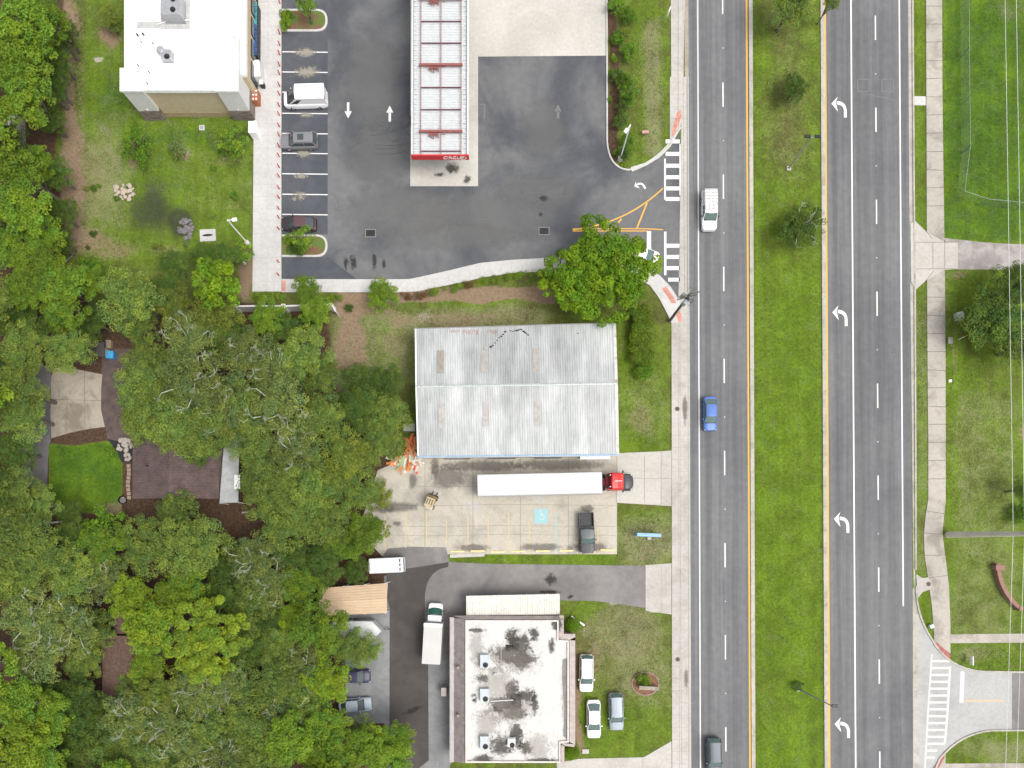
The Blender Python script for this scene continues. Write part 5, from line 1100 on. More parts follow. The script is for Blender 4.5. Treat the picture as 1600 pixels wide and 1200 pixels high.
def body_rings(L, W, zb, z0=.28, nose=.72, tail=.80):
    rs = []
    for t in (-1, -.985, -.93, -.8, -.55, -.2, .2, .5, .75, .88, .95, .985, 1):
        a = abs(t); end = nose if t > 0 else tail
        k = 1-.02*max(0, a-.4) if a < .8 else bez(.985, end, ((a-.8)/.2)**2.2)
        hw = W/2*k; z = zb(t); zz0 = z0+(.12*max(0, (a-.9)/.1))
        if a == 1: z -= .10
        h = [(hw*.97, zz0), (hw, zz0+.22), (hw, z-.22), (hw*.955, z-.06), (hw*.80, z), (hw*.4, z+.02), (0, z+.025)]
        rs.append([(t*L/2, y, zz) for y, zz in h]+[(t*L/2, -y, zz) for y, zz in h[-2::-1]])
    return rs
def cabin(e, W, zb, H, xr0, xr1, xf1, xf0, paintm, glass, solid_sides=False, sunroof=False, wtk=.70, dome=.05, roofm=None):
    wb, wt = W/2*.91, W/2*wtk
    def edge(x, w, z, bulge, n=6): return [(x+bulge*(1-(2*i/n-1)**2), w*(2*i/n-1), z) for i in range(n+1)]
    def sheet_(A, B): 
        n = len(A); return MB().add(A+B, [(i, i+1, n+i+1, n+i) for i in range(n-1)])
    fb, ft, rb, rt = edge(xf0, wb*.97, zb, .16), edge(xf1, wt, H-.02, .10), edge(xr0, wb*.95, zb, -.12), edge(xr1, wt*.97, H-.03, -.08)
    sheet_(fb, ft).build('windshield', glass, e, smooth=True)
    if solid_sides != 'van': sheet_(rt, rb).build('rear_window', glass, e, smooth=True)
    else: sheet_(rt, rb).build('rear_door', paintm, e, smooth=True)
    for s in (1, -1):
        m = MB(); y0, y1 = s*wb, s*(wt+.01); f = (0, 1, 2, 3) if s < 0 else (3, 2, 1, 0)
        xm = (xr1+xf1)/2
        m.add([(xr0, y0, zb), (xf0, y0, zb), (xf1, y1, H-.05), (xr1, y1, H-.05)], [f])
        if solid_sides == 'van':
            m.build('side_panel', paintm, e); k = MB(); d = .35
            k.add([(xf0-1.15, s*(wb+.006), zb+.08), (xf0-.25, s*(wb+.006), zb+.08), (xf1-.15, s*(bez(wb, wt, .72)+.012), bez(zb, H, .72)), (xf1-.75, s*(bez(wb, wt, .72)+.012), bez(zb, H, .72))], [f]); k.build('side_window', glass, e)
        else:
            m.build('side_window', glass, e); k = MB()
            for q in (((xf0+.02, y0*1.0, zb-.02), (xf1, y1*.99, H-.03), .045, .035), ((xr0, y0, zb-.02), (xr1, y1*.98, H-.04), .07, .05), ((xm, y0*1.0, zb), (xm, y1, H-.04), .035, .035)): MB().tube(*q, 6).build('pillar', paintm, e)
    n, m_ = 8, 6; vs = []
    for i in range(n+1):
        t = i/n; 
        for j in range(m_+1):
            s = 2*j/m_-1; bx = bez(-.08, .10, t)*(1-s*s)
            x = bez(xr1, xf1, t)+bx; z = H-.03+dome*(1-s*s)*(1-(2*t-1)**4*.6)+.0; vs.append((x, s*(wt+.035), z+(.0 if abs(s) < .99 else -.03)))
    MB().add(vs, [(i*(m_+1)+j, (i+1)*(m_+1)+j, (i+1)*(m_+1)+j+1, i*(m_+1)+j+1) for i in range(n) for j in range(m_)]).build('roof', roofm or paintm, e, smooth=True)
    if sunroof: xm = bez(xr1, xf1, .66); MB().box(xm-.45, xm+.35, -.38, .38, H+.0, H+dome+.002, bev=.02).build('sunroof', glass, e)
def car(u, v, du, dv, L, W, H, col, name, label, cat, typ='sedan', glass=None, z=0.012, metal=0., sunroof=False, group=None, rails=False, rough=.35, roofcol=None):
    c = P(u, v, .9); e = empty(name, (c.x, c.y, z), math.atan2(-dv, du), label, cat, group); pm = paint('car_paint_%02d_%02d_%02d' % tuple(int(q*99) for q in col), col, metal, rough)
    glass = glass or M_CGLASS; hb = .93 if typ == 'sedan' else 1.05
    if typ == 'sedan': zb = lambda t: hb-.20*max(0, (t-.28)/.72)**1.3-.05*max(0, (-t-.6)/.4); cab = (-.40*L, -.23*L, .09*L, .24*L)
    elif typ == 'hatch': zb = lambda t: hb-.24*max(0, (t-.35)/.65)**1.3; cab = (-.47*L, -.38*L, .10*L, .27*L)
    elif typ == 'suv': zb = lambda t: hb-.14*max(0, (t-.30)/.7)**1.5; cab = (-.475*L, -.40*L, .10*L, .235*L)
    elif typ == 'van': hb = 1.25; zb = lambda t: hb-.25*max(0, (t-.55)/.45)**1.2; cab = (-.492*L, -.485*L, .17*L, .37*L)
    elif typ == 'pickup': hb = 1.12; zb = lambda t: hb-.12*max(0, (t-.35)/.65)**1.5; cab = (-.12*L, -.07*L, .13*L, .235*L)
    b = MB().loft(body_rings(L, W, zb)); 
    if typ == 'pickup':
        rs = body_rings(L, W, zb); i0 = [i for i, r in enumerate(rs) if r[0][0] > -.13*L][0]; fr_ = rs[i0:]; x0 = -.13*L
        first = [(x0, p[1], p[2]) for p in rs[i0]]; b = MB().loft([first]+fr_).build('body', pm, e, smooth=False)
        bed = MB(); xr = -L/2+.03; hw = W/2*.985; h = 1.10
        bed.box(xr, x0-.03, hw-.11, hw, .45, h, bev=.02).box(xr, x0-.03, -hw, -hw+.11, .45, h, bev=.02).box(x0-.12, x0-.04, -hw+.1, hw-.1, .55, h, bev=.01).build('bed_side', pm, e)
        MB().box(xr-.02, xr+.07, -hw+.12, hw-.12, .5, h, bev=.02).build('tailgate', pm, e)
        m = MB(); m.box(xr+.07, x0-.12, -hw+.11, hw-.11, .5, .58)
        for i in range(12): y = -hw+.18+i*(2*hw-.36)/11; m.box(xr+.1, x0-.14, y-.02, y+.02, .58, .60)
        m.build('bed_liner', M_TRIM, e)
    else: b = b.build('body', pm, e, smooth=True); 
    cabin(e, W, zb((cab[0]+cab[3])/L)+.0, H, *cab, pm, glass, 'van' if typ == 'van' else False, sunroof, .72 if typ in ('sedan', 'hatch') else .79 if typ != 'van' else .95, .05, roofcol)
    MB().box(cab[3]-.03, cab[3]+.22, -W/2*.80, W/2*.80, zb(.45)-.03, zb(.45)+.028, bev=.01).build('cowl', M_TRIM, e)
    if typ != 'van':
        m = MB()
        for s in (1, -1): m.tube((cab[3]+.2, s*W*.36, zb(.5)+.004), (L*.47, s*W*.30, zb(.94)-.0), .012, None, 4)
        m.build('hood_seam', M_TRIM, e)
    r = .33 if typ in ('sedan', 'hatch') else .38
    for x in (-.29*L, .31*L):
        for s in (1, -1): wheel(e, x, s*(W/2-.12), r)
    for s in (1, -1):
        MB().box(L*.44, L*.487, s*W*.36-.14, s*W*.36+.14, zb(.93)-.24, zb(.93)-.06, bev=.03).build('headlight', M_HEAD, e)
        if typ != 'pickup': MB().box(-L*.492, -L*.455, s*W*.37-.12, s*W*.37+.12, zb(-.93)-.25, zb(-.93)-.03, bev=.03).build('taillight', M_TAIL, e)
        else: MB().box(-L/2+.0, -L/2+.06, s*W*.46-.07, s*W*.46+.06, .75, 1.08, bev=.01).build('taillight', M_TAIL, e)
        MB().box(cab[3]-.42, cab[3]-.26, s*(W/2+.10)-.10, s*(W/2+.10)+.08, zb(.3)-.02, zb(.3)+.15, bev=.03).build('mirror', pm if typ != 'pickup' else M_TRIM, e)
    MB().box(L*.482, L*.497, -W*.28, W*.28, .35, .62, bev=.01).build('grille', M_TRIM, e); MB().box(-L*.497, -L*.488, -.28, .28, .55, .70).build('number_plate', M_WHITEP, e)
    if rails:
        for s in (1, -1): MB().tube((cab[1]+.1, s*W*.37, H+.03), (cab[2]-.1, s*W*.37, H+.03), .025, None, 6).build('roof_rail', M_TRIM, e)
    return e, pm
WH = (.80, .80, .80)
e, pm = car(477.5, 154.5, -1, .03, 5.75, 2.05, 2.55, WH, 'cargo_van', 'white cargo van parked nose-in by the red bollards', 'van', 'van')
m = MB()
for i in range(5): m.box(-2.4, .6, -.55+i*.27, -.50+i*.27, 2.57, 2.60)
m.build('roof_rib', paint('rib_white', (.66, .67, .68)), e); MB().box(-2.9, -2.8, -.85, .85, 2.1, 2.25).build('rear_light_bar', M_TRIM, e)
car(467.5, 219.5, -1, .02, 4.8, 1.95, 1.72, (.20, .20, .21), 'parked_car', 'grey metallic SUV with sunroof parked nose-in below the white van', 'car', 'suv', metal=.5, sunroof=True, rails=True)
car(466.5, 348.5, -1, -.03, 4.6, 1.8, 1.45, (.035, .022, .026), 'parked_car', 'dark maroon-black sedan parked beside the lower planting island', 'car', 'sedan', roofcol=paint('maroon_roof', (.09, .045, .052)))
e, pm = car(1108.5, 329, 0, 1, 5.2, 2.0, 1.85, WH, 'work_truck', 'white pickup with covered bed and ladder rack driving past the crossing', 'truck', 'pickup', M_CGLASSG)
MB().box(-2.5, -.35, -.86, .86, 1.08, 1.80, bev=.08).build('bed_cover', pm, e)
m = MB()
for i in range(7): x = -2.35+i*.42; m.box(x-.03, x+.03, -.84, .84, 1.9, 1.95)
for y in (-.8, -.27, .27, .8): m.box(-2.45, .5, y-.025, y+.025, 1.96, 2.0)
for x in (-2.3, -.5):
    for y in (-.8, .8): m.box(x-.03, x+.03, y-.03, y+.03, 1.78, 1.9)
m.build('ladder_rack', simple('rack_grey', (.50, .47, .46), .5, .3, .15), e)
car(1003.5, 398, 1, .22, 4.5, 1.8, 1.55, WH, 'parked_car', 'white hatchback nosing out from under the big bright tree', 'car', 'hatch', M_CGLASSG)
car(1110.3, 646, .01, 1, 4.5, 1.8, 1.45, (.07, .15, .42), 'moving_car', 'blue sedan driving along the road past the warehouse', 'car', 'sedan', M_CGLASSG, metal=.2)
car(1116, 1182, .015, 1, 4.8, 1.9, 1.65, (.07, .09, .11), 'moving_car', 'dark slate SUV driving at the bottom edge of the road', 'car', 'suv', M_CGLASSG, metal=.3, rails=True)
e, pm = car(917, 832.5, .045, 1, 5.35, 2.0, 1.85, (.035, .036, .04), 'pickup_truck', 'black pickup parked in the warehouse yard against the wheel stops', 'truck', 'pickup', M_CGLASSG, z=.03, roofcol=paint('dark_roof', (.10, .105, .11)))
car(916.3, 1052, -.01, 1, 4.85, 1.85, 1.72, WH, 'parked_car', 'white SUV on the office lawn closest to the building, topmost of the three', 'car', 'suv', M_CGLASSG, rails=True)
car(928, 1124, .01, 1, 5.0, 1.85, 1.45, WH, 'parked_car', 'white sedan on the office lawn, lowest of the three cars', 'car', 'sedan', M_CGLASSG)
car(963, 1112, .03, 1, 4.85, 1.9, 1.72, (.28, .32, .36), 'parked_car', 'blue-grey SUV on the office lawn, right of the white sedan', 'car', 'suv', M_CGLASSG, metal=.4, rails=True)
car(554, 1057, 1, 0, 4.0, 1.75, 1.5, (.02, .02, .06), 'parked_car', 'small navy car half under the trees in the rear parking', 'car', 'hatch')
car(554.5, 1102, 1, -.07, 4.3, 1.8, 1.45, (.36, .42, .48), 'parked_car', 'silver-blue sedan below the navy car in the rear parking', 'car', 'sedan', metal=.4, rough=.3)
# ---- articulated truck
def rot_e(name, u, v, h, ang, lab, cat, z=.03):
    c = P(u, v, h); return empty(name, (c.x, c.y, z), ang, lab, cat)
e = rot_e('semi_trailer', 843.5, 756.3, 4.1, .022, 'long white box semi-trailer coupled behind the red tractor', 'trailer')
M_TRL = simple('trailer_white', (.53, .54, .54), .4, 0, .03, .5)
MB().box(-7.9, 7.9, -1.33, 1.33, 1.2, 4.05, bev=.05).build('box', M_TRL, e)
m = MB()
for i in range(26): x = -7.6+i*.61; m.box(x-.01, x+.01, -1.28, 1.28, 4.05, 4.058)
m.box(-7.9, 7.9, 1.27, 1.345, 3.95, 4.07).box(-7.9, 7.9, -1.345, -1.27, 3.95, 4.07); m.build('roof_rail', simple('rail_offwhite', (.46, .47, .47), .4), e)
MB().box(-7.93, -7.9, -1.25, 1.25, 1.3, 3.95).build('rear_door', M_STEEL, e); MB().box(-7.5, 7, -.5, .5, .95, 1.2).build('chassis', M_DKMET, e)
for x in (-6.6, -5.3):
    for y in (-1.05, -.75, .75, 1.05): wheel(e, x, y, .5, .26)
for y in (-.9, .9): MB().box(4.3, 4.45, y-.07, y+.07, .05, 1.0).build('landing_leg', M_GREYMET, e)
MB().box(-7.9, -7.8, -1.1, 1.1, .45, .6).build('underrun_bar', M_GREYMET, e)
e = rot_e('tractor_unit', 966, 752.5, 2.0, .0, 'red tractor unit with black bonnet at the front of the white trailer', 'truck')
RED = paint('truck_red', (.62, .02, .025)); DRK = paint('truck_charcoal', (.035, .038, .045))
m = MB(); m.box(-2.6, 2.0, -.45, -.3, .75, 1.0).box(-2.6, 2.0, .3, .45, .75, 1.0).box(-2.2, -1.4, -.45, .45, 1.0, 1.12); m.build('chassis', simple('dark_red_frame', (.10, .02, .02), .6), e)
rg_ = []
for x, w, z in ((-1.0, .98, 3.0), (-.9, 1.08, 3.12), (-.2, 1.1, 3.0), (.45, 1.08, 2.7), (.62, 1.02, 2.5)):
    rg_.append([(x, w, .8), (x, w, z-.35), (x, w*.86, z-.08), (x, w*.5, z), (x, 0, z+.03), (x, -w*.5, z), (x, -w*.86, z-.08), (x, -w, z-.35), (x, -w, .8)])
MB().loft(rg_).build('cab', RED, e, smooth=False)
for s in (1, -1): m = MB().add([(-1.55, s*1.0, 1.0), (-.98, s*1.07, 1.0), (-.98, s*1.07, 2.95), (-1.45, s*1.0, 2.6)], [(0, 1, 2, 3)]).add([(-1.55, s*.96, 1.0), (-.98, s*1.03, 1.0), (-.98, s*1.03, 2.95), (-1.45, s*.96, 2.6)], [(3, 2, 1, 0)]).add([(-1.55, s*1.0, 1.0), (-1.45, s*1.0, 2.6), (-1.45, s*.96, 2.6), (-1.55, s*.96, 1.0)], [(0, 1, 2, 3)]).add([(-1.45, s*1.0, 2.6), (-.98, s*1.07, 2.95), (-.98, s*1.03, 2.95), (-1.45, s*.96, 2.6)], [(0, 1, 2, 3)]).build('side_fairing', RED, e)
MB().box(-1.55, -1.0, -.7, .7, 1.0, 1.5, bev=.05).build('battery_box', simple('deep_red', (.20, .02, .03), .6), e); 
for s in (-.75, .75): MB().tube((-1.2, s, 1.0), (-1.2, s, 3.2), .08, None, 8).build('exhaust_stack', M_STEEL, e)
m = MB().path([(-1.1, .1, 1.7), (-1.6, .2, 1.5), (-1.9, .0, 1.7), (-2.2, 0, 1.6)], [.03]*4, 5).path([(-1.1, -.2, 1.7), (-1.5, -.3, 1.4), (-1.9, -.1, 1.6), (-2.2, -.1, 1.6)], [.03]*4, 5); m.build('air_hose', simple('hose_red', (.3, .02, .02)), e)
MB().add([(.60, -.98, 1.75), (.60, .98, 1.75), (.45, .86, 2.55), (.45, -.86, 2.55), (.98, .78, 1.7), (.98, -.78, 1.7)], [(5, 4, 2, 3), (4, 1, 2), (0, 5, 3)]).build('windshield', M_CGLASS, e)
hd = []
for x, w, z in ((.6, 1.02, 1.72), (1.0, 1.04, 1.72), (1.5, 1.0, 1.62), (1.85, .88, 1.5), (2.02, .66, 1.38), (2.08, .45, 1.25)):
    hd.append([(x, w, .6), (x, w, z-.30), (x, w*.85, z-.06), (x, w*.4, z), (x, 0, z+.02), (x, -w*.4, z), (x, -w*.85, z-.06), (x, -w, z-.30), (x, -w, .6)])
MB().loft(hd).build('bonnet', DRK, e, smooth=False)
MB().box(-.6, .35, -.06, .06, 3.03, 3.10).build('roof_marker', simple('pale_marker', (.6, .45, .45)), e); m = MB()
for y in (-.7, -.35, .35, .7): m.box(.25, .38, y-.06, y+.06, 2.76, 2.86)
m.build('marker_light', simple('amber', (.7, .3, .05)), e)
for s in (1, -1):
    MB().box(1.75, 1.95, s*.8-.12, s*.8+.12, .95, 1.15, bev=.03).build('headlight', M_HEAD, e); k = MB().box(.55, .65, s*1.2-.06, s*1.35+.06, 1.7, 2.4) if s > 0 else MB().box(.55, .65, -1.41, -1.14, 1.7, 2.4); k.build('mirror', M_TRIM, e); MB().tube((.55, s*1.0, 2.1), (.6, s*1.2, 2.1), .02).build('mirror_arm', M_TRIM, e)
    wheel(e, 1.35, s*.95, .5, .28); 
    for x in (-2.0, -.7): wheel(e, x, s*.85, .5, .45)
MB().box(2.05, 2.16, -.95, .95, .45, .8, bev=.04).build('bumper', M_STEEL, e)
# ---- box truck by the office
e = rot_e('box_truck', 677.5, 992, 1.8, math.atan2(1, .055), 'white box truck with cream cargo body parked beside the brown mansard', 'truck', .02)
MB().box(-3.55, 1.65, -1.18, 1.18, .95, 3.25, bev=.05).build('cargo_box', simple('cream_white_box', (.50, .49, .465), .5, 0, .04, .5), e)
m = MB()
for i in range(8): y = -1.0+i*.286; m.box(-3.5, 1.6, y-.01, y+.01, 3.25, 3.258)
m.build('roof_seam', simple('seam_grey', (.45, .44, .42)), e); MB().box(1.2, 1.66, -1.19, 1.19, 3.255, 3.30, bev=.01).build('front_cap', M_WHITEP, e)
MB().box(-3.3, 3.2, -.45, .45, .6, .9).build('chassis', M_DKMET, e)
rg_ = [[(x, w, .55), (x, w, z-.3), (x, w*.9, z-.05), (x, 0, z), (x, -w*.9, z-.05), (x, -w, z-.3), (x, -w, .55)] for x, w, z in ((1.75, .9, 2.1), (2.55, .93, 2.12))]
WP = paint('truck_white', WH); MB().loft(rg_).build('cab', WP, e)
MB().loft([[(x, w, .5), (x, w, z-.22), (x, w*.9, z-.05), (x, 0, z), (x, -w*.9, z-.05), (x, -w, z-.22), (x, -w, .5)] for x, w, z in ((2.55, .95, 1.3), (3.3, .97, 1.28), (3.75, .92, 1.2), (3.95, .82, 1.1), (4.03, .62, 1.0))]).build('hood', WP, e)
n = 6; A = [(2.60+.12*(1-(2*i/n-1)**2), .82*(2*i/n-1), 2.02) for i in range(n+1)]; B = [(3.28+.22*(1-(2*i/n-1)**2), .88*(2*i/n-1), 1.30) for i in range(n+1)]
MB().add(A+B, [(i, n+1+i, n+2+i, i+1) for i in range(n)]).build('windshield', simple('teal_glass', (.03, .10, .075), .08), e, smooth=True)
for s in (1, -1):
    MB().add([(2.55, s*.93, 1.3), (3.25, s*.9, 1.3), (2.62, s*.86, 2.02), (2.55, s*.88, 2.02)], [(0, 1, 2, 3)]).build('side_window', M_CGLASS, e); MB().box(3.0, 3.15, s*1.1-.12, s*1.1+.12, 1.35, 1.75, bev=.03).build('mirror', M_TRIM, e)
    MB().box(3.78, 3.92, s*.72-.12, s*.72+.12, .85, 1.02, bev=.02).build('headlight', M_HEAD, e); wheel(e, 3.0, s*.85, .42); wheel(e, -1.9, s*.8, .42, .45); MB().box(-3.58, -3.54, s*.95-.08, s*.95+.08, .95, 1.15).build('taillight', M_TAIL, e)
MB().box(-3.57, -3.55, -1.1, 1.1, 1.0, 3.1).build('roller_door', M_STEEL, e)
# ---- V-nose enclosed trailer
e = rot_e('enclosed_trailer', 551, 985.5, 2.2, .0, 'white V-nosed enclosed trailer parked south of the peach carport', 'trailer', .02)
nose = [(-4.3, -1.25), (2.55, -1.25), (3.75, 0), (2.55, 1.25), (-4.3, 1.25)]
MB().prism(nose, .5, 2.5).build('body', simple('trailer_pale', (.56, .57, .57), .45, 0, .08, 1.2), e); MB().prism([(x*.985, y*.97) for x, y in nose], 2.503, 2.55).build('roof', simple('trailer_pale', (.6, .6, .6)), e)
MB().box(-.35, .35, -.3, .3, 2.55, 2.68, bev=.03).build('roof_vent', M_GREYMET, e)
MB().box(3.6, 4.5, -.05, .05, .4, .55).tube((4.45, 0, .4), (4.45, 0, .6), .08).build('drawbar', M_DKMET, e); MB().tube((4.15, .15, .05), (4.15, .15, .9), .05).build('jack', M_STEEL, e)
for x in (-.9, .1):
    for s in (1, -1): wheel(e, x, s*1.25, .36)
# ---- white minibus at the yard edge
e = rot_e('minibus', 603, 883.5, 2.6, .045, 'white minibus with roof rails beside the trees left of the yard', 'bus', .02)
bw = simple('bus_white', (.72, .73, .74), .45, 0, .04)
rg_ = [[(x, w, .45), (x, w, z-.28), (x, w*.93, z-.08), (x, w*.5, z), (x, 0, z+.02), (x, -w*.5, z), (x, -w*.93, z-.08), (x, -w, z-.28), (x, -w, .45)] for x, w, z in ((-2.25, .90, 2.5), (-2.15, .97, 2.58), (1.7, .98, 2.6), (2.1, .96, 2.58), (2.2, .9, 2.5))]
MB().loft(rg_).build('body', bw, e)
for s in (1, -1): MB().tube((-2.1, s*.9, 2.72), (2.0, s*.9, 2.72), .035, None, 6).build('roof_rail', M_WHITEP, e); MB().box(-1.9, 1.8, s*.985-.01, s*.985+.01, 1.5, 2.2).build('side_window', M_CGLASS, e)
m = MB()
for x in (-2.0, 0, 1.95): m.box(x-.03, x+.03, -.9, .9, 2.68, 2.73)
m.build('rack_bar', M_WHITEP, e)
m = MB()
for y in (-.55, 0, .55): m.box(1.72, 1.88, y-.19, y+.19, 2.60, 2.64)
m.build('slot', M_TRIM, e); MB().box(2.19, 2.215, -.8, .8, 1.5, 2.25).build('windshield', M_CGLASS, e); m = MB()
for i in range(9): m.box(-1.9+i*.4, -1.88+i*.4, -.75, .75, 2.60, 2.628)
m.build('roof_rib', simple('rib_white2', (.60, .61, .62)), e)
for x in (-1.4, 1.3):
    for s in (1, -1): wheel(e, x, s*.88, .36)
# ---- forklift
e = rot_e('forklift', 673, 782, 1.6, math.radians(68), 'mud-stained yellow and black forklift with tan cab roof in the yard', 'forklift', .03)
YB_ = simple('muddy_yellow', (.28, .18, .07), .7, 0, .35, 4); TNR = simple('tan_roof_panel', (.42, .35, .22), .7, 0, .12, 3)
MB().box(-1.05, .75, -.5, .5, .35, 1.05, bev=.08).build('chassis', YB_, e); MB().box(-1.15, -.5, -.52, .52, .45, 1.25, bev=.1).build('counterweight', simple('cream_weight', (.55, .50, .40), .6, 0, .1), e)
for x, y in ((-.75, -.42), (-.75, .42), (.45, -.42), (.45, .42)): MB().box(x-.04, x+.04, y-.04, y+.04, 1.0, 2.1).build('guard_post', M_DKMET, e)
m = MB(); MB().box(-.95, .35, -.55, .55, 2.1, 2.2, bev=.05).build('cab_roof', TNR, e); m = MB()
for i in range(3): y = -.33+i*.33; m.box(-.6, .15, y-.09, y+.09, 2.2, 2.215)
m.build('roof_slot', simple('roof_slot_brown', (.16, .12, .06)), e); MB().box(.72, .88, -.42, -.28, .1, 2.0).box(.72, .88, .28, .42, .1, 2.0).box(.72, .85, -.42, .42, 1.85, 1.97).box(.72, .85, -.42, .42, .9, 1.0).build('mast', M_DKMET, e)
for s in (-.3, .3): MB().box(.9, 1.35, s-.06, s+.06, .08, .13).build('fork', M_DKMET, e)
MB().box(.5, .7, -.6, .6, .8, 1.1, bev=.03).build('front_cowl', YB_, e); MB().box(-.35, .05, -.22, .22, 1.05, 1.5, bev=.05).build('driver_seat', M_BLACK, e)
for x, r in ((-.75, .26), (.55, .34)):
    for s in (1, -1): wheel(e, x, s*.52, r, .22)
# ------------------------------------------------------------------ vegetation
def leaf_mat(name, c, var=.18):
    t = NT(name); oi = t.n('ShaderNodeObjectInfo'); at = t.attr('tint'); a = t.n('ShaderNodeSeparateXYZ'); t.l(at.outputs['Vector'], a.inputs[0])
    c2 = (c[0]*1.45+.012, c[1]*1.12, c[2]*.8); c3 = (c[0]*.68, c[1]*.82, c[2]*1.25)
    col = t.mix(a.outputs[1], c3, c2); col = t.scale(col, t.ss(a.outputs[0], 0, 1, .62, 1.38)); col = t.scale(col, t.ss(oi.outputs['Random'], 0, 1, 1-var, 1+var))
    t.done(col, .6, 0, .25)
    tr = t.n('ShaderNodeBsdfTranslucent'); t.l(t.scale(col, 1.1), tr.inputs['Color']); mx = t.n('ShaderNodeMixShader'); mx.inputs[0].default_value = .38
    t.l(t.b.outputs[0], mx.inputs[1]); t.l(tr.outputs[0], mx.inputs[2]); t.l(mx.outputs[0], t.out.inputs['Surface']); return t.m
LM = {'bright': leaf_mat('bright_leaves', (.155, .284, .024)), 'oak': leaf_mat('oak_leaves', (.170, .275, .050)), 'dark': leaf_mat('dark_leaves', (.090, .175, .028)), 'yellow': leaf_mat('yellow_green_leaves', (.19, .36, .016)), 'lime': leaf_mat('lime_leaves', (.185, .305, .022)),
      'moss': leaf_mat('mossy_leaves', (.180, .270, .070)), 'pine': leaf_mat('pine_needles', (.205, .33, .03)), 'crape': leaf_mat('broad_leaves', (.150, .30, .012)), 'hedge': leaf_mat('hedge_leaves', (.150, .265, .022)), 'olive': leaf_mat('olive_leaves', (.170, .245, .036)), 'fresh': leaf_mat('fresh_leaves', (.120, .270, .018))}
M_BARK = simple('bark', (.13, .11, .09), .95, 0, .25, 3); M_GREYB = simple('lichen_bark', (.40, .42, .33), .95, 0, .25, 3)
def leaf_mesh(name, centers, radii, per, size, rs, up=1.0, flat=.6, fill=.25, asp=.55):
    """leaf cards over tuft surfaces"""
    n = int(sum(per)) if hasattr(per, '__len__') else per*len(centers); idx = np.repeat(np.arange(len(centers)), per)
    c = np.array(centers)[idx]; r = np.array(radii)[idx]; N = len(idx)
    d = rs.normal(size=(N, 3)); d[:, 2] = np.abs(d[:, 2])*1.0-.35; d /= np.linalg.norm(d, axis=1)[:, None]
    rad = r*np.where(rs.rand(N) < fill, rs.uniform(.25, .9, N), rs.uniform(.82, 1.08, N)); p = c+d*rad[:, None]*np.array([1, 1, flat])
    nr = d+rs.normal(size=(N, 3))*.55; nr[:, 2] += up; nr /= np.linalg.norm(nr, axis=1)[:, None]
    t = np.cross(nr, rs.normal(size=(N, 3))); t /= np.linalg.norm(t, axis=1)[:, None]; b = np.cross(nr, t)
    s = size*rs.uniform(.6, 1.25, N)[:, None]; q = np.stack([p-t*s*.5, p+b*s*asp*.5, p+t*s*.5, p-b*s*asp*.5], 1)
    q[:, 1] += nr*s*.08; q[:, 3] += nr*s*.08
    me = bpy.data.meshes.new(name); me.vertices.add(N*4); me.vertices.foreach_set('co', q.reshape(-1).astype('f4')); me.loops.add(N*4); me.loops.foreach_set('vertex_index', np.arange(N*4, dtype='i4'))
    me.polygons.add(N); me.polygons.foreach_set('loop_start', np.arange(0, N*4, 4, dtype='i4')); me.update(); me.validate()
    tb = rs.rand(len(centers)); tc = rs.rand(len(centers))
    k0 = np.clip(tb[idx]*.45+rs.rand(N)*.55, 0, 1); k1 = np.clip(tc[idx]*.7+rs.rand(N)*.3, 0, 1)
    at = me.attributes.new('tint', 'FLOAT_VECTOR', 'POINT'); at.data.foreach_set('vector', np.repeat(np.stack([k0, k1, k0*0], 1), 4, 0).ravel().astype('f4'))
    return me
def crown_mesh(seed, R=4.5, ht=2.6, tufts=75, tr=(.55, 1.05), per=85, size=.30, lobes=5, flat=.6, fill=.25, asp=.55):
    rs = np.random.RandomState(seed); lob = [(rs.uniform(.25, .60)*R*math.cos(a), rs.uniform(.25, .6)*R*math.sin(a), rs.uniform(-.3, .3), R*rs.uniform(.36, .55)) for a in (np.arange(lobes)*2*PI/lobes+rs.uniform(-.4, .4, lobes))]+[(0, 0, .5, R*.55)]
    C_, r_ = [], []
    while len(C_) < tufts:
        l = lob[rs.randint(len(lob))]; d = rs.normal(size=3); d[2] = abs(d[2])*1.1-.25; d /= np.linalg.norm(d); k = rs.uniform(.7, 1.05)
        C_.append((l[0]+d[0]*l[3]*k, l[1]+d[1]*l[3]*k, l[2]+d[2]*l[3]*k*ht/R*1.15)); r_.append(rs.uniform(*tr))
    pr = [int(per*(r/np.mean(tr))**2) for r in r_]
    return leaf_mesh('crown_%d' % seed, C_, r_, pr, size, rs, flat=flat, fill=fill, asp=asp), lob
def limbs_mesh(lob, h, ht, seed, R=4.5, bark=None):
    r = random.Random(seed); m = MB(); k = max(.5, R/4.5); zb_ = h*.35; m.path([(0, 0, -h), (.1*k, .05*k, -h*.7), (0, .1*k, -h+zb_)], [.34*k, .26*k, .22*k], 8)
    for l in lob:
        a = Vector((0, .1*k, -h+zb_)); b = Vector((l[0], l[1], l[2]-.1*R)); mid = a.lerp(b, .5)+Vector((r.uniform(-.4, .4), r.uniform(-.4, .4), .3))*k
        m.path([a, mid, b], [.17*k, .12*k, .06*k], 6)
        for _ in range(5):
            d = Vector((r.uniform(-1, 1), r.uniform(-1, 1), r.uniform(.1, .8))).normalized()*l[3]*r.uniform(.5, .95); m.path([b, b+d*.5+Vector((0, 0, .1)), b+d], [.055*k, .035*k, .012*k], 5)
    me = bpy.data.meshes.new('limbs'); me.from_pydata(m.v, [], m.f); me.materials.append(bark or M_BARK); return me
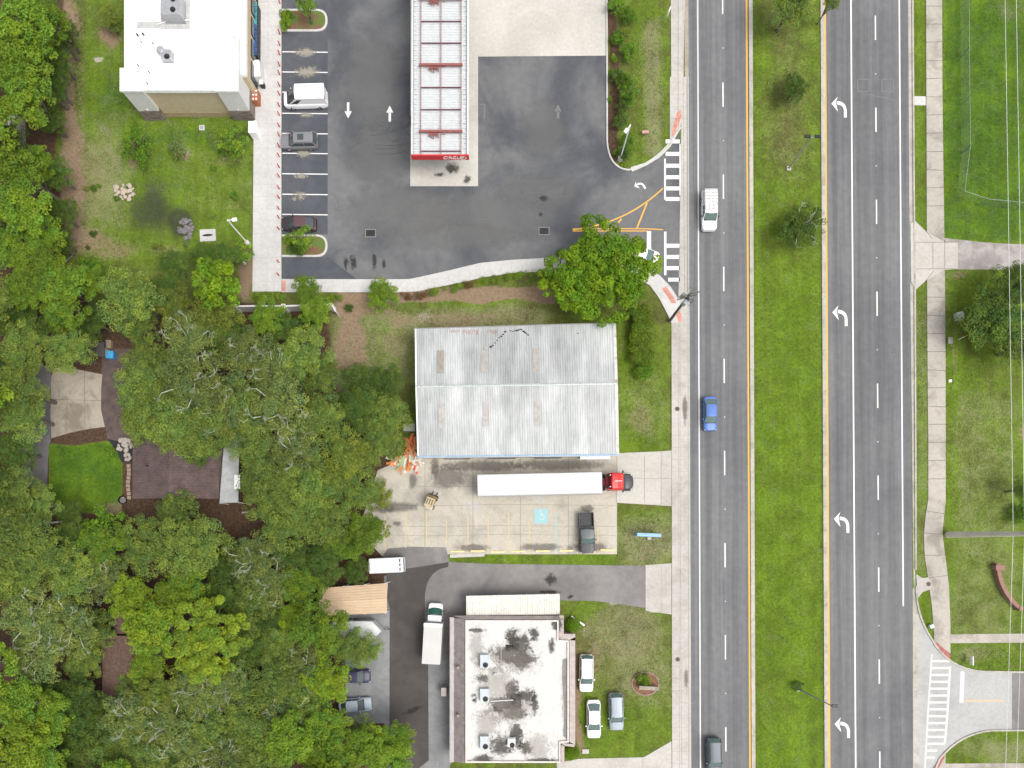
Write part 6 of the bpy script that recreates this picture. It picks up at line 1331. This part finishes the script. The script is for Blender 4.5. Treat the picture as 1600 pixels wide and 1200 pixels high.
def bare_mesh(seed, R=4.5, ht=2.6, n=7):
    r = random.Random(seed); m = MB()
    def grow(p, d, L_, rad, k):
        if k == 0: return
        q = p+d*L_; m.tube(p, q, rad, rad*.7, 4, False)
        for _ in range(r.choice((2, 3, 3))):
            nd = (d+Vector((r.uniform(-.6, .6), r.uniform(-.6, .6), r.uniform(-.25, .35)))).normalized(); grow(q, nd, L_*r.uniform(.55, .85), rad*.66, k-1)
    for _ in range(n):
        a = r.uniform(0, 6.28); rr = R*r.uniform(.1, .85); p = Vector((rr*math.cos(a), rr*math.sin(a), ht*(1-.5*(rr/R)**2)*.75)); b = a+r.uniform(-1.3, 1.3)
        m.tube((0, 0, -.5), p, .06, .045, 4); grow(p, Vector((math.cos(b), math.sin(b), r.uniform(.15, .5))).normalized(), r.uniform(.28, .5), .026, 5)
    me = bpy.data.meshes.new('bare_twigs'); me.from_pydata(m.v, [], m.f); me.materials.append(M_GREYB); return me
V = {}
def variant(kind, i):
    k = (kind, i)
    if k in V: return V[k]
    if kind in ('oak', 'moss', 'dark', 'olive'): R, ht = 4.5, 2.7; me, lob = crown_mesh(100+i, R, ht, 150 if kind != 'moss' else 135, (.32, .82), 75, .23, 6, .6, .35)
    elif kind == 'bright': R, ht = 3.5, 2.4; me, lob = crown_mesh(200+i, R, ht, 115, (.28, .72), 80, .23, 5, .65, .3, .6)
    elif kind == 'yellow': R, ht = 3.0, 2.2; me, lob = crown_mesh(230+i, R, ht, 75, (.30, .62), 70, .27, 5, .7, .2, .7)
    elif kind == 'pine': R, ht = 5.5, 2.4; me, lob = crown_mesh(300+i, R, ht, 150, (.42, .62), 150, .34, 7, .75, .15, .25)
    elif kind == 'crape': R, ht = 6.5, 3.2; me, lob = crown_mesh(400+i, R, ht, 420, (.32, .72), 95, .26, 8, .7, .25, .7)
    elif kind == 'fresh': R, ht = 1.6, 1.4; me, lob = crown_mesh(500+i, R, ht, 34, (.22, .45), 55, .19, 5, .8, .3, .5)
    V[k] = (me, limbs_mesh(lob, {'fresh': 1.4}.get(kind, 7.0), ht, 900+i, R), bare_mesh(700+i, R, ht, 8 if kind == 'moss' else 5), R, ht); return V[k]
vcount = {'oak': 5, 'moss': 4, 'dark': 3, 'olive': 3, 'bright': 4, 'yellow': 2, 'pine': 1, 'crape': 1, 'fresh': 4}
tn = [0]
def mkobj(name, me, parent, mat=None):
    o = bpy.data.objects.new(name, me); COL.objects.link(o); o.parent = parent
    if mat:
        if not me.materials: me.materials.append(mat)
        o.material_slots[0].link = 'OBJECT'; o.material_slots[0].material = mat
    return o
def tree(kind, u, v, r, lab, h=None, bare=None, mat=None, group=None, name=None, cat='tree', sq=1.0):
    tn[0] += 1; vi = (tn[0]*7) % vcount[kind]; me, lm, br_, R, ht = variant(kind, vi); r *= 1.08 if r > 24 else 1.0; s = r/PXM/R
    H0 = {'fresh': 1.4}.get(kind, 7.0); h = h if h is not None else H0*s
    hc = h+ht*s*.4; c = P(u, v, hc); s *= (ALT-hc)/ALT*1.06
    nm = name or {'oak': 'oak_tree', 'moss': 'oak_tree', 'dark': 'oak_tree', 'olive': 'oak_tree', 'bright': 'leafy_tree', 'yellow': 'leafy_tree', 'pine': 'pine_tree', 'crape': 'leafy_tree', 'fresh': 'young_tree'}[kind]
    e = empty(nm, (c.x, c.y, 0), random.random()*6.28, lab, cat, group)
    k = mkobj('crown', me, e, LM[mat or kind]); k.location = (0, 0, h); k.scale = (s, s*sq, s)
    k = mkobj('trunk', lm, e); k.location = (0, 0, h); k.scale = (s, s*sq, h/H0)
    if (bare if bare is not None else kind == 'moss'): k = mkobj('bare_branch', br_, e); k.location = (0, 0, h); k.scale = (s, s*sq, s)
    return e
random.seed(5)
GW = 'trees of the woods on the left'
for a in (
 # upper-left edge
 ('bright', 20, 30, 50, 'bright green tree filling the very top left corner'), ('bright', 62, 25, 38, 'bright green tree second along the top left edge'),
 ('bright', 25, 90, 48, 'bright green tree on the left edge just below the top corner pair'), ('bright', 52, 75, 34, 'smaller bright green tree right of the left-edge tree near the top'),
 ('bright', 28, 145, 44, 'bright green tree directly above the grey-white wall segment'), ('dark', 92, 45, 27, 'dark bushy tree beside the bare path at the top left'),
 ('dark', 85, 88, 27, 'dark bushy tree left of the sandy stripe, second from the top'), ('dark', 82, 130, 26, 'dark bushy tree left of the sandy stripe, third from the top'),
 ('dark', 75, 185, 25, 'dark bushy tree right of the grey-white wall segment'), ('dark', 10, 215, 30, 'dark tree at the left edge behind the grey-white wall'),
 ('bright', 25, 262, 42, 'bright green tree on the left edge below the grey-white wall'), ('bright', 62, 255, 25, 'small bright tree just below the wall segment gap'),
 ('dark', 85, 268, 27, 'dark tree at the clearing edge left of the pinkish rubble heap'), ('bright', 30, 320, 46, 'bright green tree on the left edge level with the burnt heap'),
 ('dark', 90, 330, 27, 'dark tree at the clearing edge level with the burnt heap'), ('bright', 62, 362, 34, 'mid-green tree above the timber frame'), ('dark', 95, 375, 22, 'small dark tree touching the timber frame from above'),
 ('bright', 18, 385, 38, 'bright green tree at the left edge left of the timber frame'), ('bright', 55, 410, 38, 'bright tree immediately left of the timber frame'), ('bright', 92, 445, 40, 'bright tree immediately below the timber frame'),
 ('fresh', 137, 415, 20, 'small dark sapling right of the timber frame'), ('bright', 138, 440, 26, 'bright tree wedged between the timber frame and the big pale oak'), ('bright', 35, 455, 34, 'bright tree over the black gap at the left edge'),
 ('bright', 95, 480, 36, 'bright spreading tree above the dark shed'), ('dark', 15, 500, 34, 'dark tree at the left edge below the black gap'), ('dark', 45, 510, 34, 'dark olive tree left of the shed'), ('lime', 88, 505, 22, 'light green tuft tree left of the shed'),
 ('oak', 195, 462, 50, 'big pale green round oak above the blue bin'), ('oak', 212, 508, 32, 'lower half of the big pale oak, just right of the blue bin'), ('dark', 140, 500, 28, 'dark tree hanging over the dark shed'),
 ('dark', 268, 412, 26, 'dark shrub-like tree left of the yellow-green tree'), ('dark', 348, 402, 27, 'dark tree between the lamp post and the light green tree'), ('yellow', 327, 442, 40, 'brilliant yellow-green tree above the moss oaks'),
 # central moss oaks
 ('dark', 246, 455, 26, 'dark tree between the big pale oak and the light green tree'), ('olive', 268, 478, 34, 'reddish-olive oak below the dark shrub tree'), ('olive', 330, 492, 42, 'olive oak below the light green tree'), ('moss', 290, 530, 46, 'lichen-streaked oak with pale twigs left of the wall'),
 ('dark', 350, 525, 36, 'dark oak left of the white wall end'), ('moss', 385, 550, 44, 'lichen-streaked oak below the white wall'), ('oak', 235, 570, 42, 'oak overhanging the paver court at its top'), ('moss', 300, 590, 56, 'broad lichen-streaked oak above the house roof'),
 ('oak', 222, 630, 44, 'oak over the right edge of the paver court'), ('oak', 270, 668, 44, 'oak lapping over the top of the brown shingled roof'), ('oak', 320, 655, 46, 'oak lapping over the top right of the brown shingled roof'), ('dark', 315, 692, 32, 'dark oak resting on the upper right shingles'),
 ('bright', 415, 495, 28, 'leafy tree just below the white wall, left of its shadow gap'), ('bright', 492, 482, 26, 'bright tree growing against the right end of the white wall'), ('bright', 478, 450, 24, 'pale-flowered tree over the pavement at the store corner'), ('dark', 482, 505, 22, 'dark low tree below the right end of the white wall'),
 ('dark', 440, 512, 30, 'dark tree below the middle of the white wall'), ('oak', 470, 550, 44, 'tall oak at the dry grass edge below the white wall'), ('moss', 425, 580, 42, 'mossy oak left of the dry grass edge'), ('oak', 500, 585, 34, 'oak bordering the dry grass left of the warehouse'),
 ('dark', 560, 590, 30, 'dark oak standing in the dry grass gap'), ('dark', 600, 598, 30, 'dark oak nearest the warehouse upper left wall'), ('oak', 372, 625, 42, 'oak right of the shingled roof top'), ('moss', 440, 640, 54, 'large lichen-streaked oak midway between house and warehouse'),
 ('oak', 500, 655, 44, 'oak in the middle of the central grove'), ('dark', 560, 640, 40, 'dark oak left of the lean-to box'), ('oak', 600, 650, 38, 'oak touching the warehouse middle left wall'), ('oak', 590, 690, 38, 'oak above the heap of boards'),
 ('oak', 395, 695, 46, 'oak hiding the top of the grey lean-to'), ('moss', 455, 705, 46, 'lichen-streaked oak east of the grey lean-to'), ('olive', 540, 715, 44, 'olive oak left of the heap of boards'), ('oak', 415, 760, 48, 'oak hiding the right side of the lean-to'),
 ('oak', 480, 760, 48, 'oak in the grove level with the semi-trailer'), ('oak', 545, 765, 42, 'oak at the left edge of the yard level with the trailer'), ('olive', 588, 772, 26, 'olive oak leaning over the yard edge above the oil stain'), ('oak', 440, 815, 46, 'oak below the lean-to in the central grove'),
 ('oak', 500, 815, 44, 'oak above the dark hollow left of the bay lines'), ('bright', 572, 828, 34, 'rounded tree over the left end of the yard bays'), ('bright', 535, 850, 28, 'small tree above the minibus'), ('dark', 455, 872, 34, 'dark oak in the hollow left of the minibus'),
 ('dark', 505, 880, 36, 'dark oak just left of the minibus'), ('moss', 395, 875, 44, 'lichen-streaked oak in the lower central grove'), ('dark', 555, 893, 24, 'dark bush under the left end of the minibus'), ('moss', 425, 915, 40, 'moss oak northwest of the peach carport'), ('bright', 468, 918, 32, 'bright tree over the left end of the peach carport'),
 # left side beside lane
 ('dark', 8, 560, 30, 'dark tree at the left edge above the lane'), ('oak', 30, 545, 40, 'oak at the left edge level with the shed'), ('oak', 100, 545, 40, 'oak covering the top of the concrete house drive'), ('oak', 25, 610, 46, 'oak at the left edge beside the lane top'), ('oak', 30, 650, 40, 'oak at the left edge beside the lane middle'), ('dark', 18, 705, 34, 'dark tree at the left edge beside the lane bottom'),
 ('oak', 10, 765, 42, 'oak at the left edge below the lane'), ('oak', 55, 790, 34, 'oak just below the end of the lane'), ('dark', 105, 800, 22, 'dark low tree below the left corner of the lawn'), ('oak', 20, 830, 46, 'oak at the left edge level with the lower end of the lawn trees'), ('oak', 60, 865, 44, 'oak second from the left below the pale limbs'),
 ('dark', 115, 840, 28, 'dark tree beside the straight pale limb'), ('fresh', 165, 828, 36, 'fresh green tree below the bottom right of the lawn'), ('bright', 160, 850, 34, 'bright tree immediately below the fresh green one'), ('oak', 272, 800, 34, 'oak overlapping the bottom edge of the shingled roof'), ('oak', 225, 855, 46, 'oak below the fire pit'),
 ('oak', 300, 855, 52, 'large oak below the shingled roof and leaf litter'), ('dark', 350, 880, 30, 'dark tree in the leaf litter gap below the lean-to'), ('oak', 110, 905, 44, 'oak left of the pair below the bright tree'), ('moss', 165, 905, 40, 'mossy oak in the band above the hidden houses'), ('lime', 200, 930, 36, 'light green tree at the top of the hidden small roof'),
 ('oak', 25, 905, 44, 'oak at the left edge level with the minibus'), ('moss', 45, 960, 50, 'moss-hung oak at the left edge level with the carport'), ('moss', 105, 975, 48, 'moss-hung oak second from the left level with the carport'), ('oak', 150, 985, 30, 'oak touching the small hidden roof from the left'),
 ('moss', 55, 1020, 46, 'moss-hung oak at the left edge level with the box truck'), ('oak', 125, 1035, 30, 'rounded oak left of the narrow hidden roof'), ('lime', 232, 985, 44, 'light green tree right of the small hidden roof'), ('lime', 262, 935, 36, 'light green tree above the pine'), ('bright', 290, 912, 34, 'bright tree north of the pine'),
 ('dark', 345, 935, 34, 'dark tree northeast of the pine'), ('pine', 312, 1003, 68, 'long-needled pine with tufted bright foliage'), ('oak', 375, 975, 34, 'oak right of the pine'), ('lime', 228, 1035, 30, 'light green tree right of the narrow hidden roof'), ('oak', 205, 1075, 28, 'oak over the lower end of the narrow hidden roof'),
 ('dark', 385, 1020, 34, 'dark oak right of the pine toward the pale shed'), ('olive', 250, 1090, 42, 'olive oak below the pine to the left'), ('moss', 310, 1085, 42, 'lichen-streaked oak below the pine'), ('moss', 360, 1075, 40, 'lichen-streaked oak below and right of the pine'),
 ('bright', 20, 1100, 44, 'bright tree at the left edge near the bottom'), ('dark', 70, 1085, 34, 'dark tree second from the left near the bottom'), ('bright', 75, 1120, 36, 'bright tree third from the left near the bottom'), ('dark', 120, 1095, 38, 'dark tree left below the narrow hidden roof'), ('dark', 130, 1140, 40, 'dark tree near the bottom below the narrow hidden roof'),
 ('lime', 20, 1160, 46, 'light green tree in the bottom left corner'), ('bright', 60, 1180, 40, 'bright tree next to the bottom left corner'), ('dark', 105, 1180, 34, 'dark tree on the bottom edge, third from the corner'), ('oak', 160, 1185, 40, 'oak on the bottom edge, fourth from the corner'), ('moss', 195, 1125, 46, 'lichen-streaked oak below the narrow hidden roof to the right'),
 ('oak', 220, 1175, 44, 'oak on the bottom edge, fifth from the corner'), ('moss', 260, 1140, 46, 'lichen-streaked oak in the second row from the bottom'), ('moss', 285, 1185, 44, 'lichen-streaked oak on the bottom edge'), ('oak', 325, 1135, 44, 'oak below the moss oaks under the pine'), ('moss', 345, 1185, 42, 'lichen-streaked oak on the bottom edge toward the middle'), ('oak', 385, 1130, 46, 'oak in the second row from the bottom toward the middle'),
 # east of woods, around rear parking
 ('oak', 395, 930, 40, 'oak left of the bright tree by the carport'), ('lime', 452, 965, 26, 'light green tree left of the peach carport end'), ('dark', 420, 970, 32, 'dark tree left below the carport'), ('bright', 495, 985, 42, 'bright tree hanging over the tail of the V-nosed trailer'), ('oak', 545, 1010, 34, 'oak hanging over the side of the V-nosed trailer'), ('oak', 572, 1018, 26, 'outer branch tree just below the nose of the V-nosed trailer'),
 ('oak', 435, 1010, 34, 'oak over the pale hidden shed'), ('moss', 475, 1040, 40, 'moss oak above left of the navy car'), ('lime', 512, 1065, 36, 'light green tree covering the tail of the navy car'), ('oak', 430, 1065, 44, 'oak below the pale hidden shed'), ('oak', 470, 1095, 40, 'oak left of the silver-blue sedan'), ('oak', 405, 1180, 42, 'oak on the bottom edge left of the last bright row'),
 ('moss', 440, 1125, 44, 'moss oak below left of the silver-blue sedan'), ('bright', 455, 1165, 44, 'bright tree on the bottom edge below the rear parking'), ('bright', 510, 1140, 36, 'bright tree below the silver-blue sedan'), ('moss', 566, 1150, 30, 'mossy tree between silver-blue sedan and dark lane'), ('bright', 510, 1185, 40, 'bright tree on the bottom edge left of the dark lane pair'), ('bright', 565, 1170, 38, 'bright tree beside the dark lane near the bottom'), ('bright', 617, 1158, 30, 'bright tree overhanging the dark lane at the bottom'), ('bright', 612, 1190, 34, 'bright tree on the bottom edge over the dark lane'),
 ('oak', 222, 600, 46, 'oak at the right of the paver court, above the diagonal crown edge'), ('oak', 214, 658, 34, 'oak at the diagonal crown edge over the paver court bottom'), ('oak', 258, 648, 50, 'rounded oak covering the upper left of the shingled roof'), ('oak', 305, 668, 46, 'wide oak covering the upper middle of the shingled roof'), ('moss', 345, 640, 46, 'lichen-streaked oak just above the grey lean-to'),
): tree(*(a if a[0] != 'lime' else ('bright',)+tuple(a[1:])), group=GW, mat='lime' if a[0] == 'lime' else None)
# off-frame wood so that the edge is not a cliff from the side
for i, (u, v) in enumerate(((-40, 60), (-40, 200), (-45, 330), (-40, 470), (-45, 620), (-40, 760), (-45, 900), (-40, 1040), (-30, 1180), (60, 1240), (170, 1245), (280, 1240), (390, 1245), (500, 1245))):
    tree(('oak', 'bright', 'dark')[i % 3], u, v, 50, 'outer oak beyond the picture edge of the woods', group='outer woods')
# clearing trees and saplings
tree('dark', 168, 22, 20, 'grey-green young tree beside the back wall of the store', h=2.2, mat='olive')
tree('dark', 175, 40, 12, 'low grey-green bush beside the store back wall', h=1.2, mat='moss')
tree('fresh', 210, 224, 26, 'young green tree on the lawn below the store, left one'); tree('fresh', 276, 232, 15, 'small pale sapling on the lawn below the store, middle one', mat='moss'); tree('fresh', 358, 220, 25, 'young bright tree on the lawn below the store, right one', mat='bright'); tree('fresh', 366, 303, 8, 'tiny sapling on the lawn above the left lamp post')
tree('fresh', 376, 392, 22, 'young tree beside the left lamp post', mat='bright'); tree('dark', 318, 395, 24, 'dark young tree above the yellow-green tree', h=2.0)
random.seed(77)
for i in range(16):
    u, v = random.uniform(130, 385), random.uniform(200, 395)
    if (u < 250 and v < 250) or (200 < u < 300 and 280 < v < 350): v = 385
    tree('fresh', u, v, random.uniform(4, 7), 'low weed clump in the rough grass behind the store', h=.12, mat=random.choice(('fresh', 'dark', 'moss', 'olive')), name='weed_clump', cat='plant', group='weed clumps behind the store')
tree('crape', 940, 420, 80, 'very large brilliant green tree at the station exit corner', h=5.2)
tree('fresh', 878, 396, 10, 'small dark shoot sticking out left of the large exit tree', h=3, mat='dark')
tree('bright', 593, 457, 26, 'pale-topped green tree over the station pavement', h=2.6); tree('fresh', 545, 480, 8, 'tiny sapling right of the white wall end', mat='dark')
tree('fresh', 470, 372, 20, 'young tree in the lower planting island', mat='bright', h=2.4); tree('dark', 462, 385, 16, 'dark low shrub in the lower planting island', h=.5, name='shrub', cat='shrub'); tree('fresh', 448, 373, 9, 'yellowish shrub in the lower planting island', h=.4, mat='yellow', name='shrub', cat='shrub')
tree('fresh', 476, 5, 18, 'young tree in the upper planting island', mat='bright', h=3.2); tree('fresh', 447, 22, 11, 'yellow shrub at the top of the upper planting island', h=.5, mat='yellow', name='shrub', cat='shrub'); tree('fresh', 446, 36, 11, 'yellow shrub at the bottom of the upper planting island', h=.5, mat='yellow', name='shrub', cat='shrub')
for i, (u, v, r, k) in enumerate(((962, 8, 14, 'bright'), (982, 22, 15, 'bright'), (966, 58, 12, 'bright'), (985, 78, 15, 'bright'), (975, 52, 12, 'olive'), (968, 117, 14, 'dark'), (981, 143, 19, 'bright'), (978, 125, 12, 'bright'), (974, 165, 12, 'dark'), (971, 188, 14, 'dark'), (982, 222, 16, 'bright'), (975, 240, 12, 'dark'))):
    tree('fresh', u, v, r, f'{ {"bright":"light green","olive":"brownish","dark":"dark green"}[k]} shrub in the mulch planting strip, {ordinal(i)} from the top', h=.5+.03*r, mat='fresh' if k == 'bright' else k, name='shrub', cat='shrub', group='shrubs of the planting strip')
for i, (u, v) in enumerate(((958, 88), (961, 93), (956, 112), (959, 66), (962, 238), (974, 256), (953, 155))):
    tree('fresh', u, v, 5, f'small yellow plant in the mulch planting strip, {ordinal(i)} one', h=.2, mat='yellow', name='plant', cat='plant')
# median, right side
tree('olive', 1240, 2, 36, 'broad tree at the top edge of the median', h=4.5, mat='oak'); tree('olive', 1300, 0, 16, 'small tree at the top edge over the kerb', h=4, mat='oak') 
tree('dark', 1242, 136, 24, 'round dark young tree on the upper median', h=2.2); tree('moss', 1254, 350, 38, 'scrubby tree overhanging the median kerb near the middle', h=2.2, bare=True, mat='dark')
tree('dark', 1563, 500, 54, 'large dark tree under the wires on the right lawn', h=3.6, mat='dark'); tree('olive', 1592, 445, 40, 'dark tree at the right edge where the gravel track ends', h=4, mat='dark'); tree('olive', 1600, 540, 36, 'dark tree at the right edge below the largest one', h=4, mat='oak')
tree('dark', 1606, 765, 24, 'dark tree cut by the right edge above the concrete pole', h=3.5); tree('bright', 1598, 803, 17, 'bright shrub at the right edge just above the concrete pole', h=1.0, mat='fresh')
tree('fresh', 1247, 1073, 10, 'wispy small plant at the foot of the slim median light', h=.4, mat='dark', name='plant', cat='plant')
tree('fresh', 1007, 1064, 14, 'low shrub behind the grey sign wall', h=.3, mat='hedge', name='shrub', cat='shrub')
tree('fresh', 171, 707, 9, 'small light plant near the black stone bed', h=.3, mat='bright', name='plant', cat='plant')
# clipped shrubs and hedges
def clipped(name, lab, cat, tufts, per, size, mat, group=None, fl=.8):
    cx = sum(t_[0] for t_ in tufts)/len(tufts); cy = sum(t_[1] for t_ in tufts)/len(tufts); rs = np.random.RandomState(len(tufts)*7+int(abs(cx)*10))
    me = leaf_mesh('foliage', [(a-cx, b-cy, z) for a, b, z, r in tufts], [q[3] for q in tufts], per, size, rs, .7, fl, .2, .65)
    e = empty(name, (cx, cy, 0), 0, lab, cat, group); mkobj('foliage', me, e, mat); m = MB()
    for a, b, z, r in tufts[::3]: m.tube((0, 0, .05), (a-cx, b-cy, .12), .03, .03, 5).tube((a-cx, b-cy, .12), (a-cx, b-cy, z), .035, .02, 5)
    m.build('stem', M_BARK, e); return e
def fill(uv0, uv1, n, w, z, r0, r1):
    o = []
    for i in range(n):
        t = random.random(); u, v = lerp(uv0[0], uv1[0], t), lerp(uv0[1], uv1[1], t); c = P(u, v, z); d = P(*uv1)-P(*uv0); d.normalize(); k = random.uniform(-w, w)
        o.append((c.x-d.y*k, c.y+d.x*k, z+random.uniform(-.1, .1), random.uniform(r0, r1)))
    return o
clipped('hedge', 'tall rough hedge between the warehouse front lawn and the large exit tree', 'hedge', fill((1001, 478), (1004, 566), 110, 1.15, 1.7, .4, .7), 190, .17, LM['hedge'])
clipped('hedge', 'rounded hedge end bush at the lower end of the tall rough hedge', 'hedge', fill((1004, 576), (1007, 586), 26, .85, 1.0, .4, .65), 170, .17, LM['fresh'])
for u, v, lab in ((895, 977, 'bright round clipped shrub at the upper right corner of the office'), (894, 1178, 'bright round clipped shrub at the lower right corner of the office')): clipped('shrub', lab, 'shrub', fill((u-5, v), (u+5, v), 18, .45, .8, .5, .72), 260, .11, LM['crape'])
segs = [((397, 463), (402, 463), 0), ((408, 463), (446, 463), 0), ((512, 464), (534, 466), 0), ((628, 463), (645, 463), 1), ((648, 463), (668, 461), 1), ((672, 457), (697, 453), 0), ((705, 452), (722, 447), 0), ((725, 446), (742, 442), 1), ((746, 441), (764, 437), 0), ((769, 437), (798, 432), 0), ((802, 432), (838, 428), 0), ((842, 428), (858, 426), 1)]
M_REDH = leaf_mat('reddish_hedge_leaves', (.13, .085, .03))
for i, (a, b, k) in enumerate(segs):
    clipped('low_hedge', f'{"reddish" if k else "green"} low clipped hedge below the station pavement, {ordinal(i)} from the left', 'hedge', fill(a, b, max(5, int(abs(b[0]-a[0])*.55)), .34, .5, .26, .42), 90, .11, M_REDH if k else LM['hedge'], 'low hedges below the station pavement')
clipped('ground_shrubs', 'low dark shrubs in the shade below the white wall', 'shrub', fill((425, 497), (480, 497), 16, .3, .6, .3, .45), 60, .18, LM['hedge'])
# tufts of longer grass on the lawns (nobody could count them)
def grass_stuff(name, areas, n, mat, size=(.10, .28)):
    rs = np.random.RandomState(11); T = []; tot = sum(a[4] for a in areas)
    for u, v, ru, rv, wgt in areas:
        k = int(n*wgt/tot)
        for _ in range(k):
            a = rs.rand()*6.28; r = math.sqrt(rs.rand()); c = P(u+ru*r*math.cos(a), v+rv*r*math.sin(a)); T.append((c.x, c.y, .02, rs.uniform(*size)))
    me = leaf_mesh(name, [t_[:3] for t_ in T], [t_[3] for t_ in T], 7, .12, rs, .8, .6, .4, .35); me.materials.append(mat); o = bpy.data.objects.new(name, me); COL.objects.link(o); tag(o, 'tufts of longer grass and weeds over the lawns', 'grass', None, 'stuff')
grass_stuff('grass_tufts', ((1230, 150, 50, 160, 3), (1232, 700, 50, 600, 5), (1530, 180, 60, 190, 3), (1530, 700, 55, 200, 3), (1440, 560, 8, 100, 1), (1000, 620, 36, 80, 2), (1010, 840, 38, 40, 2), (970, 1060, 70, 100, 4), (1015, 110, 30, 120, 2), (590, 560, 60, 60, 2), (300, 240, 80, 60, 2), (180, 200, 60, 190, 3), (135, 740, 52, 48, 2), (1540, 1030, 50, 16, 1), (1179, 600, 1.2, 640, 1.6), (1284, 600, 1.2, 640, 1.6), (1428, 560, .8, 330, .5), (1445, 150, .8, 160, .3), (1474, 150, 1, 160, .4), (1478.5, 620, 1, 180, .4), (1048, 620, .7, 85, .2), (1047, 1060, .9, 100, .2)), 7600, LM['fresh'])
grass_stuff('straw_tufts', ((975, 985, 62, 40, 5), (1010, 845, 36, 36, 2), (1530, 720, 45, 160, 2), (590, 540, 70, 60, 3), (1015, 140, 26, 110, 2), (750, 490, 100, 14, 2), (1440, 560, 8, 120, 1), (126, 130, 6, 110, 1.4), (1230, 200, 50, 150, 1)), 3200, simple('straw', (.33, .28, .17), .9, 0, .2, 3))
